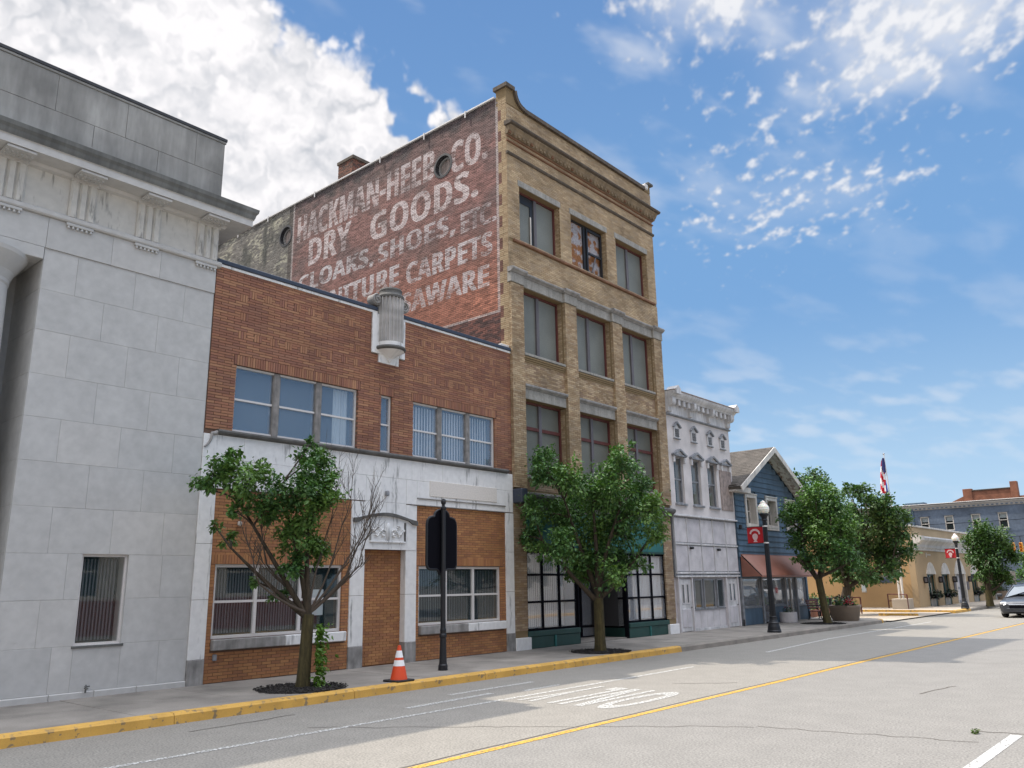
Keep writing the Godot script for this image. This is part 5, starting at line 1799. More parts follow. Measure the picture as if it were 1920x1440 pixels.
# ---------------------------------------------------------------- the narrow white building
func white_building() -> void:
	var b := thing("white_building", V(24.4, 0.13, 0), "narrow white painted building with bracketed cornice and two panelled doors", "building")
	var X0 := 22.20
	var X1 := 26.56
	var id := Transform3D()
	var ws := [[22.57, 23.16], [23.68, 24.28], [24.78, 25.40]]
	var holes := []
	for w in ws: holes.append([w[0], w[1], 4.0, 5.47])
	var m := Mb.new()
	m.wall(X0, X1, 3.64, 7.45, -0.3, 0.0, grow(holes))
	part(b, "wall", m, M["white_brick"])
	var body := Mb.new()
	body.box(V(X0, 0, -18), V(X1, 7.2, -0.9))
	part(b, "body", body, M["far_red"])
	part(b, "side_wall", bx(V(X1 - 0.2, 0.0, -0.9), V(X1 - 0.002, 7.3, -0.301)), M["white_brick"])
	part(b, "side_wall", bx(V(X0 + 0.002, 0.0, -0.9), V(X0 + 0.2, 7.3, -0.301)), M["white_brick"])
	# cornice
	part(b, "frieze", bx(V(X0, 6.82, 0.0), V(X1, 7.30, 0.05), 0.006), M["white_wood"])
	var fl := Mb.new()
	fl.mould([[0.0, 6.76], [0.06, 6.765], [0.085, 6.785], [0.085, 6.81], [0.0, 6.82]], X0, X1 + 0.03)
	part(b, "frieze_moulding", fl, M["grey_paint"])
	var cr := Mb.new()
	cr.mould([[0.0, 7.28], [0.22, 7.285], [0.25, 7.33], [0.30, 7.37], [0.34, 7.42], [0.36, 7.47], [0.35, 7.50], [0.0, 7.55]], X0 + 0.02, X1 + 0.10)
	part(b, "cornice", cr, M["white_wood"])
	part(b, "cornice_top", bx(V(X0 + 0.02, 7.50, -0.3), V(X1 + 0.11, 7.535, 0.375), 0.006), M["bare_board"])
	for i in 13:
		var x := X0 + 0.30 + (X1 - X0 - 0.55) * i / 12
		part(b, "dentil", bx(V(x - 0.075, 7.10, 0.05), V(x + 0.075, 7.278, 0.22), 0.012), M["white_wood"])
	for x in [22.33, 23.70, 24.98, 26.36]:
		# a scrolled bracket, cut from a board
		var big: bool = x < 22.5 or x > 26.2
		var k := Mb.new()
		var w := 0.11 if big else 0.075
		k.xf = Transform3D(Basis(V(0, 0, 1), V(0, 1, 0), V(-1, 0, 0)), V(x + w, 0, 0))
		var p := PackedVector2Array([Vector2(0.0, 6.80), Vector2(0.0, 7.28), Vector2(0.31, 7.28), Vector2(0.31, 7.20)])
		for i in 9:
			var a := PI * i / 8.0
			p.append(Vector2(0.25 - 0.02 * i / 8.0 + 0.06 * cos(a), 7.14 - 0.10 * i / 8.0 - 0.05 * sin(a)))
		p.append(Vector2(0.14, 7.0))
		for i in 6:
			var a := PI * i / 5.0
			p.append(Vector2(0.09 + 0.05 * cos(a), 6.90 - 0.06 * sin(a)))
		k.prism(p, 0.0, w * 2.0)
		part(b, "bracket", k, M["white_wood"])
	for x in [22.46, 26.56]:
		var e := Mb.new()
		e.xf = Transform3D(Basis(), V(x, 0, 0))
		e.prism(PackedVector2Array([Vector2(-0.15, 7.40), Vector2(0.15, 7.40), Vector2(0.15, 7.56), Vector2(0.0, 7.68), Vector2(-0.15, 7.56)]), 0.04, 0.42)
		part(b, "end_block", e, M["white_wood"])
	# little louvred attic vents
	for x in [22.84, 23.95, 25.06, 25.98]:
		var v := Mb.new()
		v.prism(PackedVector2Array([Vector2(x - 0.17, 6.06), Vector2(x + 0.17, 6.06), Vector2(x + 0.17, 6.38), Vector2(x, 6.50), Vector2(x - 0.17, 6.38)]), -0.02, 0.035)
		var vp := part(b, "attic_vent", v, M["white_wood"])
		var bk := Mb.new()
		bk.box(V(x - 0.11, 6.10, 0.03), V(x + 0.11, 6.36, 0.038))
		part(vp, "vent_back", bk, M["wood_dark"])
		for s in 5:
			var l := Mb.new()
			l.xf = Transform3D(Basis(Vector3.RIGHT, 0.6), V(x, 6.125 + s * 0.054, 0.046))
			l.box(V(-0.112, -0.014, -0.005), V(0.112, 0.022, 0.006))
			part(vp, "louvre", l, M["grey_paint"])
		var h := Mb.new()
		for s in [-1.0, 1.0]:
			h.xf = Transform3D(Basis(Vector3.BACK, s * -0.62), V(x + s * 0.105, 6.50, 0.05))
			h.box(V(-0.15, -0.022, -0.03), V(0.15, 0.022, 0.045 + 0.002 * s))
		part(vp, "vent_hood", h, M["grey_paint"])
		part(vp, "vent_sill", bx(V(x - 0.19, 6.03, 0.0), V(x + 0.19, 6.06, 0.07), 0.004), M["grey_paint"])
	# windows with pointed hoods
	var gw := {"fw": 0.045, "rw": 0.05, "frame": M["grey_paint"], "glass": M["glass"], "rails": [4.76], "zi": -0.31}
	for w in ws:
		window(b, id, w[0], w[1], 4.0, 5.47, -0.12, gw)
		part(b, "window_sill", bx(V(w[0] - 0.05, 3.93, -0.06), V(w[1] + 0.05, 3.998, 0.07), 0.008), M["grey_paint"])
	for x in [22.87, 23.99, 25.10, 26.04]:
		var wd := 0.40 if x < 25.5 else 0.36
		var h := part(b, "window_hood", bx(V(x - wd, 5.47, 0.0), V(x + wd, 5.53, 0.10), 0.01), M["grey_paint"])
		for s in [-1.0, 1.0]:
			var r := Mb.new()
			r.xf = Transform3D(Basis(Vector3.BACK, s * -0.42), V(x + s * wd * 0.5, 5.60, 0.05))
			r.box(V(-wd * 0.56, -0.028, -0.05), V(wd * 0.56, 0.028, 0.065 + 0.003 * s))
			part(h, "hood_slope", r, M["grey_paint"])
			part(h, "hood_bracket", bx(V(x + s * (wd - 0.07) - 0.04, 5.27, 0.0), V(x + s * (wd - 0.07) + 0.04, 5.468, 0.075), 0.012), M["white_wood"])
		var t := Mb.new()
		t.prism(PackedVector2Array([Vector2(x - wd * 0.75, 5.53), Vector2(x + wd * 0.75, 5.53), Vector2(x, 5.66)]), 0.0, 0.05)
		part(h, "hood_gable", t, M["white_wood"])
	part(b, "boarded_window", bx(V(25.60, 3.94, 0.0), V(26.44, 5.30, 0.03), 0.004), M["bare_board"])
	# lower front: panels in two rows between battens
	part(b, "ledge", bx(V(X0 + 0.06, 3.59, -0.3), V(X1, 3.645, 0.08), 0.012), M["white_wood"])
	part(b, "lower_wall", bx(V(X0 + 0.1, 1.74, -0.3), V(X1, 3.588, -0.03)), M["grey_paint"])
	var xs := [22.36, 23.14, 24.02, 24.85, 25.75, 26.56]
	for r in [[2.78, 3.56], [1.90, 2.72]]:
		for i in 5:
			var s := Mb.new()
			s.stone(V(xs[i] + 0.02, r[0] + 0.02, -0.031), V(xs[i + 1] - 0.02, r[1] - 0.02, -0.016 + rng.randf_range(-0.004, 0.004)), 0.010)
			part(b, "panel", s, M["white_panel"] if (i + int(r[0])) % 2 == 0 else M["white_panel_b"])
			part(b, "batten", bx(V(xs[i] - 0.02, r[0], -0.03), V(xs[i] + 0.008, r[1], 0.012), 0.003), M["white_wood"])
		part(b, "batten", bx(V(22.34, r[0] - 0.055, -0.03), V(X1, r[0] - 0.002, 0.012), 0.004), M["white_wood"])
	part(b, "batten", bx(V(22.34, 1.74, -0.03), V(X1, 1.79, 0.02), 0.004), M["white_wood"])
	for p in [[23.30, 2.62], [25.10, 2.60]]:
		var k := Mb.new()
		k.cbox(V(p[0] - 0.09, p[1] - 0.03, 0.0), V(p[0] + 0.05, p[1] + 0.05, 0.10), 0.02)
		part(b, "lamp_bracket", k, M["wood_dark"])
	part(b, "ground_wall", bx(V(X0 + 0.1, 0.0, -0.45), V(X1, 1.738, -0.10)), M["white_panel_b"])
	# panelled doors
	for d in [[22.47, 23.23], [25.60, 26.36]]:
		var dr := part(b, "door", bx(V(d[0], 0.14, -0.10), V(d[1], 1.68, -0.045), 0.006), M["white_wood"])
		for s in [0, 1]:
			var cx: float = lerpf(d[0], d[1], 0.32 + 0.36 * s)
			part(dr, "light", bx(V(cx - 0.055, 0.98, -0.046), V(cx + 0.055, 1.52, -0.039), 0.002), M["car_glass"])
			var gm := Mb.new()
			gm.wall(cx - 0.085, cx + 0.085, 0.95, 1.55, -0.045, -0.03, [[cx - 0.055, cx + 0.055, 0.98, 1.52]])
			part(dr, "light_frame", gm, M["white_panel"])
			var st := Mb.new()
			st.stone(V(cx - 0.12, 0.26, -0.046), V(cx + 0.12, 0.80, -0.030), 0.012)
			part(dr, "raised_panel", st, M["white_panel_b"])
		var kn := Mb.new()
		kn.lathe(V(d[1] - 0.07, 0.84, -0.02), [[0.0, -0.025], [0.025, -0.01], [0.025, 0.01], [0.0, 0.025]], 10)
		part(dr, "knob", kn, M["wood_grey"])
		part(b, "door_frame", bx(V(d[0] - 0.07, 0.12, -0.12), V(d[0] - 0.003, 1.74, 0.0), 0.005), M["white_panel"])
		part(b, "door_frame", bx(V(d[1] + 0.003, 0.12, -0.12), V(d[1] + 0.07, 1.74, 0.0), 0.005), M["white_panel"])
	# shop window between the doors
	for w in [[23.42, 23.93], [24.04, 24.80], [24.93, 25.38]]:
		window(b, id, w[0], w[1], 0.78, 1.68, -0.085, {"called": "shop_window", "fw": 0.04, "frame": M["grey_paint"], "glass": M["glass"], "t": 0.05, "board": M["room"]})  # the board here is a dark sheet standing in for the unlit interior
	for i in 5:
		var s := Mb.new()
		s.stone(V(23.36 + i * 0.42, 0.20, -0.11), V(23.36 + (i + 1) * 0.42 - 0.015, 0.74, -0.075), 0.01)
		part(b, "stall_board", s, M["white_panel"])
	part(b, "stall_sill", bx(V(23.36, 0.742, -0.11), V(25.47, 0.775, -0.04), 0.005), M["grey_paint"])
	part(b, "base_board", bx(V(23.3, 0.12, -0.12), V(25.5, 0.198, -0.05), 0.006), M["white_wood"])
	var pipe := Mb.new()
	pipe.bar(V(26.50, 0.13, 0.05), V(26.50, 0.34, 0.05), 0.03, 8)
	part(b, "meter_pipe", pipe, M["wood_dark"])


# ---------------------------------------------------------------- the blue shop with gable and awning
func blue_shop() -> void:
	var b := thing("blue_shop", V(29.5, 0.13, 0), "blue clapboard gabled shop with red metal awning over its shop windows", "building")
	var X0 := 26.60
	var X1 := 32.45
	var id := Transform3D()
	var rx := 29.25
	var ry := 6.35
	var ws := [[27.42, 28.25, 3.52, 4.56], [29.14, 30.02, 3.52, 4.56], [30.88, 31.72, 3.52, 4.56]]
	var core := Mb.new()
	core.wall(X0, X1, 2.30, 4.75, -0.3, -0.02, ws)
	part(b, "wall", core, M["siding_b"])
	var gb := Mb.new()
	gb.prism(PackedVector2Array([Vector2(X0, 4.75), Vector2(X1, 4.75), Vector2(X1, 4.66), Vector2(rx, 6.30), Vector2(X0, 4.90)]), -0.3, -0.02)
	part(b, "gable_wall", gb, M["siding_b"])
	var rest := Mb.new()
	rest.box(V(X0 + 0.02, 0, -9), V(X0 + 0.3, 4.7, -0.3))
	rest.box(V(X1 - 0.3, 0, -9), V(X1 - 0.02, 4.6, -0.3))
	rest.box(V(X0, 0, -9.3), V(X1, 4.7, -9))
	part(b, "side_wall", rest, M["siding"])
	# clapboards
	var y := 2.40
	var row := 0
	while y < 6.15:
		var xa := X0
		var xb := X1
		if y + 0.19 > 4.72:
			xa = maxf(X0, rx - (6.26 - y - 0.19) / 0.545)
			xb = minf(X1, rx + (6.26 - y - 0.19) / 0.545)
		var spans := [[xa, xb]]
		for w in ws:
			if y + 0.19 > w[2] - 0.02 and y < w[3] + 0.02:
				var kept := []
				for s in spans:
					if w[1] + 0.07 <= s[0] or w[0] - 0.07 >= s[1]: kept.append(s)
					else:
						kept.append([s[0], w[0] - 0.07])
						kept.append([w[1] + 0.07, s[1]])
				spans = kept
		for s in spans:
			if s[1] - s[0] < 0.06: continue
			var q := Mb.new()
			var j := rng.randf_range(-0.003, 0.003)
			q.mould([[-0.025, y + j], [0.032, y + j], [0.036, y + 0.012 + j], [0.004, y + 0.215], [-0.025, y + 0.215]], s[0], s[1])
			part(b, "clapboard", q, M["siding"] if (row * 7) % 3 else M["siding_b"])
		y += 0.195
		row += 1
	# roof: two slopes with shingles, white verge boards
	var zf := 0.48
	var zb := -9.2
	for s in [-1.0, 1.0]:
		var ex := 26.20 if s < 0 else 32.75
		var ey := ry - absf(ex - rx) * 0.552
		var q := Mb.new()
		var n := V(s * 0.552, 1, 0).normalized() * 0.10
		var A := V(rx, ry, zf)
		var B := V(ex, ey, zf)
		if s > 0:
			q.quad(A + n, A, B, B + n)
			q.quad(A + n, B + n, V(ex, ey, zb) + n, V(rx, ry, zb) + n)
			q.quad(B, V(ex, ey, zb), V(ex, ey, zb) + n, B + n)
		else:
			q.quad(B + n, B, A, A + n)
			q.quad(B + n, A + n, V(rx, ry, zb) + n, V(ex, ey, zb) + n)
			q.quad(V(ex, ey, zb), B, B + n, V(ex, ey, zb) + n)
		part(b, "roof_slope", q, M["shingle"])
		var sof := Mb.new()
		var dn := V(0, -0.012, 0)
		if s > 0: sof.quad(A + dn, V(rx, ry, -0.02) + dn, V(ex, ey, -0.02) + dn, B + dn)
		else: sof.quad(B + dn, V(ex, ey, -0.02) + dn, V(rx, ry, -0.02) + dn, A + dn)
		part(b, "soffit", sof, M["peel"])
		var v := Mb.new()
		v.xf = Transform3D(Basis(V(ex - rx, ey - ry, 0).normalized() * s, V(-(ey - ry), ex - rx, 0).normalized() * s, V(0, 0, 1)), A)
		var ln := V(ex - rx, ey - ry, 0).length()
		if s > 0: v.cbox(V(-0.02, -0.09, 0.002), V(ln, 0.105, 0.04), 0.006)
		else: v.cbox(V(-ln, -0.09, 0.004), V(0.02, 0.105, 0.042), 0.006)
		part(b, "verge_board", v, M["white_trim"])
		# rows of shingles standing a little proud, with broken joints
		var sh := Mb.new()
		var rows := 22
		for r in rows:
			var t0 := float(r) / rows
			var t1 := float(r + 1) / rows + 0.01
			var z := zf - 0.02
			while z > zb:
				var w := rng.randf_range(0.22, 0.34)
				var lift := n * 1.0 + V(0, rng.randf_range(0.006, 0.012), 0)
				var p0 := V(lerpf(ex, rx, t0), lerpf(ey, ry, t0), z) + lift + V(0, 0.008, 0)
				var p1 := V(lerpf(ex, rx, t0), lerpf(ey, ry, t0), z - w + 0.01) + lift + V(0, 0.008, 0)
				var p2 := V(lerpf(ex, rx, t1), lerpf(ey, ry, t1), z - w + 0.01) + n + V(0, 0.003, 0)
				var p3 := V(lerpf(ex, rx, t1), lerpf(ey, ry, t1), z) + n + V(0, 0.003, 0)
				if s < 0: sh.quad(p0, p3, p2, p1)
				else: sh.quad(p0, p1, p2, p3)
				z -= w
		part(b, "shingles", sh, M["shingle"], "stuff")
	part(b, "eave_return", bx(V(26.20, 4.60, 0.02), V(27.35, 4.79, 0.30), 0.01), M["white_trim"])
	part(b, "eave_return_top", bx(V(26.20, 4.792, 0.0), V(27.15, 4.84, 0.32), 0.01), M["shingle"])
	# attic windows in deep white frames
	for w in ws:
		var wn := window(b, id, w[0] + 0.06, w[1] - 0.06, w[2] + 0.06, w[3] - 0.06, -0.22, {"fw": 0.05, "rw": 0.04, "frame": M["white_trim"], "glass": M["glass"], "rails": [4.04], "zi": -0.31})
		var fr := Mb.new()
		fr.wall(w[0] - 0.06, w[1] + 0.06, w[2] - 0.04, w[3] + 0.05, -0.20, 0.055, [[w[0] + 0.06, w[1] - 0.06, w[2] + 0.06, w[3] - 0.06]])
		part(wn, "casing", fr, M["white_trim"])
		part(wn, "apron_board", bx(V(w[0] - 0.06, w[2] - 0.12, 0.0), V(w[1] + 0.06, w[2] - 0.045, 0.05), 0.005), M["white_trim"])
		part(wn, "head_board", bx(V(w[0] - 0.09, w[3] + 0.055, 0.0), V(w[1] + 0.09, w[3] + 0.10, 0.075), 0.006), M["white_trim"])
	# corrugated awning
	var xa := 26.70
	var xb := 31.85
	var top := V(0, 2.47, 0.03)
	var bot := V(0, 1.76, 0.72)
	var aw := Mb.new()
	var k := 96
	var dirn := V(0, bot.z - top.z, top.y - bot.y).normalized()
	for i in k:
		var x0 := lerpf(xa, xb, float(i) / k)
		var x1 := lerpf(xa, xb, float(i + 1) / k)
		var h0 := dirn * (0.024 if i % 2 == 0 else 0.0)
		var h1 := dirn * (0.024 if (i + 1) % 2 == 0 else 0.0)
		aw.quad(V(x0, bot.y, bot.z) + h0, V(x1, bot.y, bot.z) + h1, V(x1, top.y, top.z) + h1, V(x0, top.y, top.z) + h0)
	var awn := part(b, "awning", aw, M["awning"])
	for x in [xa, xb]:
		var sd := Mb.new()
		sd.xf = Transform3D(Basis(V(0, 0, 1), V(0, 1, 0), V(-1, 0, 0)), V(x + 0.01, 0, 0))
		sd.prism(PackedVector2Array([Vector2(0.02, 1.74), Vector2(0.72, 1.74), Vector2(0.02, 2.45)]), 0.0, 0.02)
		part(awn, "awning_side", sd, M["awning"])
	part(awn, "awning_edge", bx(V(xa, 1.71, 0.70), V(xb, 1.765, 0.735), 0.005), M["awning"])
	part(awn, "awning_ledger", bx(V(xa, 2.44, 0.0), V(xb, 2.50, 0.05), 0.006), M["awning"])
	# shop windows over blue panels
	part(b, "shop_wall", bx(V(X0, 1.70, -0.28), V(X1, 2.40, -0.022)), M["siding_b"])
	var sw := {"called": "shop_window", "fw": 0.04, "frame": M["grey_paint"], "glass": M["glass_shop"], "depth": 2.4, "zi": -0.2}
	for w in [[26.82, 28.22, 0.72], [28.42, 29.10, 0.18], [29.12, 30.28, 0.72], [30.40, 31.30, 0.14], [31.42, 32.30, 0.68]]:
		window(b, id, w[0], w[1], w[2], 1.70, -0.12, sw)
		if w[2] > 0.5:
			part(b, "stall_riser", bx(V(w[0], 0.13, -0.18), V(w[1], w[2] - 0.004, -0.05), 0.008), M["siding"])
			part(b, "stall_sill", bx(V(w[0], w[2] - 0.035, -0.05), V(w[1], w[2] - 0.002, -0.02), 0.004), M["grey_paint"])
	for x in [26.71, 28.32, 30.34, 31.36, 32.38]:
		part(b, "shop_post", bx(V(x - 0.06, 0.12, -0.20), V(x + 0.06, 1.70, -0.015), 0.008), M["grey_paint"] if x < 32.0 else M["siding"])
	part(b, "door_frame", bx(V(30.86, 0.16, -0.10), V(30.90, 1.68, -0.055), 0.004), M["white_trim"])
	part(b, "wall_lamp", bx(V(26.72, 3.34, 0.03), V(26.82, 3.50, 0.12), 0.02), M["wood_dark"])
	# round white tub of flowers by the door
	var tub := thing("flower_tub", V(29.28, 0.13, 0.42), "round white tub with small red flowers by the blue shop's glass door", "planter")
	var tm := Mb.new()
	tm.lathe(V(29.28, 0.13, 0.42), [[0.29, 0.0], [0.30, 0.02], [0.30, 0.36], [0.275, 0.36], [0.27, 0.31], [0.0, 0.31]], 28)
	part(tub, "tub", tm, M["white_panel"])
	foliage(tub, "flower_leaves", V(29.28, 0.52, 0.42), V(0.20, 0.17, 0.20), 160, 0.07, [L(0.035, 0.075, 0.03), L(0.05, 0.09, 0.03)])
	for i in 9:
		var f := Mb.new()
		var a := rng.randf() * TAU
		var c := V(29.28 + cos(a) * 0.13, 0.58 + rng.randf() * 0.12, 0.42 + sin(a) * 0.13)
		for j in 5:
			var t := TAU * j / 5
			f.tri(c, c + V(cos(t) * 0.035, 0.012, sin(t) * 0.035), c + V(cos(t + 0.9) * 0.035, 0.012, sin(t + 0.9) * 0.035))
		part(tub, "flower", f, M["petal"])


# ---------------------------------------------------------------- the tan building, what stands at its corner, and the far side of the crossing
func tan_building() -> void:
	var b := thing("tan_building", V(56, 0.13, 0.3), "low tan stuccoed building with white cornice and pointed white window heads", "building")
	var X0 := 45.9
	var X1 := 65.4
	var Z := 0.36
	var xf := Transform3D(Basis(), V(0, 0, Z))
	var bays := [[48.55, 0.75, "w"], [51.45, 0.75, "w"], [54.7, 1.15, "d"], [58.15, 0.75, "w"], [61.2, 0.75, "w"], [64.0, 0.7, "w"]]
	var holes := []
	for y in bays: holes.append([y[0] - y[1], y[0] + y[1], 0.1, 1.78])
	var m := Mb.new()
	m.xf = xf
	m.wall(X0, X1, 0.0, 4.20, -0.3, 0.0, holes)
	part(b, "wall", m, M["tan_wall"])
	var s := Mb.new()
	s.box(V(X0, 0.0, -30.0), V(X0 + 0.3, 4.20, Z - 0.301))
	s.box(V(X1 - 0.3, 0.0, -30.0), V(X1, 4.20, Z - 0.301))
	s.box(V(X0, 0.0, -30.3), V(X1, 4.2, -30.0))
	part(b, "side_wall", s, M["tan_side"])
	part(b, "roof", bx(V(X0 + 0.3, 3.8, -30.0), V(X1 - 0.3, 3.9, Z - 0.31)), M["coping_dark"])
	part(b, "coping", bx(V(X0 - 0.06, 4.205, Z - 0.36), V(X1 + 0.06, 4.29, Z + 0.06), 0.01), M["white_trim"])
	part(b, "coping", bx(V(X0 - 0.06, 4.205, -30.3), V(X0 + 0.36, 4.285, Z - 0.365), 0.01), M["white_trim"])
	var c := Mb.new()
	c.xf = xf
	c.mould([[0.0, 3.00], [0.06, 3.01], [0.08, 3.10], [0.14, 3.16], [0.16, 3.30], [0.26, 3.42], [0.40, 3.52], [0.44, 3.64], [0.42, 3.70], [0.0, 3.78]], X0 + 0.02, X1)
	part(b, "cornice", c, M["white_wood"])
	var ce := Mb.new()
	ce.xf = xf
	ce.mould([[0.0, 3.24], [0.20, 3.26], [0.46, 3.50], [0.48, 3.72], [0.0, 3.80]], X0 - 0.02, X0 + 0.55)
	part(b, "cornice_end", ce, M["white_trim"])
	for y in bays:
		var cx: float = y[0]
		var w: float = y[1]
		var poly := PackedVector2Array([Vector2(cx - w - 0.1, 1.78), Vector2(cx + w + 0.1, 1.78)])
		var apex := 2.62 if y[2] == "d" else 2.40
		for i in 7:
			var t := i / 6.0
			poly.append(Vector2(cx + (w + 0.1) * (1.0 - t * t * 0.25 - t * 0.75), 1.80 + (apex - 1.80) * sin(t * PI * 0.5)))
		for i in range(5, -1, -1):
			var t := i / 6.0
			poly.append(Vector2(cx - (w + 0.1) * (1.0 - t * t * 0.25 - t * 0.75), 1.80 + (apex - 1.80) * sin(t * PI * 0.5)))
		var h := Mb.new()
		h.xf = xf
		h.prism(poly, -0.02, 0.06)
		part(b, "pointed_head", h, M["white_trim"])
		if y[2] == "d":
			part(b, "door_frame", bx(V(cx - w, 0.13, Z - 0.1), V(cx - w + 0.16, 1.78, Z + 0.04), 0.01), M["white_trim"])
			part(b, "door_frame", bx(V(cx + w - 0.16, 0.13, Z - 0.1), V(cx + w, 1.78, Z + 0.04), 0.01), M["white_trim"])
			var d := part(b, "door", bx(V(cx - w + 0.16, 0.14, Z - 0.14), V(cx + w - 0.16, 1.778, Z - 0.08), 0.01), M["grey_paint"])
			for k in 4:
				var px := cx - 0.45 + 0.9 * (k % 2)
				var py := 0.30 + 0.75 * (k / 2)
				part(d, "raised_panel", bx(V(px - 0.32, py, Z - 0.085), V(px + 0.32, py + 0.6, Z - 0.065), 0.01), M["white_panel_b"])
		else:
			window(b, xf, cx - w, cx + w, 0.55, 1.78, -0.14, {"fw": 0.07, "mw": 0.05, "frame": M["teal_dark"], "glass": M["glass"], "cols": [cx], "zi": -0.32, "depth": 2.0})
			part(b, "window_apron", bx(V(cx - w + 0.25, 0.13, Z - 0.12), V(cx + w - 0.25, 0.50, Z - 0.02), 0.01), M["white_trim"])
			part(b, "apron_stile", bx(V(cx - w, 0.13, Z - 0.14), V(cx - w + 0.24, 0.54, Z - 0.02), 0.01), M["teal_dark"])
			part(b, "apron_stile", bx(V(cx + w - 0.24, 0.13, Z - 0.14), V(cx + w, 0.54, Z - 0.02), 0.01), M["teal_dark"])
	for x in [47.1, 50.0, 52.95, 56.6, 59.8]:
		var l := part(b, "wall_lantern", bx(V(x - 0.13, 1.32, Z + 0.02), V(x + 0.13, 1.66, Z + 0.24), 0.03), M["black_iron"])
		part(l, "lantern_glass", bx(V(x - 0.135, 1.38, Z + 0.07), V(x + 0.135, 1.58, Z + 0.19), 0.005), M["wood_grey"])
	for x in [53.2, 56.25]:
		part(b, "plaque", bx(V(x - 0.2, 0.86, Z), V(x + 0.2, 1.34, Z + 0.04), 0.01), M["wood_grey"])
	part(b, "street_number", bx(V(48.05, 2.66, Z), V(48.15, 2.90, Z + 0.03), 0.01), M["white_trim"])
	part(b, "street_number", bx(V(48.30, 2.76, Z), V(48.90, 2.83, Z + 0.03), 0.01), M["white_trim"])
	# side wall: a notice and an old green window band with boards
	part(b, "notice_board", bx(V(X0 - 0.03, 0.90, -2.45), V(X0 - 0.002, 1.31, -2.2), 0.006), M["white_trim"])
	part(b, "notice_board", bx(V(X0 - 0.036, 0.97, -2.42), V(X0 - 0.031, 1.24, -2.23)), M["curtain"])
	part(b, "window_band", bx(V(X0 - 0.02, 1.36, -3.0), V(X0 - 0.002, 1.75, -0.85), 0.004), M["board_dim"])
	for z in [-2.9, -2.2, -1.45]:
		part(b, "board", bx(V(X0 - 0.035, 1.40, z), V(X0 - 0.021, 1.50 if z < -2.0 else 1.66, z + 0.52), 0.004), M["teal_dark"] if z < -2.0 else M["far_blue"])
	# boxes of trailing plants under the windows
	var where := ["leftmost window of the tan building", "second window of the tan building from its corner", "window right of the tan building's door", "tan window behind the street tree", "last tan window before the crossing"]
	var j := 0
	for y in bays:
		if y[2] == "d": continue
		var wb := thing("window_box", V(y[0], 0.62, Z + 0.14), "dark window box of plants under the " + where[j], "window box", "window boxes of the tan building")
		part(wb, "box", bx(V(y[0] - 0.62, 0.56, Z + 0.02), V(y[0] + 0.62, 0.74, Z + 0.28), 0.015), M["black"])
		foliage(wb, "trailing_leaves", V(y[0], 0.74, Z + 0.2), V(0.82, 0.19, 0.24), 260, 0.12, [L(0.022, 0.04, 0.02), L(0.03, 0.05, 0.022), L(0.05, 0.045, 0.05)])
		j += 1
	# pots by the door end
	for p in [[62.6, 0.9, "grey pot of dark plants under the tree by the tan building"]]:
		var pot := thing("plant_pot", V(p[0], 0.13, p[1]), p[2], "planter")
		var pm := Mb.new()
		pm.lathe(V(p[0], 0.13, p[1]), [[0.26, 0.0], [0.36, 0.5], [0.38, 0.55], [0.32, 0.55], [0.30, 0.48], [0.0, 0.47]], 20)
		part(pot, "pot", pm, M["terracotta"])
		foliage(pot, "leaves", V(p[0], 0.86, p[1]), V(0.45, 0.35, 0.45), 240, 0.13, [L(0.022, 0.04, 0.02), L(0.03, 0.05, 0.022)])


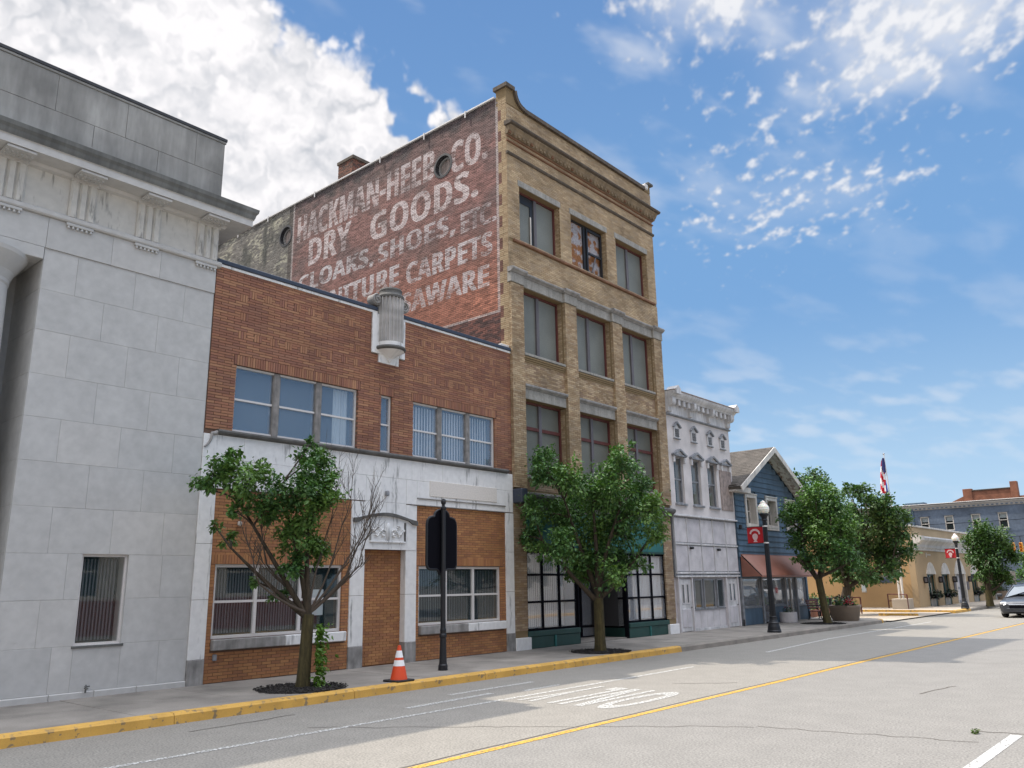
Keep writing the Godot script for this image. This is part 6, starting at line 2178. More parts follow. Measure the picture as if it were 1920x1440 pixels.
func far_buildings() -> void:
	var b := thing("blue_grey_building", V(80, 0, -3), "long blue-grey two-storey building across the side street, seen over the tan one", "building")
	var xf := Transform3D(Basis(V(0, 0, 1), V(0, 1, 0), V(-1, 0, 0)), V(80, 0, 0))
	var win := []
	for z in [-12.4, -10.0, -7.62, -5.62, -3.50, -1.45, 0.65, 2.7, 4.8]: win.append([z - 0.36, z + 0.36, 5.60, 6.90])
	var m := Mb.new()
	m.xf = xf
	m.wall(-16.0, 8.0, 0.0, 7.95, -0.3, 0.0, win)
	m.xf = Transform3D()
	m.box(V(80.3, 0, -16), V(96, 7.6, -15.7))
	m.box(V(80.3, 0, 7.7), V(96, 7.9, 8.0))
	m.box(V(80.3, 7.4, -15.7), V(96, 7.6, 7.7))
	part(b, "wall", m, M["far_blue"])
	var c := Mb.new()
	c.xf = xf
	c.mould([[0.0, 7.50], [0.06, 7.52], [0.10, 7.62], [0.12, 7.72], [0.22, 7.82], [0.24, 7.90], [0.0, 7.96]], -16.1, 8.1)
	part(b, "cornice", c, M["far_stone"])
	for i in 46:
		var z := -9.0 + i * 0.36
		part(b, "dentil", bx(V(79.85, 7.56, z), V(80.0, 7.66, z + 0.18), 0.01), M["far_blue"])
	part(b, "roof_edge", bx(V(79.72, 7.962, -16.1), V(80.3, 8.02, 8.1), 0.01), M["alu"])
	part(b, "roof_curb", bx(V(80.4, 8.0, -9.2), V(81.6, 8.25, -7.6), 0.02), M["siding_b"])
	var pipe := Mb.new()
	pipe.bar(V(79.93, 0.0, -8.5), V(79.93, 7.6, -8.5), 0.06, 8)
	part(b, "downpipe", pipe, M["siding_b"])
	for w in win:
		window(b, xf, w[0], w[1], w[2], w[3], -0.10, {"fw": 0.085, "rw": 0.08, "t": 0.06, "frame": M["white_trim"], "glass": M["glass"], "rails": [6.25], "zi": -0.31, "curtain": [[w[0] + 0.1, w[1] - 0.1, 6.45, 6.86]]})
		var hd := Mb.new()
		hd.xf = xf
		hd.cbox(V(w[0] - 0.12, w[3] + 0.01, 0.0), V(w[1] + 0.12, w[3] + 0.16, 0.05), 0.01)
		part(b, "window_head", hd, M["far_blue"])
		var sl := Mb.new()
		sl.xf = xf
		sl.cbox(V(w[0] - 0.1, w[2] - 0.1, -0.05), V(w[1] + 0.1, w[2] - 0.005, 0.08), 0.01)
		part(b, "window_sill", sl, M["far_blue"])
	var cab := Mb.new()
	var pts := PackedVector3Array()
	var rad := PackedFloat32Array()
	for i in 13:
		var t := i / 12.0
		pts.append(V(79.8, 6.25 + 0.9 * t * t - 0.5 * t, -9.5 + 18.0 * t))
		rad.append(0.02)
	cab.tube(pts, rad, 5)
	part(b, "cable", cab, M["black"])
	# ground-floor awning of the same building near the signals
	var aw := Mb.new()
	aw.quad(V(78.4, 2.5, 2.6), V(78.4, 2.5, 7.8), V(79.95, 3.3, 7.8), V(79.95, 3.3, 2.6))
	aw.quad(V(78.4, 2.3, 2.6), V(78.4, 2.3, 7.8), V(78.4, 2.5, 7.8), V(78.4, 2.5, 2.6))
	part(b, "street_awning", aw, M["board_grey"])
	# broken red gable wall that rises behind
	var g := thing("red_brick_gable", V(90, 0, -3.6), "ruined red brick gable with chimneys rising behind the blue-grey building", "building")
	var gm := Mb.new()
	gm.xf = Transform3D(Basis(V(0, 0, 1), V(0, 1, 0), V(-1, 0, 0)), V(90.3, 0, 0))
	gm.prism(PackedVector2Array([Vector2(-7.6, 0), Vector2(1.0, 0), Vector2(1.0, 8.9), Vector2(-0.75, 9.0), Vector2(-1.6, 9.0), Vector2(-1.65, 9.75), Vector2(-5.6, 9.75), Vector2(-6.2, 9.35), Vector2(-7.6, 8.75)]), 0.0, 0.5)
	part(g, "gable_wall", gm, M["far_red"])
	part(g, "chimney", bx(V(89.7, 8.4, -6.3), V(90.4, 10.0, -5.5), 0.02), M["far_red"])
	part(g, "chimney", bx(V(89.7, 8.4, -2.2), V(90.4, 10.4, -1.6), 0.02), M["far_red"])
	part(g, "chimney", bx(V(89.7, 8.4, -0.5), V(90.4, 9.35, 0.3), 0.02), M["cornice_dark"])
	for i in 3:
		part(g, "chimney_pot", bx(V(89.9, 9.35, -0.45 + i * 0.26), V(90.2, 9.6, -0.29 + i * 0.26), 0.02), M["far_stone"])
	part(g, "gable_coping", bx(V(89.7, 9.752, -5.5), V(90.4, 9.86, -2.2), 0.02), M["cornice_dark"])


func across_the_street() -> void:
	# seen only as reflections in the shop windows, and as light thrown back
	var kinds := [["cream_building", -26.0, 3.0, 5.2, "opposite_cream", "cream flat-fronted building behind the photographer at the left"], ["red_and_white_building", 3.2, 22.0, 4.8, "opposite_red", "white building with a red base behind the photographer"], ["grey_opposite_building", 30.0, 58.0, 5.6, "far_stone", "grey building across the street at the right"]]
	for k in kinds:
		var b := thing(k[0], V((k[1] + k[2]) * 0.5, 0.13, 17.6), k[5], "building")
		var xf := Transform3D(Basis(V(-1, 0, 0), V(0, 1, 0), V(0, 0, -1)), V(0, 0, 17.4))
		var holes := []
		var x: float = k[1] + 1.4
		while x + 1.6 < k[2]:
			holes.append([-x - 1.4, -x, 1.4, 3.2])
			x += 3.2
		var m := Mb.new()
		m.xf = xf
		m.wall(-k[2], -k[1], 0.0, k[3], -0.3, 0.0, holes)
		m.xf = Transform3D()
		m.box(V(k[1], k[3] - 0.4, 17.7), V(k[2], k[3] - 0.2, 30))
		part(b, "wall", m, M["white_trim"] if k[0] == "red_and_white_building" else M[k[4]])
		if k[0] == "red_and_white_building":
			part(b, "base_panel", bx(V(k[1], 0.1, 17.3), V(k[2], 1.3, 17.395)), M["opposite_red"])
		for h in holes:
			window(b, xf, h[0], h[1], h[2], h[3], -0.1, {"fw": 0.07, "rw": 0.06, "frame": M["white_trim"], "glass": M["glass"], "rails": [2.3]})


# ---------------------------------------------------------------- trees and other plants
var leaf_mesh: ArrayMesh


func leaf() -> ArrayMesh:
	if leaf_mesh == null:
		var m := Mb.new()
		var a := V(0, 0, 0)
		var t := V(0, -0.10, 1.0)
		for s in [-1.0, 1.0]:
			var p := V(s * 0.26, 0.07, 0.30)
			var q := V(s * 0.24, 0.05, 0.62)
			var mid := V(0, -0.01, 0.5)
			if s > 0:
				m.tri(a, p, mid); m.tri(p, q, mid); m.tri(q, t, mid)
			else:
				m.tri(a, mid, p); m.tri(p, mid, q); m.tri(q, mid, t)
		leaf_mesh = m.done()
	return leaf_mesh


func leaf_mat() -> StandardMaterial3D:
	if not M.has("leaf"):
		var m := mat("leaf", Color.WHITE, 0.42)
		m.vertex_color_use_as_albedo = true
		m.backlight_enabled = true
		m.backlight = Color(0.55, 0.62, 0.18)
		m.metallic_specular = 0.42
	return M["leaf"]


func spread_leaves(parent: Node3D, called: String, places: Array, colors: PackedColorArray) -> void:
	var mu := MultiMesh.new()
	mu.transform_format = MultiMesh.TRANSFORM_3D
	mu.use_colors = true
	mu.mesh = leaf()
	mu.instance_count = places.size()
	var off := Vector3.ZERO
	var p: Node = parent
	while p is Node3D and p != self:
		off += p.position
		p = p.get_parent()
	for i in places.size():
		var t: Transform3D = places[i]
		t.origin -= off
		mu.set_instance_transform(i, t)
		mu.set_instance_color(i, colors[i])
	var mi := MultiMeshInstance3D.new()
	mi.multimesh = mu
	mi.material_override = leaf_mat()
	mi.name = numbered(parent, called)
	mi.set_meta("kind", "stuff")
	parent.add_child(mi, true)


func leaf_at(p: Vector3, out: Vector3, size: float) -> Transform3D:
	var d := (out * 0.7 + V(rng.randf_range(-1, 1), rng.randf_range(-1.1, 0.5), rng.randf_range(-1, 1))).normalized()
	var up := (V(rng.randf_range(-0.8, 0.8), 1.0, rng.randf_range(-0.8, 0.8))).normalized()
	var x := up.cross(d).normalized()
	var y := d.cross(x)
	var s := size * rng.randf_range(0.5, 1.35)
	return Transform3D(Basis(x * s, y * s, d * s), p)


func foliage(parent: Node3D, called: String, c: Vector3, r: Vector3, count: int, size: float, tones: Array) -> void:
	var places := []
	var cols := PackedColorArray()
	for i in count:
		var d := V(rng.randfn(), rng.randfn(), rng.randfn()).normalized()
		var p := c + d * r * pow(rng.randf(), 0.45)
		places.append(leaf_at(p, d, size))
		var t: Color = tones[rng.randi() % tones.size()] * rng.randf_range(0.75, 1.25)
		t.a = 1.0
		cols.append(t)
	spread_leaves(parent, called, places, cols)


func bend(a: Vector3, b: Vector3, lift: float, k: int) -> PackedVector3Array:
	var out := PackedVector3Array()
	var mid := a.lerp(b, 0.45) + V(rng.randf_range(-0.1, 0.1), lift, rng.randf_range(-0.1, 0.1)) * a.distance_to(b)
	for i in k + 1:
		var t := float(i) / k
		out.append(a.lerp(mid, t).lerp(mid.lerp(b, t), t))
	return out


func taper(r0: float, r1: float, k: int) -> PackedFloat32Array:
	var out := PackedFloat32Array()
	for i in k + 1:
		out.append(lerpf(r0, r1, float(i) / k))
	return out


# blobs: [how far right as seen from the street, height, radius]; o: fork, radius, leaf, dens, depth, tones, layers
func tree(called: String, base: Vector3, blobs: Array, o: Dictionary, label: String, group := "") -> Node3D:
	var th := thing(called, base, label, "tree", group)
	var h := base - EYE
	h.y = 0.0
	h = h.normalized()
	var right := V(-h.z, 0, h.x)
	var fork: float = o["fork"]
	var r0: float = o["radius"]
	var dens: float = o["dens"]
	var size: float = o["leaf"]
	var deep: float = o["depth"]
	var tones: Array = o["tones"]
	var top := 0.0
	var cx := 0.0
	for b in blobs:
		top = maxf(top, b[1])
		cx += b[0] / blobs.size()
	var stem_top: Vector3 = base + right * cx * 0.8 + V(0, lerpf(fork, top, 0.72), 0)
	# trunk: flared foot, slight lean, running on as the central stem
	var pts := PackedVector3Array()
	var rad := PackedFloat32Array()
	var lean: Vector3 = right * float(o.get("lean", 0.0))
	for q in [[-0.02, 1.35], [0.06, 1.12], [0.25, 1.0], [0.55, 0.94]]:
		pts.append(base + lean * q[0] / fork + V(0, q[0], 0))
		rad.append(r0 * q[1])
	pts.append(base + lean + V(0, fork, 0))
	rad.append(r0 * 0.88)
	var tr := Mb.new()
	tr.tube(pts, rad, 12)
	part(th, "trunk", tr, M["bark_low"] if r0 < 0.2 else M["bark"])
	var root := base + lean + V(0, fork, 0)
	var st := Mb.new()
	var sp := bend(root - V(0, 0.03, 0), stem_top, 0.02, 6)
	st.tube(sp, taper(r0 * 0.62, r0 * 0.10, 6), 8)
	part(th, "leader", st, M["bark"])
	# main limbs: one towards each group of clumps that lie in like directions from the fork
	var mains := [sp]
	var bins := {}
	for b in blobs:
		var ang := atan2(b[0] - cx * 0.5, maxf(b[1] - fork, 0.15))
		var key := int(clampf(floorf((ang + 1.2) / 0.6), 0, 3))
		if not bins.has(key): bins[key] = []
		bins[key].append(b)
	for key in bins:
		var m := Vector2.ZERO
		for b in bins[key]: m += Vector2(b[0], b[1]) / bins[key].size()
		var tip: Vector3 = base + right * m.x + V(0, m.y, 0) + h * rng.randf_range(-0.25, 0.25)
		var mp := bend(root + V(0, rng.randf_range(-0.12, 0.10), 0), tip, -0.06, 6)
		var ml := Mb.new()
		ml.tube(mp, taper(r0 * 0.55, r0 * 0.16, 6), 8)
		part(th, "main_limb", ml, M["bark"])
		mains.append(mp)
	var places := []
	var cols := PackedColorArray()
	var halfw := 0.0
	for b in blobs: halfw = maxf(halfw, absf(b[0] - cx) + b[2])
	for layer in int(o.get("layers", 1)):
		for b in blobs:
			var rr: float = b[2] * (1.0 if layer == 0 else 0.9)
			var w := sqrt(maxf(0.05, 1.0 - pow((b[0] - cx) / halfw, 2.0))) * halfw * deep
			var dz := rng.randf_range(-0.5, 0.5) * w if layer == 0 else (rng.randf_range(0.35, 1.0) * w * (1.0 if layer % 2 == 1 else -1.0))
			var c: Vector3 = base + right * b[0] + h * dz + V(0, b[1], 0)
			# the limb that carries this clump
			var from: Vector3 = root
			var best := 1e9
			for mp in mains:
				for i in range(1, 7):
					var q: Vector3 = mp[i]
					var e := q.distance_to(c) + 1.6 * maxf(0.0, q.y - c.y + 0.15)
					if e < best:
						best = e
						from = q
			var lm := Mb.new()
			var lp := bend(from, c, 0.10 if b[1] > fork + 0.7 else -0.05, 6)
			lm.tube(lp, taper(r0 * 0.15 + 0.004, 0.008, 6), 6)
			var tw := int(clampf(26.0 * rr, 5, 22))
			var n := int(dens * 2100.0 * rr * rr * pow(0.065 / size, 1.6))
			var per := maxi(1, n / tw)
			var tone: Color = tones[rng.randi() % tones.size()]
			for k in tw:
				var d := V(rng.randfn(), rng.randfn() + 0.35, rng.randfn()).normalized()
				var a: Vector3 = lp[3 + rng.randi() % 4] if k % 3 == 0 else c
				var e := c + d * rr * rng.randf_range(0.55, 1.12)
				var tp := bend(a, e, 0.08, 3)
				lm.tube(tp, taper(0.0045 + 0.012 * size, 0.0018, 3), 4)
				for i in per:
					var t := pow(rng.randf(), 0.6)
					var p := tp[0].lerp(tp[3], t).lerp(tp[2], 0.2) + V(rng.randfn(), rng.randfn(), rng.randfn()) * rr * 0.15
					places.append(leaf_at(p, d, size))
					var cc: Color = tone.lerp(tones[rng.randi() % tones.size()], 0.5) * rng.randf_range(0.72, 1.3)
					cc.a = 1.0
					cols.append(cc)
			part(th, "limb", lm, M["bark"])
	spread_leaves(th, "crown", places, cols)
	return th


func bare_branch(m: Mb, a: Vector3, d: Vector3, length: float, r: float, depth: int) -> void:
	var pts := PackedVector3Array([a])
	var p := a
	var dir := d
	for i in 4:
		dir = (dir + V(rng.randf_range(-0.22, 0.22), rng.randf_range(0.0, 0.22), rng.randf_range(-0.22, 0.22))).normalized()
		p += dir * length / 4.0
		pts.append(p)
	m.tube(pts, taper(r, r * 0.45, 4), 5)
	if depth == 0: return
	for i in range(1, 5):
		for k in 1 + rng.randi() % 2:
			var side := (dir + V(rng.randf_range(-1, 1), rng.randf_range(-0.2, 0.9), rng.randf_range(-1, 1)) * 0.85).normalized()
			bare_branch(m, pts[i], side, length * rng.randf_range(0.35, 0.62), maxf(r * 0.5, 0.0022), depth - 1)


func trees() -> void:
	var pear := [L(0.068, 0.155, 0.043), L(0.084, 0.178, 0.046), L(0.108, 0.209, 0.049), L(0.051, 0.121, 0.041), L(0.142, 0.243, 0.057)]
	var t1 := tree("street_tree", V(7.79, 0.13, 1.78), [[-1.51, 3.24, 0.36], [-1.61, 3.02, 0.16], [-1.28, 3.49, 0.23], [-0.94, 3.12, 0.43], [0.04, 3.52, 0.36], [-0.03, 3.78, 0.13], [-0.23, 2.95, 0.55], [0.22, 3.04, 0.36], [0.15, 2.66, 0.40], [-0.67, 2.66, 0.36], [-1.24, 2.24, 0.16], [-1.45, 2.45, 0.11], [-0.16, 2.24, 0.41], [-0.26, 1.83, 0.28], [0.09, 2.07, 0.32], [-0.77, 1.59, 0.11], [-0.40, 1.41, 0.16], [-1.15, 2.65, 0.20]],
		{"fork": 1.08, "radius": 0.10, "leaf": 0.076, "dens": 4.0, "depth": 0.55, "tones": pear, "lean": 0.04}, "half-bare young street tree with leaf shoots round its trunk foot, nearest to camera", "street trees in the pavement")
	var h := V(7.79, 0, -11.0).normalized()
	var right := V(-h.z, 0, h.x)
	var foot := V(7.79, 0.13, 1.78) + right * 0.04 + V(0, 1.10, 0)
	for q in [[0.75, 0.75, 0.95, 0.036], [0.85, 1.25, 1.0, 0.024], [0.55, 1.5, 0.9, 0.02], [1.0, 0.95, 0.8, 0.02], [-0.9, 1.0, 1.1, 0.03], [-1.0, 0.6, 0.8, 0.028], [0.30, 1.6, 1.0, 0.02]]:
		var m := Mb.new()
		var tip: Vector3 = foot + right * q[0] * 0.75 + V(0, q[1] * 0.75, 0) + h * rng.randf_range(-0.3, 0.3)
		var lp := bend(foot, tip, -0.10 if q[1] < 1.0 else 0.0, 5)
		m.tube(lp, taper(q[3], q[3] * 0.5, 5), 7)
		bare_branch(m, tip, (right * q[0] * 0.45 + V(0, 1.0, 0)).normalized(), q[2], q[3] * 0.5, 2)
		bare_branch(m, lp[3], (right * q[0] * 1.0 + V(0, 0.7, 0)).normalized(), q[2] * 0.6, q[3] * 0.4, 2)
		part(t1, "bare_limb", m, M["twig"])
	var places := []
	var cols := PackedColorArray()
	for i in 560:
		var y := rng.randf_range(0.16, 1.05)
		var p := V(7.79, 0.0, 1.78) + right * (0.17 + absf(rng.randfn()) * 0.075) + h * rng.randfn() * 0.10 + V(0, y, 0)
		places.append(leaf_at(p, right, 0.075))
		cols.append(L(0.10, 0.20, 0.025) * rng.randf_range(0.7, 1.2))
	spread_leaves(t1, "trunk_shoots", places, cols)
	tree("street_tree", V(15.53, 0.13, 1.87), [[-1.20, 4.41, 0.38], [-1.03, 3.96, 0.53], [-0.47, 3.82, 0.53], [-1.42, 3.11, 0.40], [-1.58, 2.56, 0.35], [-0.68, 3.09, 0.65], [0.07, 3.44, 0.58], [0.66, 4.10, 0.53], [0.44, 3.43, 0.65], [1.06, 3.59, 0.48], [1.21, 3.04, 0.48], [1.39, 2.55, 0.33], [0.65, 2.69, 0.70], [-0.08, 2.59, 0.70], [-0.70, 2.36, 0.57], [0.01, 1.87, 0.62], [0.73, 1.97, 0.37], [-0.48, 1.76, 0.45], [0.36, 1.63, 0.37], [-1.32, 2.25, 0.25], [1.03, 1.85, 0.20]],
		{"fork": 1.15, "radius": 0.125, "leaf": 0.088, "dens": 2.3, "depth": 0.9, "layers": 2, "tones": pear}, "full green street tree before the yellow building's shopfront", "street trees in the pavement")
	tree("street_tree", V(28.9, 0.13, 1.95), [[-0.72, 3.82, 0.65], [-1.01, 3.55, 0.33], [0.05, 4.35, 0.61], [-0.20, 3.61, 0.85], [0.52, 3.76, 0.85], [0.96, 3.01, 0.57], [0.08, 2.86, 0.81], [-0.63, 2.88, 0.57], [0.54, 2.30, 0.69], [-0.17, 2.14, 0.53], [-0.65, 2.15, 0.32], [1.03, 2.10, 0.45], [0.55, 4.42, 0.37]],
		{"fork": 1.5, "radius": 0.13, "leaf": 0.11, "dens": 2.0, "depth": 0.9, "layers": 2, "tones": pear, "lean": -0.15}, "green street tree in front of the blue shop's awning end", "street trees in the pavement")
	var dark := [L(0.057, 0.124, 0.038), L(0.068, 0.146, 0.043), L(0.043, 0.101, 0.035), L(0.088, 0.159, 0.043), L(0.115, 0.155, 0.046)]
	tree("lot_tree", V(38.0, 0.13, -0.8), [[0.83, 5.35, 0.32], [1.38, 5.25, 0.53], [1.88, 4.74, 0.59], [2.35, 4.65, 0.59], [2.87, 4.22, 0.53], [0.93, 4.19, 0.93], [1.98, 3.67, 1.06], [2.81, 3.40, 0.69], [3.06, 2.58, 0.48], [2.06, 2.50, 1.01], [0.99, 2.76, 1.01], [1.11, 1.82, 0.74], [2.24, 1.80, 0.58], [0.03, 2.08, 0.74], [0.41, 1.49, 0.53], [1.61, 1.47, 0.37], [-0.05, 3.51, 0.80]],
		{"fork": 1.1, "radius": 0.22, "leaf": 0.17, "dens": 2.1, "depth": 0.8, "layers": 2, "tones": dark, "lean": 0.35}, "broad dark green tree in the lot beside the tan building")
	tree("lot_tree", V(43.0, 0.13, -6.0), [[1.69, 6.76, 0.56], [2.53, 7.01, 0.56], [3.03, 6.55, 0.56], [3.24, 5.68, 0.56], [2.28, 5.86, 0.74], [3.54, 4.95, 0.43], [2.69, 4.56, 0.74], [1.6, 5.6, 0.7], [1.9, 4.4, 0.8]],
		{"fork": 2.6, "radius": 0.22, "leaf": 0.17, "dens": 1.5, "depth": 0.9, "layers": 2, "tones": dark, "lean": 0.8}, "tall dark tree top showing above the blue shop's gable")
	tree("street_tree", V(48.9, 0.13, 2.9), [[0.21, 3.68, 0.79], [0.90, 3.38, 0.72], [-0.41, 3.29, 0.66], [0.18, 2.59, 1.11], [1.14, 2.55, 0.66], [-0.44, 2.47, 0.59], [0.53, 1.63, 0.79], [-0.14, 1.64, 0.52], [0.88, 1.35, 0.46], [0.13, 0.97, 0.46]],
		{"fork": 0.8, "radius": 0.17, "leaf": 0.14, "dens": 2.2, "depth": 0.9, "layers": 2, "tones": [L(0.045, 0.10, 0.022), L(0.06, 0.125, 0.026), L(0.035, 0.08, 0.02), L(0.08, 0.14, 0.03)]}, "bright green street tree before the tan building, right of its lamp", "street trees in the pavement")
	tree("far_tree", V(72.0, 0.0, 2.6), [[-1.59, 2.78, 0.9], [-1.10, 3.15, 0.9], [-1.45, 1.61, 0.86], [-2.00, 1.45, 0.67], [-0.5, 2.4, 0.9], [0.3, 2.0, 0.9]],
		{"fork": 0.9, "radius": 0.16, "leaf": 0.22, "dens": 1.3, "depth": 0.8, "layers": 1, "tones": pear}, "small green tree beyond the crossing behind the traffic signals")
	# shrubs behind the bench
	for s in [[33.6, -1.5, 0.62, "round green shrub behind the bench, nearest to the blue shop"], [34.6, -1.3, 0.58, "round green shrub behind the bench, middle of the row"], [35.6, -1.0, 0.62, "round green shrub behind the bench, below the dark tree"], [36.3, -0.6, 0.50, "spiky green shrub by the dark tree's trunk"]]:
		var sh := thing("shrub", V(s[0], 0.13, s[1]), s[3], "shrub", "shrubs behind the bench")
		foliage(sh, "leaves", V(s[0], 0.13 + s[2] * 0.75, s[1]), V(s[2], s[2] * 0.8, s[2]), 520, 0.11, [L(0.03, 0.085, 0.02), L(0.045, 0.115, 0.025), L(0.07, 0.14, 0.03)])
	# weed in the road at the near right
	var weed := thing("weed", V(10.1, 0.0, 10.45), "small weed growing from a road crack near the white parking line", "weed")
	foliage(weed, "blades", V(10.1, 0.025, 10.45), V(0.05, 0.02, 0.03), 40, 0.035, [L(0.07, 0.12, 0.03), L(0.10, 0.13, 0.04)])


# ---------------------------------------------------------------- lamps, signs and other street furniture
func lamp(x: float, z: float, s: float, label: String) -> void:
	var o := thing("street_lamp", V(x, 0.13, z), label, "street lamp", "black lamp posts along the kerb")
	var b := V(x, 0.13, z)
	var m := Mb.new()
	m.lathe(b, [[0.20 * s, 0.0], [0.20 * s, 0.05], [0.185 * s, 0.07], [0.175 * s, 0.16], [0.15 * s, 0.24], [0.155 * s, 0.27], [0.13 * s, 0.30], [0.105 * s, 0.36], [0.10 * s, 0.42], [0.112 * s, 0.44], [0.10 * s, 0.46]], 16)
	part(o, "base", m, M["black_iron"])
	var f := Mb.new()
	var n := 32
	for i in n:
		var a := TAU * i / n
		var c := TAU * (i + 1) / n
		var ra := 1.0 if i % 2 == 0 else 0.88
		var rc := 1.0 if (i + 1) % 2 == 0 else 0.88
		var r0 := 0.088 * s
		var r1 := 0.060 * s
		f.quad(b + V(sin(a) * r0 * ra, 0.45, cos(a) * r0 * ra), b + V(sin(c) * r0 * rc, 0.45, cos(c) * r0 * rc), b + V(sin(c) * r1 * rc, 3.22 * s, cos(c) * r1 * rc), b + V(sin(a) * r1 * ra, 3.22 * s, cos(a) * r1 * ra))
	part(o, "post", f, M["black_iron"])
	var c := Mb.new()
	c.lathe(b, [[0.06 * s, 3.20 * s], [0.085 * s, 3.23 * s], [0.07 * s, 3.27 * s], [0.10 * s, 3.33 * s], [0.135 * s, 3.38 * s], [0.14 * s, 3.42 * s], [0.12 * s, 3.43 * s]], 20)
	part(o, "collar", c, M["black_iron"])
	var g := Mb.new()
	g.lathe(b, [[0.115 * s, 3.425 * s], [0.155 * s, 3.47 * s], [0.175 * s, 3.54 * s], [0.165 * s, 3.62 * s], [0.12 * s, 3.69 * s], [0.085 * s, 3.72 * s], [0.08 * s, 3.75 * s], [0.06 * s, 3.79 * s], [0.0, 3.82 * s]], 24)
	part(o, "globe", g, M["globe"])
	for y in [3.05, 2.56]:
		var r := Mb.new()
		r.lathe(b, [[0.074 * s, y * s - 0.02], [0.078 * s, y * s], [0.074 * s, y * s + 0.02]], 16)
		part(o, "band", r, M["alu"])
		var a := Mb.new()
		a.bar(b + V(0, y * s, -0.04), b + V(0, y * s, -0.62 * s), 0.011, 6)
		part(o, "banner_arm", a, M["black_iron"])
	# red cloth banner with a pale crest, hung between the arms towards the buildings
	var ban := thing("lamp_banner", b + V(0, 2.56 * s, -0.34 * s), "red banner with pale crest on the lamp post before the " + label.get_slice("before the ", 1), "banner", "red banners on the lamp posts")
	var cl := Mb.new()
	var k := 10
	for i in k:
		var z0 := -0.08 - 0.50 * i / k
		var z1 := -0.08 - 0.50 * (i + 1) / k
		var x0 := 0.012 * sin(i * 0.9)
		var x1 := 0.012 * sin((i + 1) * 0.9)
		for e in [-0.003, 0.003]:
			var p := [b + V(x0 + e, 2.57 * s, z0 * s), b + V(x1 + e, 2.57 * s, z1 * s), b + V(x1 + e, 3.04 * s, z1 * s), b + V(x0 + e, 3.04 * s, z0 * s)]
			if e < 0: cl.quad(p[1], p[0], p[3], p[2])
			else: cl.quad(p[0], p[1], p[2], p[3])
	part(ban, "cloth", cl, M["red_cloth"])
	for e in [-1.0, 1.0]:
		var em := Mb.new()
		em.xf = Transform3D(Basis(V(0, 0, 1), V(0, 1, 0), V(-1, 0, 0)), b + V(0.018 * e, 2.80 * s, -0.33 * s))
		var arc := PackedVector2Array()
		for i in 13:
			var t := lerpf(-0.25, PI + 0.1, i / 12.0)
			arc.append(Vector2(cos(t) * 0.165, 0.055 + sin(t) * 0.135) * s)
		for i in 13:
			var t := lerpf(PI + 0.1, -0.25, i / 12.0)
			arc.append(Vector2(cos(t) * 0.115, 0.045 + sin(t) * 0.085) * s)
		em.prism(arc, -0.002, 0.002)
		var body := PackedVector2Array()
		for i in 20:
			var t := TAU * i / 20
			body.append(Vector2(cos(t) * (0.085 + 0.02 * sin(t)), -0.055 + sin(t) * 0.105) * s)
		em.prism(body, -0.002, 0.002)
		em.prism(PackedVector2Array([Vector2(-0.07, -0.20) * s, Vector2(0.07, -0.20) * s, Vector2(0.03, -0.15) * s, Vector2(-0.03, -0.15) * s]), -0.0021, 0.0019)
		part(ban, "crest", em, M["emblem"])


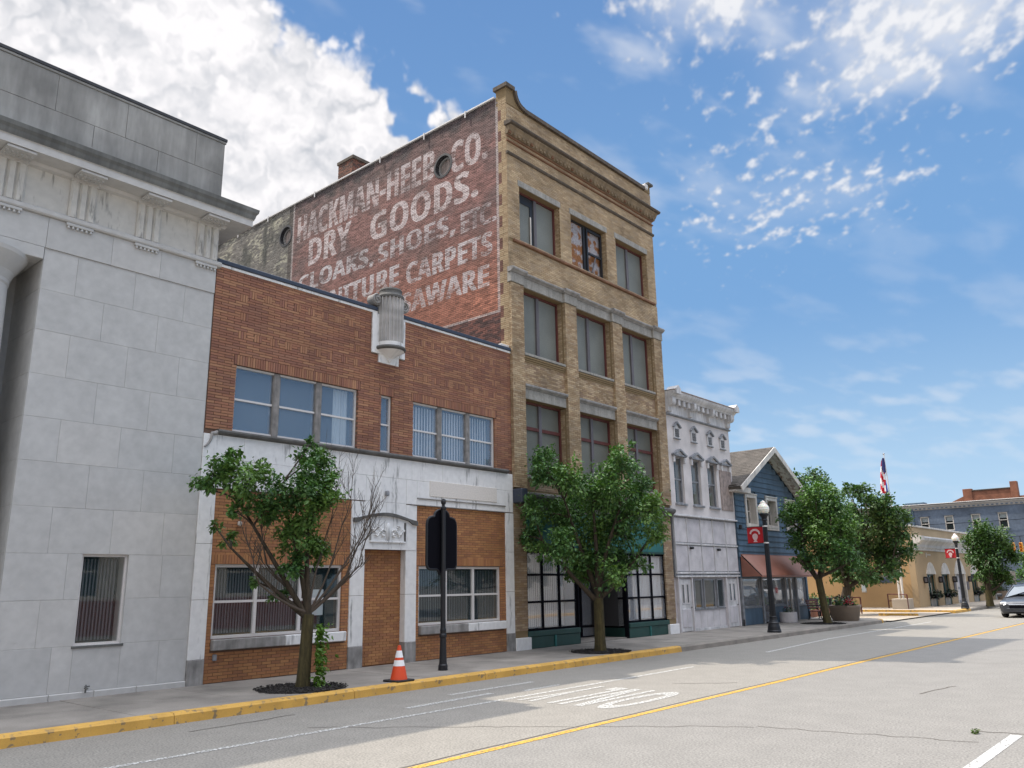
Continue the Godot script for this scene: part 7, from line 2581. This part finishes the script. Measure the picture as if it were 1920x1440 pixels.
func street_things() -> void:
	lamp(23.6, 2.36, 1.0, "black lamp post with white globe before the blue shop")
	lamp(44.75, 2.66, 0.93, "black lamp post with white globe before the tan building")
	# historic marker, seen from behind in shade
	var mk := thing("marker_sign", V(10.80, 0.13, 1.74), "tall black marker sign with shaped board on a pole, seen edge-dark", "sign")
	var P := V(10.80, 0.13, 1.74)
	var po := Mb.new()
	po.lathe(P, [[0.085, 0.0], [0.085, 0.09], [0.07, 0.11], [0.068, 0.16], [0.058, 0.40], [0.055, 0.56], [0.066, 0.58], [0.066, 0.61], [0.052, 0.64], [0.056, 0.70], [0.047, 0.74], [0.043, 2.86], [0.055, 2.88], [0.055, 2.91], [0.03, 2.93], [0.028, 2.96], [0.045, 2.985], [0.05, 3.02], [0.035, 3.06], [0.0, 3.075]], 16)
	part(mk, "pole", po, M["black_iron"])
	var bd := Mb.new()
	var poly := PackedVector2Array()
	var w := 0.38
	var half := [Vector2(0.0, 1.68), Vector2(0.05, 1.69), Vector2(0.085, 1.75), Vector2(0.13, 1.775), Vector2(0.30, 1.775), Vector2(0.355, 1.80), Vector2(w, 1.86), Vector2(w, 2.58), Vector2(0.368, 2.65), Vector2(0.33, 2.70), Vector2(0.27, 2.725), Vector2(0.195, 2.735), Vector2(0.185, 2.775), Vector2(0.155, 2.82), Vector2(0.10, 2.852), Vector2(0.04, 2.865)]
	for p in half: poly.append(p)
	for i in range(half.size() - 1, 0, -1): poly.append(Vector2(-half[i].x, half[i].y))
	bd.xf = Transform3D(Basis(), V(10.83, 0.13, 1.66))
	bd.prism(poly, -0.02, 0.02)
	part(mk, "board", bd, M["black"])
	var rim := Mb.new()
	var rp := PackedVector3Array()
	var rr := PackedFloat32Array()
	for i in poly.size() + 1:
		var p := poly[i % poly.size()]
		rp.append(V(10.83 + p.x, 0.13 + p.y, 1.66))
		rr.append(0.026)
	rim.tube(rp, rr, 6)
	part(mk, "board_rim", rim, M["black_iron"])
	# traffic cone
	var co := thing("traffic_cone", V(9.21, 0.13, 2.36), "orange traffic cone with two white bands on the yellow kerb edge", "traffic cone")
	var C := V(9.21, 0.13, 2.36)
	part(co, "base", bx(C + V(-0.185, 0.0, -0.185), C + V(0.185, 0.03, 0.185), 0.012), M["rubber"])
	var rad := func(y: float) -> float: return lerpf(0.145, 0.028, y / 0.53)
	var bands := [[0.03, 0.235, "orange"], [0.235, 0.325, "reflective"], [0.325, 0.365, "orange"], [0.365, 0.47, "reflective"], [0.47, 0.55, "orange"]]
	for q in bands:
		var m := Mb.new()
		var e := 0.0015 if q[2] == "reflective" else 0.0
		var pr := [[float(rad.call(q[0])) + e, q[0]], [float(rad.call(q[1])) + e, q[1]]]
		if q[1] > 0.54: pr.append([0.0, 0.553])
		m.lathe(C, pr, 24, 0, TAU, false)
		part(co, "cone_band", m, M[q[2]])
	# flagpole on its pedestal, two flags hanging limp
	var fp := thing("flagpole", V(44.9, 0.13, 0.10), "white flagpole on a square stone pedestal at the tan building's corner", "flagpole")
	part(fp, "pedestal", bx(V(43.55, 0.10, -0.30), V(44.15 + 0.45, 0.62, 0.42), 0.02), M["lot"])
	for dz in [-0.07, 0.09]:
		var q := Mb.new()
		q.tube(PackedVector3Array([V(44.1, 0.62, dz), V(44.35, 3.2, dz)]), PackedFloat32Array([0.055, 0.05]), 10)
		part(fp, "post", q, M["white_trim"])
	var pole := Mb.new()
	pole.tube(PackedVector3Array([V(44.35, 1.0, 0.01), V(44.72, 5.0, -0.08), V(44.93, 7.92, -0.2)]), PackedFloat32Array([0.045, 0.036, 0.024]), 10)
	part(fp, "pole", pole, M["alu"])
	var ball := Mb.new()
	ball.lathe(V(44.94, 7.97, -0.2), [[0.0, -0.06], [0.05, -0.03], [0.06, 0.0], [0.05, 0.03], [0.0, 0.06]], 10)
	part(fp, "finial", ball, M["chrome"])
	flag("flag", "limp red and white striped flag with dark blue canton high on the flagpole", 7.72, 5.9, 44.86, true)
	flag("flag", "limp plain blue flag hanging below the striped one", 6.45, 5.35, 44.80, false)
	# brown rails either side of the lot entrance
	for r in [["brown pipe rail before the flagpole pedestal", V(45.0, 0.13, -0.9), V(43.6, 0.13, 0.42)], ["brown pipe rail behind the bench, left of the lot", V(35.6, 0.13, -1.6), V(37.6, 0.13, 0.2)]]:
		var o := thing("pipe_rail", (r[1] + r[2]) * 0.5, r[0], "railing", "brown pipe rails")
		for t in [0.0, 0.6, 1.0]:
			var m := Mb.new()
			var p: Vector3 = r[1].lerp(r[2], t)
			m.bar(p, p + V(0, 0.69, 0), 0.03, 8)
			part(o, "post", m, M["wood_red"])
		for y in [0.69, 0.36]:
			var m := Mb.new()
			m.bar(r[1] + V(0, y, 0), r[2] + V(0, y, 0), 0.025, 8)
			part(o, "rail", m, M["wood_red"])
	# concrete planter with trailing plants
	var pl := thing("concrete_planter", V(31.4, 0.13, 1.7), "square tapered concrete planter with bright trailing vine on the pavement corner", "planter")
	var pm := Mb.new()
	pm.xf = Transform3D(Basis(Vector3.UP, 0.25), V(31.4, 0.13, 1.7))
	pm.lathe(Vector3.ZERO, [[0.58, 0.0], [0.72, 0.46], [0.74, 0.47], [0.74, 0.54], [0.63, 0.54], [0.61, 0.46], [0.0, 0.45]], 4, PI / 4, PI / 4 + TAU)
	part(pl, "planter_box", pm, M["terracotta"])
	foliage(pl, "vine", V(32.0, 0.60, 1.55), V(0.42, 0.30, 0.40), 420, 0.11, [L(0.07, 0.17, 0.02), L(0.09, 0.20, 0.025), L(0.05, 0.12, 0.02)])
	foliage(pl, "dark_leaves", V(31.2, 0.80, 1.75), V(0.45, 0.24, 0.40), 300, 0.10, [L(0.03, 0.06, 0.03), L(0.045, 0.03, 0.04)])
	foliage(pl, "red_flowers", V(31.0, 0.82, 2.0), V(0.22, 0.10, 0.16), 70, 0.07, [L(0.45, 0.02, 0.05)])
	# iron bench beside the blue shop
	var be := thing("bench", V(32.1, 0.13, 0.75), "dark iron bench on the pavement beside the blue shop", "bench")
	var B := V(32.0, 0.13, 0.55)
	for k in 5:
		part(be, "seat_slat", bx(B + V(-0.55, 0.30, -0.22 + k * 0.09), B + V(0.55, 0.325, -0.145 + k * 0.09), 0.006), M["wood_red"])
	for k in 4:
		part(be, "back_slat", bx(B + V(-0.55, 0.40 + k * 0.085, -0.27 - k * 0.02), B + V(0.55, 0.465 + k * 0.085, -0.245 - k * 0.02), 0.006), M["wood_red"])
	for s in [-0.5, 0.5]:
		for z in [-0.24, 0.2]:
			var m := Mb.new()
			m.tube(PackedVector3Array([B + V(s, 0.0, z * 1.2), B + V(s, 0.16, z * 0.9), B + V(s, 0.31, z)]), PackedFloat32Array([0.02, 0.022, 0.022]), 6)
			part(be, "leg", m, M["black_iron"])
		var arm := Mb.new()
		arm.tube(PackedVector3Array([B + V(s, 0.30, 0.2), B + V(s, 0.50, 0.22), B + V(s, 0.53, 0.12), B + V(s, 0.50, -0.26), B + V(s, 0.74, -0.33)]), PackedFloat32Array([0.018, 0.018, 0.018, 0.018, 0.018]), 6)
		part(be, "arm", arm, M["black_iron"])
	# low fence that closes the lot behind the bench
	var lf := thing("low_fence", V(34.6, 0.13, -0.2), "low dark fence with a pale top rail between the shop and the shrubs", "fence")
	for y in [0.36, 0.68]:
		part(lf, "rail", bx(V(32.6, 0.13 + y, -0.42), V(37.2, 0.17 + y, -0.36), 0.008), M["wood_grey"] if y < 0.5 else M["black_iron"])
	for i in 4:
		part(lf, "post", bx(V(32.6 + i * 1.5, 0.13, -0.44), V(32.68 + i * 1.5, 0.84, -0.34), 0.008), M["black_iron"])
	part(lf, "wall", bx(V(32.6, 0.13, -0.46), V(37.2, 0.42, -0.37), 0.01), M["far_red"])
	# traffic signals hung over the crossing
	for s in [[62.0, 2.08, "yellow traffic signal at the right edge, left one of the two"], [62.0, 2.52, "yellow traffic signal at the right edge, right one of the two"]]:
		var o := thing("traffic_signal", V(s[0], 3.45, s[1]), s[2], "traffic signal", "signals over the crossing")
		part(o, "housing", bx(V(s[0], 3.12, s[1] - 0.09), V(s[0] + 0.22, 3.72, s[1] + 0.09), 0.025), M["signal"])
		for k in 3:
			var v := Mb.new()
			v.xf = Transform3D(Basis(V(0, 1, 0), V(-1, 0, 0), V(0, 0, 1)), V(s[0], 3.22 + k * 0.2, s[1]))
			v.lathe(Vector3.ZERO, [[0.078, 0.0], [0.085, 0.17], [0.078, 0.17], [0.07, 0.01], [0.0, 0.005]], 14, 0, TAU, false)
			part(o, "visor", v, M["signal"])
		var hg := Mb.new()
		hg.bar(V(s[0] + 0.1, 3.72, s[1]), V(s[0] + 0.1, 4.12, s[1]), 0.02, 6)
		part(o, "hanger", hg, M["black_iron"])
	var wire := thing("signal_wire", V(62.1, 4.1, 2.6), "thin black span wire that carries the traffic signals", "wire")
	var wm := Mb.new()
	wm.tube(PackedVector3Array([V(62.1, 4.35, -0.2), V(62.1, 4.12, 2.3), V(62.1, 4.4, 13.0)]), PackedFloat32Array([0.012, 0.012, 0.012]), 5)
	part(wire, "cable", wm, M["black"])
	# the back of a road sign
	var rs := thing("road_sign", V(54.0, 0.13, 3.2), "grey back of a square road sign beside the far tree", "sign")
	part(rs, "plate", bx(V(53.98, 1.16, 2.96), V(54.0, 1.86, 3.36), 0.006), M["alu_dirty"])
	var sp := Mb.new()
	sp.bar(V(54.03, 0.13, 3.16), V(54.03, 1.9, 3.16), 0.028, 8)
	part(rs, "post", sp, M["alu_dirty"])


func flag(called: String, label: String, y1: float, y0: float, x: float, striped: bool) -> void:
	var f := thing(called, V(x, y1, -0.2), label, "flag", "flags on the flagpole")
	# limp cloth: folds hang from the hoist; widths swell towards the bottom
	var n := 18
	var cols := 8
	var sheets := {}
	for i in cols:
		for j in n:
			var t0 := float(j) / n
			var t1 := float(j + 1) / n
			var w0 := (0.05 + 0.30 * pow(t0, 0.6)) * (1.0 if striped else 0.85)
			var w1 := (0.05 + 0.30 * pow(t1, 0.6)) * (1.0 if striped else 0.85)
			var zc := 0.03 if striped else 0.22
			var p := func(u: float, t: float, w: float) -> Vector3:
				return V(x - 0.25 * t * 0.3 + 0.05 * sin(u * 11.0 + t * 3.0), lerpf(y1, y0, t), -0.2 - zc * 0.2 - w * (0.1 + u * 0.9) * (1.0 if striped else -0.4) + 0.02 * sin(u * 17.0))
			var u0 := float(i) / cols
			var u1 := float(i + 1) / cols
			var key := int(floorf(u0 * 1.6 + t0 * 6.0 + 0.4)) if striped else 0
			if not sheets.has(key): sheets[key] = Mb.new()
			sheets[key].quad(p.call(u0, t1, w1), p.call(u1, t1, w1), p.call(u1, t0, w0), p.call(u0, t0, w0))
	for k in sheets:
		var mt: Material = M["flag_royal"]
		if striped: mt = M["flag_red"] if k % 2 == 0 else M["flag_white"]
		part(f, "stripe" if striped else "cloth", sheets[k], mt)
	if striped:
		var c := Mb.new()
		c.tube(PackedVector3Array([V(x, y1 + 0.02, -0.24), V(x - 0.02, y1 - 0.35, -0.26), V(x - 0.04, y1 - 0.75, -0.24)]), PackedFloat32Array([0.05, 0.10, 0.06]), 8)
		part(f, "canton", c, M["flag_blue"])


# ---------------------------------------------------------------- vehicles
# stations: [x, half width at sill, half width at belt, y of sill, y of belt]; glass: the same for the cabin [x, half width low, half width high, y low, y high]
func vehicle(called: String, at: Vector3, turn: float, paint: String, body: Array, cabin: Array, wheels: Array, o: Dictionary, label: String, cat: String) -> void:
	var v := thing(called, at, label, cat)
	var xf := Transform3D(Basis(Vector3.UP, turn), at)
	var loft := func(rings: Array) -> Mb:
		var m := Mb.new()
		m.xf = xf
		for i in rings.size() - 1:
			var a: PackedVector3Array = rings[i]
			var b: PackedVector3Array = rings[i + 1]
			for k in a.size() - 1:
				m.quad(a[k], a[k + 1], b[k + 1], b[k])
		for e in 2:
			var r: PackedVector3Array = rings[0] if e == 0 else rings[-1]
			var c := Vector3.ZERO
			for p in r: c += p / r.size()
			for k in r.size() - 1:
				if e == 0: m.tri(c, r[k + 1], r[k])
				else: m.tri(c, r[k], r[k + 1])
		return m
	var rings := []
	for s in body:
		var r := PackedVector3Array()
		var prof := [[0.0, s[3]], [s[1] * 0.93, s[3]], [s[1], s[3] + 0.05], [s[2], lerpf(s[3], s[4], 0.55)], [s[2] * 0.985, lerpf(s[3], s[4], 0.80)], [s[2] * 0.93, s[4] - 0.03], [s[2] * 0.80, s[4]], [s[2] * 0.4, s[4] + 0.025], [0.0, s[4] + 0.03]]
		for p in prof: r.append(V(s[0], p[1], p[0]))
		for i in range(prof.size() - 2, -1, -1): r.append(V(s[0], prof[i][1], -prof[i][0]))
		rings.append(r)
	part(v, "body", loft.call(rings), M[paint])
	var gr := []
	var rf := []
	for s in cabin:
		var r := PackedVector3Array()
		r.append(V(s[0], s[3], s[1]))
		r.append(V(s[0] + s[5] * 0.5, lerpf(s[3], s[4], 0.5), lerpf(s[1], s[2], 0.42)))
		r.append(V(s[0] + s[5], s[4], s[2]))
		r.append(V(s[0] + s[5], s[4] + 0.02, 0.0))
		r.append(V(s[0] + s[5], s[4], -s[2]))
		r.append(V(s[0] + s[5] * 0.5, lerpf(s[3], s[4], 0.5), -lerpf(s[1], s[2], 0.42)))
		r.append(V(s[0], s[3], -s[1]))
		gr.append(r)
		var q := PackedVector3Array()
		for e in [1.0, 0.6, 0.0, -0.6, -1.0]:
			q.append(V(s[0] + s[5], s[4] + 0.028 * (1.2 - e * e), s[2] * 1.01 * e))
		rf.append(q)
	part(v, "cabin_glass", loft.call(gr), M["car_glass"])
	part(v, "roof", loft.call(rf), M[paint])
	# pillars
	for s in [-1.0, 1.0]:
		for c in cabin:
			var m := Mb.new()
			m.xf = xf
			m.tube(PackedVector3Array([V(c[0], c[3] - 0.02, c[1] * s), V(c[0] + c[5] * 0.5, lerpf(c[3], c[4], 0.5), lerpf(c[1], c[2], 0.42) * s), V(c[0] + c[5], c[4] + 0.01, c[2] * s)]), PackedFloat32Array([0.035, 0.03, 0.03]), 6)
			part(v, "pillar", m, M[paint])
	for w in wheels:
		for s in [-1.0, 1.0]:
			var wx := xf * Transform3D(Basis(V(1, 0, 0), V(0, 0, -1) * -s, V(0, s, 0) * -1.0 * -1.0), V(w[0], w[1], s * w[2]))
			wx = xf * Transform3D(Basis(Vector3.RIGHT, PI * 0.5 * s), V(w[0], w[1], s * w[2]))
			var t := Mb.new()
			t.xf = wx
			var R: float = w[1]
			t.lathe(Vector3.ZERO, [[R * 0.62, -0.16], [R * 0.93, -0.16], [R, -0.12], [R, 0.0], [R * 0.93, 0.035], [R * 0.66, 0.03], [R * 0.62, 0.01]], 24, 0, TAU, false)
			var wh := part(v, "wheel", t, M["rubber"])
			var rim := Mb.new()
			rim.xf = wx
			rim.lathe(Vector3.ZERO, [[R * 0.62, -0.02], [R * 0.60, 0.015], [R * 0.50, -0.01], [R * 0.16, 0.005], [0.0, 0.012]], 20, 0, TAU, false)
			part(wh, "rim", rim, M["alu_dirty"])
			var ar := Mb.new()
			ar.xf = wx
			ar.lathe(Vector3.ZERO, [[R * 1.02, -0.12], [R * 1.16, -0.12], [R * 1.16, -0.02], [R * 1.02, -0.02]], 24, 0, TAU, false)
			part(v, "wheel_arch", ar, M["rubber"])
	for p in o["bits"]:
		var m := Mb.new()
		m.xf = xf * Transform3D(Basis(Vector3.UP, p[4]), p[1])
		m.cbox(p[2] * -0.5, p[2] * 0.5, minf(0.02, minf(p[2].x, minf(p[2].y, p[2].z)) * 0.3))
		part(v, p[0], m, M[p[3]])


func vehicles() -> void:
	# dark blue-grey saloon coming towards us; its own -x is the front
	var body := [[0.02, 0.62, 0.66, 0.24, 0.52], [0.10, 0.72, 0.78, 0.17, 0.60], [0.35, 0.80, 0.845, 0.15, 0.66], [0.9, 0.84, 0.865, 0.16, 0.70], [1.35, 0.85, 0.875, 0.17, 0.765], [2.2, 0.86, 0.885, 0.17, 0.80], [3.3, 0.85, 0.88, 0.17, 0.82], [3.9, 0.82, 0.85, 0.19, 0.85], [4.2, 0.74, 0.79, 0.24, 0.82], [4.28, 0.62, 0.70, 0.32, 0.74]]
	var cabin := [[1.20, 0.74, 0.52, 0.76, 1.18, 0.72], [2.15, 0.80, 0.58, 0.80, 1.235, 0.0], [2.9, 0.79, 0.57, 0.80, 1.22, 0.0], [3.75, 0.70, 0.50, 0.84, 1.13, -0.42]]
	var bits := []
	for s in [-1.0, 1.0]:
		bits.append(["headlight", V(0.14, 0.56, 0.58 * s), V(0.16, 0.10, 0.34), "headlight", -0.42 * s])
		bits.append(["fog_lamp", V(0.12, 0.28, 0.62 * s), V(0.06, 0.07, 0.16), "chrome", -0.3 * s])
		bits.append(["mirror", V(1.42, 0.85, 0.98 * s), V(0.10, 0.12, 0.19), "car_paint", 0.0])
	bits.append(["grille", V(0.035, 0.43, 0.0), V(0.05, 0.17, 0.86), "black", 0.0])
	bits.append(["lower_intake", V(0.06, 0.26, 0.0), V(0.06, 0.10, 0.94), "black", 0.0])
	bits.append(["bumper_strip", V(0.03, 0.345, 0.0), V(0.05, 0.03, 1.05), "car_paint", 0.0])
	bits.append(["grille_bar", V(0.02, 0.505, 0.0), V(0.04, 0.022, 0.88), "chrome", 0.0])
	vehicle("saloon_car", V(38.05, 0.0, 6.18), 0.0, "car_paint", body, cabin, [[0.78, 0.30, 0.80], [3.38, 0.30, 0.80]], {"bits": bits}, "dark blue-grey saloon car on the road at the right edge of the photo", "car")
	# white minivan parked across the street: it shows as a reflection in the blue shop's windows
	var vb := [[0.02, 0.74, 0.80, 0.32, 0.86], [0.12, 0.82, 0.88, 0.24, 0.95], [1.0, 0.88, 0.93, 0.22, 1.0], [3.2, 0.88, 0.93, 0.22, 0.98], [4.2, 0.86, 0.90, 0.22, 0.88], [4.7, 0.72, 0.80, 0.24, 0.72], [4.8, 0.6, 0.68, 0.3, 0.62]]
	var vc := [[0.10, 0.84, 0.70, 0.93, 1.62, 0.10], [1.3, 0.88, 0.72, 0.98, 1.68, 0.0], [2.7, 0.88, 0.72, 0.98, 1.66, 0.0], [3.95, 0.80, 0.66, 0.92, 1.58, -0.85]]
	var vbits := []
	for s in [-1.0, 1.0]:
		vbits.append(["tail_light", V(0.03, 0.92, 0.80 * s), V(0.10, 0.36, 0.15), "tail_light", 0.0])
		vbits.append(["mirror", V(3.7, 1.02, 1.02 * s), V(0.10, 0.14, 0.18), "van_paint", 0.0])
	vehicle("minivan", V(56.6, 0.0, 12.3), 0.0, "van_paint", vb, vc, [[0.95, 0.33, 0.84], [3.85, 0.33, 0.84]], {"bits": vbits}, "white minivan with red tail lights parked across the street", "car")
	var dbits := bits.duplicate()
	vehicle("saloon_car", V(55.6, 0.0, 12.4), PI, "car_paint", body, cabin, [[0.78, 0.30, 0.80], [3.38, 0.30, 0.80]], {"bits": dbits}, "dark saloon car parked across the street behind the white minivan", "car")


func _ready() -> void:
	rng.seed = 7
	camera_and_light()
	textures_and_materials()
	ground()
	limestone_building()
	brick_building()
	yellow_building()
	white_building()
	blue_shop()
	tan_building()
	far_buildings()
	across_the_street()
	trees()
	street_things()
	vehicles()
